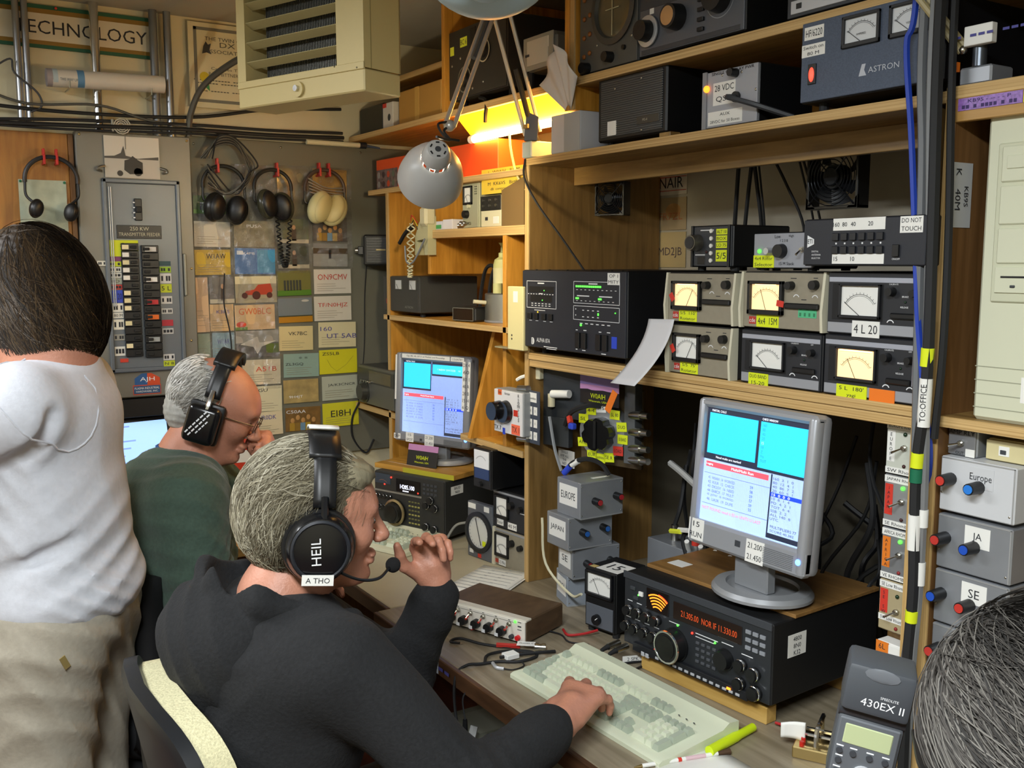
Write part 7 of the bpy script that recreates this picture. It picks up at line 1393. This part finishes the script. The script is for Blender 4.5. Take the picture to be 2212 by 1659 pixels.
sdf_obj('trousers', t2, mt('16171a', .9), [('e', V3(.5, 2.49, .54), (.17, .2, .12), .05), ('c', V3(.53, 2.38, .53), V3(.93, 2.36, .55), .09, .072, .05), ('c', V3(.93, 2.36, .55), V3(.92, 2.36, .12), .066, .052, .04), ('c', V3(.53, 2.6, .53), V3(.93, 2.62, .55), .09, .072, .05), ('c', V3(.93, 2.62, .55), V3(.92, 2.62, .12), .066, .052, .04)], .011)
for y in (2.36, 2.62): B().ell((.97, y, .05), (.13, .045, .05), 14).obj('shoe', t2, K)
eyes(t2, c2, R2, mt('b0aca4', .8))
HW = [mt('b9b7b0', .55), mt('9a9890', .6), mt('cfcdc8', .5), mt('84817a', .6)]
h2 = hair_cap(t2, c2, R2, 1.03, mt('9b9a94', .7, ns=.2, nsc=60), [('+', (-.03, 0, .03), (.093, .0815, .086)), ('+', (-.06, 0, -.02), (.062, .072, .07)), ('-', (.1, 0, .02), (.085, .1, .1)), ('-', (.02, 0, .135), (.09, .06, .05)), ('-', (.03, .085, -.05), (.05, .03, .06)), ('-', (.03, -.085, -.05), (.05, .03, .06)), ('-', (0, 0, -.14), (.2, .2, .06))])
o = hair_mesh('hair_strands', h2, HW, c2, R2, 2600, lambda x, y, z, r: (x < .3 + .15 * r) & (z > -.75) & ~((z > .72) & (x > -.35)), .05, lambda p, u: fl(-.6, .2 * u[:, 1], -.9), .005, .0024, rad=(.1, .085, .093), ctr=(-.03, 0, .03), seed=8, wave=.002); tag(o, kind='stuff')
# glasses worn by the man
t = thing('eyeglasses', 'thin metal eyeglasses worn by the man in green', 'glasses')
for y in (-1, 1):
    ring = [tuple(c2 + R2 @ (V3(.108, y * .034 + .022 * math.cos(a), .002 + .016 * math.sin(a)) * 1.03)) for a in [2 * PI * k / 20 for k in range(21)]]
    B().tube(ring, .0012, 5).obj('rim', t, mt('6a5a48', .3, .8)); tb(t, 'temple', [tuple(c2 + R2 @ (V3(.106, y * .057, .008) * 1.03)), tuple(c2 + R2 @ (V3(.05, y * .076, .006) * 1.03)), tuple(c2 + R2 @ (V3(-.01, y * .086, .004) * 1.03))], .0015, mt('6a5a48', .3, .8))
tb(t, 'bridge', [tuple(c2 + R2 @ (V3(.109, -.012, .006) * 1.03)), tuple(c2 + R2 @ (V3(.115, 0, .008) * 1.03)), tuple(c2 + R2 @ (V3(.109, .012, .006) * 1.03))], .0012, mt('6a5a48', .3, .8))
# ---------------------------------------------------------------- standing person in white
WHITE = mt('c9ccd4', .85, ns=.04, nsc=80, bump=.08, sheen=.1); KHAKI = mt('a0998a', .9, ns=.06, nsc=90, bump=.1)
t1 = thing('person', 'standing brown-haired person in white long-sleeved shirt and khaki trousers', 'person')
c1 = V3(.238, 2.226, 1.580); R1 = rotm(158, 15, 0); N1 = V3(.288, 2.196, 1.46); hv = V3(-.85, .53, 0); lf = V3(-.53, -.85, 0)
ctr = V3(.266, 2.207, 0)
LS1 = ctr + lf * .165 + V3(.015, -.01, 1.36); RS1 = ctr - lf * .16 + hv * .03 + V3(.01, -.005, 1.365); LE1 = LS1 + hv * .23 + V3(.0, .0, -.14); LW1 = LE1 + hv * .23 + V3(0, 0, -.03); RE1 = RS1 + hv * .16 + V3(0, 0, -.24); RW1 = RE1 + hv * .23 - lf * -.1
body = head_prims(c1, R1, 1.0, N1) + [('c', N1, ctr + V3(0, 0, 1.3), .075, .11, .06), ('e', ctr + V3(0, 0, 1.2), (.12, .14, .22), .06), ('e', ctr + V3(0, 0, .95), (.13, .14, .14), .06), ('c', LS1, LE1, .042, .036, .03), ('c', LE1, LW1, .034, .025, .02), ('c', RS1, RE1, .042, .036, .03), ('c', RE1, RW1, .034, .025, .02)] + hand_prims(LW1, hv, V3(0, 0, 1), False, [(.4, .5, .4)] * 4) + hand_prims(RW1, hv, V3(0, 0, 1), True, [(.4, .5, .4)] * 4)
sdf_obj('body', t1, SKIN, body, .0055)
Rt = rotm(148)
top = [('e', ctr + V3(.0, 0, 1.24), (.128, .185, .2), .08, Rt), ('e', ctr + V3(.005, 0, 1.07), (.142, .185, .17), .08, Rt), ('c', LS1 + V3(0, 0, -.005), RS1 + V3(0, 0, -.005), .075, .075, .06), ('e', ctr + V3(.02, -.01, 1.335), (.10, .17, .10), .06, Rt), ('c', N1 + V3(.01, 0, -.03), N1 + V3(.014, -.004, .06), .074, .062, .03), ('c', LS1, LE1, .09, .084, .035), ('c', LE1, LW1 - hv * .03, .08, .05, .05), ('c', RS1, RE1, .078, .068, .05), ('c', RE1, RW1 - hv * .03, .066, .046, .04), ('e', ctr + V3(.01, 0, .965), (.162, .20, .10), .05, Rt), ('-c', N1 + V3(0, 0, .045), c1, .055, .052, .006), ('-e', ctr + V3(0, 0, .80), (.3, .3, .115), .01)]
AA = (LE1 - LS1) / np.linalg.norm(LE1 - LS1)
top += [('-c', LS1 - AA * .05 + V3(0, 0, -.095) + lf * .035, LE1 + AA * .05 + V3(0, 0, -.11) + lf * .05, .016, .02, .03), ('-c', LS1 - AA * .10 + V3(0, 0, -.06) + lf * .03, LS1 - AA * .02 + V3(0, 0, -.14) + lf * .05, .01, .006, .03), ('-c', ctr + hv * -.10 + lf * .14 + V3(0, 0, 1.10), ctr + hv * .05 + lf * .2 + V3(0, 0, 1.03), .008, .012, .025)]
shirt = sdf_obj('shirt', t1, WHITE, top, .007, lambda x, y, z: folds([((.6, .3, .5), .2, .002, None, 0), ((-.7, .2, .8), .10, .0045, (.36, 2.08, 1.05), .13), ((.8, -.4, .9), .11, .005, LE1 + V3(.12, 0, .0), .14), ((.4, .3, 1.0), .075, .004, (.33, 2.04, .95), .10)], 2)(x, y, z))
from mathutils.bvhtree import BVHTree
bv = BVHTree.FromPolygons([v.co.copy() for v in shirt.data.vertices], [tuple(p.vertices) for p in shirt.data.polygons])
e1 = np.cross(AA, V3(0, 0, 1)); e1 /= np.linalg.norm(e1); e2 = np.cross(AA, e1); seam = []
for k in range(33):
    a = 2 * PI * k / 32; q = LS1 - AA * .035 + (e1 * math.cos(a) + e2 * math.sin(a)) * .13; seam.append(bv.find_nearest(Vector(q))[0])
B().tube(seam, .0022, 6).obj('sleeve_seam', shirt, WHITE)
sdf_obj('trousers', t1, KHAKI, [('e', ctr + V3(.0, 0, .92), (.15, .18, .12), .06, Rt), ('c', ctr + lf * .09 + V3(0, 0, .86), ctr + lf * .10 + V3(-.02, .01, .46), .125, .095, .06), ('c', ctr + lf * .10 + V3(-.02, .01, .46), ctr + lf * .1 + V3(-.01, 0, .08), .095, .085, .05), ('c', ctr - lf * .09 + V3(0, 0, .86), ctr - lf * .10 + V3(-.02, .01, .46), .125, .095, .06), ('c', ctr - lf * .10 + V3(-.02, .01, .46), ctr - lf * .1 + V3(-.01, 0, .08), .095, .085, .05)], .008, folds([((.3, .5, .8), .13, .003, None, 0), ((.8, .5, .5), .1, .004, (.27, 2.08, .75), .25)], 6))
for s in (1, -1): o = B().ell((0, 0, 0), (.14, .05, .05), 16).obj('shoe', t1, mt('3a3028', .6)); o.location = ctr + lf * .1 * s + hv * .05 + V3(0, 0, .05); o.rotation_euler = (0, 0, R(148))
o = bx(t1, 'pocket_tag', (-.006, .006), (-.001, .001), (-.014, .014), mt('8a7848', .6), 0); o.location = ctr + V3(-.02, -.205, .87); o.rotation_euler = (R(4), R(-25), R(20))
HB = [mt('3a2c1e', .5), mt('2a2016', .55), mt('4c3b28', .5), mt('1f1812', .6), mt('5a4832', .45)]
h1 = hair_cap(t1, c1, R1, 1.0, mt('2e2318', .6, ns=.3, nsc=50, bump=.2, st=(1, 1, .2)), [('+', (-.022, 0, .036), (.106, .092, .095)), ('+', (-.045, 0, -.04), (.088, .096, .105)), ('+', (.0, 0, -.05), (.085, .098, .10)), ('+', (-.07, 0, -.075), (.05, .08, .085)), ('-', (.125, 0, -.04), (.07, .08, .1)), ('-', (.06, 0, -.262), (.26, .2, .085))])
o = hair_mesh('hair_strands', h1, HB, c1, R1, 11000, lambda x, y, z, r: ~((x > .55) & (z < .5)) & (z > -.8), .14, lambda p, u: np.where(p[:, 2:3] < .06, fl(-.15, .05 * u[:, 1], -1.0), fl(.4 * np.sign(u[:, 0] - .01), 1.2 * u[:, 1], -.5)), .007, .0014, rad=(.113, .102, .154), ctr=(-.031, 0, -.028), seed=12, wave=.003); tag(o, kind='stuff')
# ---------------------------------------------------------------- grey-haired photographer at the lower right
t4 = thing('person', 'back of a grey-haired head at the lower right corner', 'person')
c4 = V3(.868, .452, 1.205); R4 = rotm(78, 10, -16); N4 = V3(.855, .425, 1.065)
hd4 = head_prims(c4, R4, 1.0, N4)
S4, E4, W4 = V3(.72, .43, .985), V3(.72, .60, .79), V3(.85, .69, .925); S4b, E4b, W4b = V3(1.0, .38, .985), V3(1.02, .55, .80), V3(.945, .69, .925)
body = hd4 + [('c', N4, V3(.85, .41, .92), .075, .11, .06), ('e', V3(.85, .40, .82), (.16, .11, .2), .06), ('e', V3(.83, .38, .58), (.16, .12, .13), .06), ('c', S4, E4, .045, .038, .03), ('c', E4, W4, .036, .026, .02), ('c', S4b, E4b, .045, .038, .03), ('c', E4b, W4b, .036, .026, .02)] + hand_prims(W4, V3(.04, .02, .06), V3(-.9, .3, 0), False, [(.6, .9, .6)] * 4) + hand_prims(W4b, V3(-.04, .02, .06), V3(.9, .3, 0), True, [(.6, .9, .6)] * 4)
sdf_obj('body', t4, SKIN2, body, .006)
sdf_obj('jacket', t4, mt('2a2d33', .9), [('e', V3(.85, .40, .84), (.2, .14, .21), .07), ('e', V3(.84, .38, .64), (.2, .15, .16), .07), ('c', S4, S4b, .075, .075, .05), ('c', S4, E4, .07, .06, .04), ('c', E4, W4 - V3(.02, .01, .03), .058, .042, .03), ('c', S4b, E4b, .07, .06, .04), ('c', E4b, W4b - V3(-.02, .02, .03), .058, .042, .03), ('-c', N4, c4, .066, .06, .01)], .01)
sdf_obj('trousers', t4, JEAN, [('e', V3(.84, .38, .54), (.19, .15, .11), .05), ('c', V3(.75, .4, .53), V3(.72, .80, .53), .085, .068, .05), ('c', V3(.72, .80, .53), V3(.70, .78, .1), .064, .05, .04), ('c', V3(.92, .4, .53), V3(.90, .80, .53), .085, .068, .05), ('c', V3(.90, .80, .53), V3(.90, .78, .1), .064, .05, .04)], .012)
for x in (.7, .9): B().ell((x, .83, .05), (.045, .13, .05), 12).obj('shoe', t4, K)
eyes(t4, c4, R4, mt('5a564e', .8))
HK = [mt('393531', .8), mt('211f1d', .85), mt('4b4742', .8), mt('2b2723', .85), mt('5f5b55', .75)]
h4 = hair_cap(t4, c4, R4, 1.0, mt('2e2b28', .7, ns=.3, nsc=50, bump=.3, st=(1, 1, .2)), [('+', (-.022, 0, .04), (.112, .098, .096)), ('+', (-.06, 0, -.03), (.08, .092, .11)), ('-', (.12, 0, -.02), (.075, .09, .09)), ('-', (0, 0, -.2), (.2, .2, .07))])
o = hair_mesh('hair_strands', h4, HK, c4, R4, 20000, lambda x, y, z, r: ~((x > .55) & (z < .5)), .14, lambda p, u: np.where(p[:, 2:3] > 0, fl(-.8, .1 * u[:, 1], -.7), fl(-.25, .1 * u[:, 1], -1.0)), .014, .0009, rad=(.114, .101, .102), ctr=(-.03, 0, .02), seed=21, wave=.006, steps=8); tag(o, kind='stuff')
t = thing('eyeglasses', 'black plastic eyeglasses worn by the grey-haired head', 'glasses')
for y in (-1, 1):
    B().tube([tuple(c4 + R4 @ V3(.108, y * .034 + .024 * math.cos(a), .002 + .018 * math.sin(a))) for a in [2 * PI * k / 18 for k in range(19)]], .002, 6).obj('rim', t, K); tb(t, 'temple', [tuple(c4 + R4 @ V3(*q)) for q in ((.106, y * .06, .008), (.04, y * .108, .008), (-.04, y * .12, .006), (-.075, y * .122, -.012), (-.10, y * .12, -.04))], .0045, K)
tb(t, 'bridge', [tuple(c4 + R4 @ V3(.109, -.011, .006)), tuple(c4 + R4 @ V3(.114, 0, .009)), tuple(c4 + R4 @ V3(.109, .011, .006))], .002, K)
# camera with flash held by the photographer
t = thing('camera', 'camera with tall grey flash unit held in front of the right shelf', 'camera', (.893, .70, .93), -52, roll=9)
bx(t, 'camera_body', (-.065, .065), (0, .05), (0, .085), K, .008, 2); cy(t, 'lens', (0, .05, .04), (0, .12, .04), .033, K, seg=24); B().prism([(-.03, .085), (.03, .085), (.022, .108), (-.022, .108)], .0, .05).obj('pentaprism', t, K); cy(t, 'eyecup', (.0, 0, .092), (0, -.016, .092), .016, KM); cy(t, 'focus_ring', (.09, .02, .15), (.09, .09, .16), .028, KM, seg=20)
FG = mt('5d6166', .45); fb = bx(t, 'flash_body', (-.036, .036), (.0, .045), (.112, .195), mt('4b4f54', .45), .005, 2); bx(fb, 'flash_panel', (-.033, .033), (-.0015, .002), (.114, .192), FG, .003)
bx(fb, 'lcd_screen', (-.026, .026), (-.0025, 0), (.162, .186), mt('aab48a', .3, emit=.12), .001); B().lathe([(.007, .0), (.0125, .0), (.0125, .003), (.0075, .003)], 24, Matrix.Translation((.003, -.0015, .128)) @ Matrix.Rotation(R(90), 4, 'X')).obj('control_wheel', fb, LG); cy(fb, 'set_button', (.003, -.0015, .128), (.003, -.0045, .128), .0055, LG)
for x, z in ((-.027, .152), (-.012, .152), (.006, .152), (.023, .152), (-.026, .14), (-.026, .126), (.024, .13)): cy(fb, 'button', (x, -.001, z), (x, -.004, z), .0036, DG, seg=12); bx(fb, 'button_marking', (x - .004, x + .004), (-.002, -.001), (z + .0048, z + .0062), WINK, 0)
fh = B().box(-.037, .037, -.012, .05, .205, .262, .006, seg=2).obj('flash_head', t, mt('45494e', .5)); B().cyl((-.036, .012, .203), (.036, .012, .203), .014, seg=20).obj('head_hinge', t, mt('3a3d42', .4)); tx(fh, '430EX II', .006, .221, .009, WINK, -.0126, .046); tx(fh, 'SPEEDLITE', .012, .230, .003, WINK, -.0126)
bx(fh, 'diffuser_lens', (-.034, .034), (.05, .053), (.21, .258), LG, .001); B().ell((0, -.0125, .255), (.02, .001, .008), 10).obj('bounce_card_tab', fh, mt('6a6e73', .35))
# stool under the photographer
t = thing('stool', 'dark stool carrying the grey-haired photographer', 'stool', (.83, .38, 0)); B().lathe([(0, .40), (.17, .40), (.175, .42), (.16, .44), (0, .445)], 24).obj('seat', t, K)
for k in range(4): a = PI / 4 + k * PI / 2; B().tube([(.1 * math.cos(a), .1 * math.sin(a), .40), (.19 * math.cos(a), .19 * math.sin(a), 0)], .012, 8).obj('leg', t, DARKPLY)
# ---------------------------------------------------------------- headsets
def headset(label, c, Rm, s, cupr, white, mic, words):
    t = thing('headset', label, 'headset'); P = lambda *p: tuple(c + Rm @ (np.array(p) * s))
    def band(w_, th, z_off, a0, a1, m, nm, x0=0.0, r0=(.104, .127)):
        b = B()
        def g(u, v):
            a = R(a0 + (a1 - a0) * u); return Vector(P(x0 + (v - .5) * w_, -(r0[0] + z_off) * math.sin(a), .02 + (r0[1] + z_off) * math.cos(a)))
        o = b.grid(g, 26, 3).obj(nm, t, m); mo = o.modifiers.new('s', 'SOLIDIFY'); mo.thickness = th; return o
    band(.036, .012, .0, -80, 80, K, 'headband'); band(.052, .012, .004, -40, 40, K, 'head_pad')
    if white: band(.05, .004, .013, -22, 6, W, 'band_label')
    for y in (-1, 1):
        Mx = Matrix(np.block([[Rm, np.array(P(-.004, y * .100, -.022)).reshape(3, 1)], [np.zeros((1, 3)), np.ones((1, 1))]]).tolist()) @ Matrix.Rotation(R(-90 * y), 4, 'X') @ Matrix.Diagonal((s * (1.16 if cupr == 'round' else 1), s * (1.22 if cupr == 'round' else 1), s, 1))
        if cupr == 'round':
            B().lathe([(0, .030), (.03, .030), (.042, .026), (.047, .014), (.047, .0), (.04, -.004), (0, -.004)], 32, Mx).obj('ear_cup', t, KG); B().lathe([(.028, -.02), (.047, -.018), (.052, -.008), (.050, .0), (.03, .0)], 32, Mx).obj('ear_cushion', t, K)
            B().lathe([(.036, .0292), (.038, .0315), (.041, .0285)], 32, Mx).obj('cup_ring', t, DK)
        else:
            B().box(-.038, .038, -.046, .046, -.004, .03, .014, M=Mx, seg=3).obj('ear_cup', t, KG); B().box(-.042, .042, -.05, .05, -.022, -.004, .012, M=Mx, seg=2).obj('ear_cushion', t, K)
        tb(t, 'yoke', [P(-.0, y * .104, .06), P(.0, y * .119, .03), P(.0, y * .124, .0)], .006 * s, CHROME if cupr != 'round' else KG)
        if words and y == -1:
            for w_, dz, h_, ang in words:
                Q = Mx @ Matrix.Translation((0, 0, .0325)); bx_ = B().text(w_, 0, dz, h_, 0, None, 'C', M=Q @ Matrix.Rotation(R(ang), 4, 'Z') @ Matrix.Rotation(R(-90), 4, 'X')).obj('lettering', t, WINK, smooth=False, fix=False)
    if mic:
        tb(t, 'mic_boom', [P(.01, -.118, -.05), P(.06, -.105, -.075), P(.10, -.07, -.085), P(.125, -.03, -.078)], .0028, K); B().ell(P(.132, -.022, -.076), (.014, .014, .014), 14).obj('mic_foam', t, mt('0c0c0e', .95))
    return t
hs = headset('black round-cup headset with microphone worn by the hoodie person', c3, R3, 1.04, 'round', True, True, [('HEIL', .006, .013, 95)])
Mq = Matrix(np.block([[R3, np.array(c3 + R3 @ (V3(-.006, -.134, -.068) * 1.04)).reshape(3, 1)], [np.zeros((1, 3)), np.ones((1, 1))]]).tolist())
o = B().box(-.026, .026, -.001, .001, -.009, .009, M=Mq).obj('name_tape', hs, W, smooth=False); B().text('A THO', 0, 0, .009, -.0016, M=Mq).obj('lettering', o, INK, smooth=False, fix=False)
headset('black square-cup headphones tilted forward on the man in green', c2, R2 @ rotm(0, -6), 1.04, 'square', False, False, [('------', .012, .0035, 60), ('------', .003, .0035, 60), ('----', -.006, .003, 60)])
# ---------------------------------------------------------------- chairs
t = thing('office_chair', 'office chair with cream mesh back behind the hoodie person', 'chair', (0, 0, 0))
CRM = mt('c3bd98', .9, ns=.18, nsc=260, bump=.3)
def back(x0, x1, ins_):
    def prof(u, v): pass
    b = B(); n = 40
    ring = []
    for k in range(n):
        a = 2 * PI * k / n; ca, sa = math.cos(a), math.sin(a); yy = math.copysign(abs(ca) ** .5, ca) * (.245 - ins_); zz = math.copysign(abs(sa) ** .55, sa) * (.225 - ins_); ring.append((yy, zz))
    def pt(y, z, x): return Vector((x + .045 * (y / .25) ** 2 - .02 * z / .2 - .035 + .02 * y, 1.63 + y, .725 + z))
    A = [b.bm.verts.new(pt(y, z, x0)) for y, z in ring]; A2 = [b.bm.verts.new(pt(y * .93, z * .93, x0 - .006)) for y, z in ring]; Bv = [b.bm.verts.new(pt(y, z, x1)) for y, z in ring]; B2 = [b.bm.verts.new(pt(y * .9, z * .9, x1 + .012)) for y, z in ring]
    for P_, Q_ in ((A2, A), (A, Bv), (Bv, B2)):
        for k in range(n): b.bm.faces.new((P_[k], P_[(k + 1) % n], Q_[(k + 1) % n], Q_[k]))
    b.bm.faces.new(A2); b.bm.faces.new(B2[::-1])
    return b
back(.352, .375, 0).obj('back_shell', t, mt('1b1d20', .35)); back(.378, .425, .012).obj('back_cushion', t, CRM)
bx(t, 'seat', (.36, .82), (1.40, 1.84), (.41, .47), CRM, .025, 3); bx(t, 'seat_shell', (.37, .81), (1.41, 1.83), (.385, .412), K, .01); cy(t, 'gas_post', (.58, 1.62, .10), (.58, 1.62, .39), .025, K); bx(t, 'back_bracket', (.29, .33), (1.58, 1.66), (.38, .60), K, .006); bx(t, 'under_bar', (.30, .5), (1.59, 1.65), (.36, .385), K, .004)
for k in range(5): a = 2 * PI * k / 5 + .3; B().tube([(.58, 1.62, .10), (.58 + .28 * math.cos(a), 1.62 + .28 * math.sin(a), .065)], [.03, .018], 8).obj('foot_arm', t, K); B().ell((.58 + .28 * math.cos(a), 1.62 + .28 * math.sin(a), .03), (.022, .022, .03), 12).obj('caster', t, KM)
t = thing('office_chair', 'black office chair carrying the man in green', 'chair', (0, 0, 0))
o = B().grid(lambda u, v: Vector((.395 + .05 * (2 * u - 1) ** 2, 2.26 + .46 * u, .50 + .42 * v)), 10, 8).obj('backrest', t, mt('101012', .8)); o.modifiers.new('s', 'SOLIDIFY').thickness = .05; bx(t, 'seat', (.40, .84), (2.27, 2.72), (.38, .44), mt('101012', .8), .025, 3); cy(t, 'gas_post', (.62, 2.49, .10), (.62, 2.49, .39), .025, K)
for k in range(5): a = 2 * PI * k / 5 + .1; B().tube([(.62, 2.49, .10), (.62 + .27 * math.cos(a), 2.49 + .27 * math.sin(a), .065)], [.03, .018], 8).obj('foot_arm', t, K); B().ell((.62 + .27 * math.cos(a), 2.49 + .27 * math.sin(a), .03), (.022, .022, .03), 12).obj('caster', t, KM)
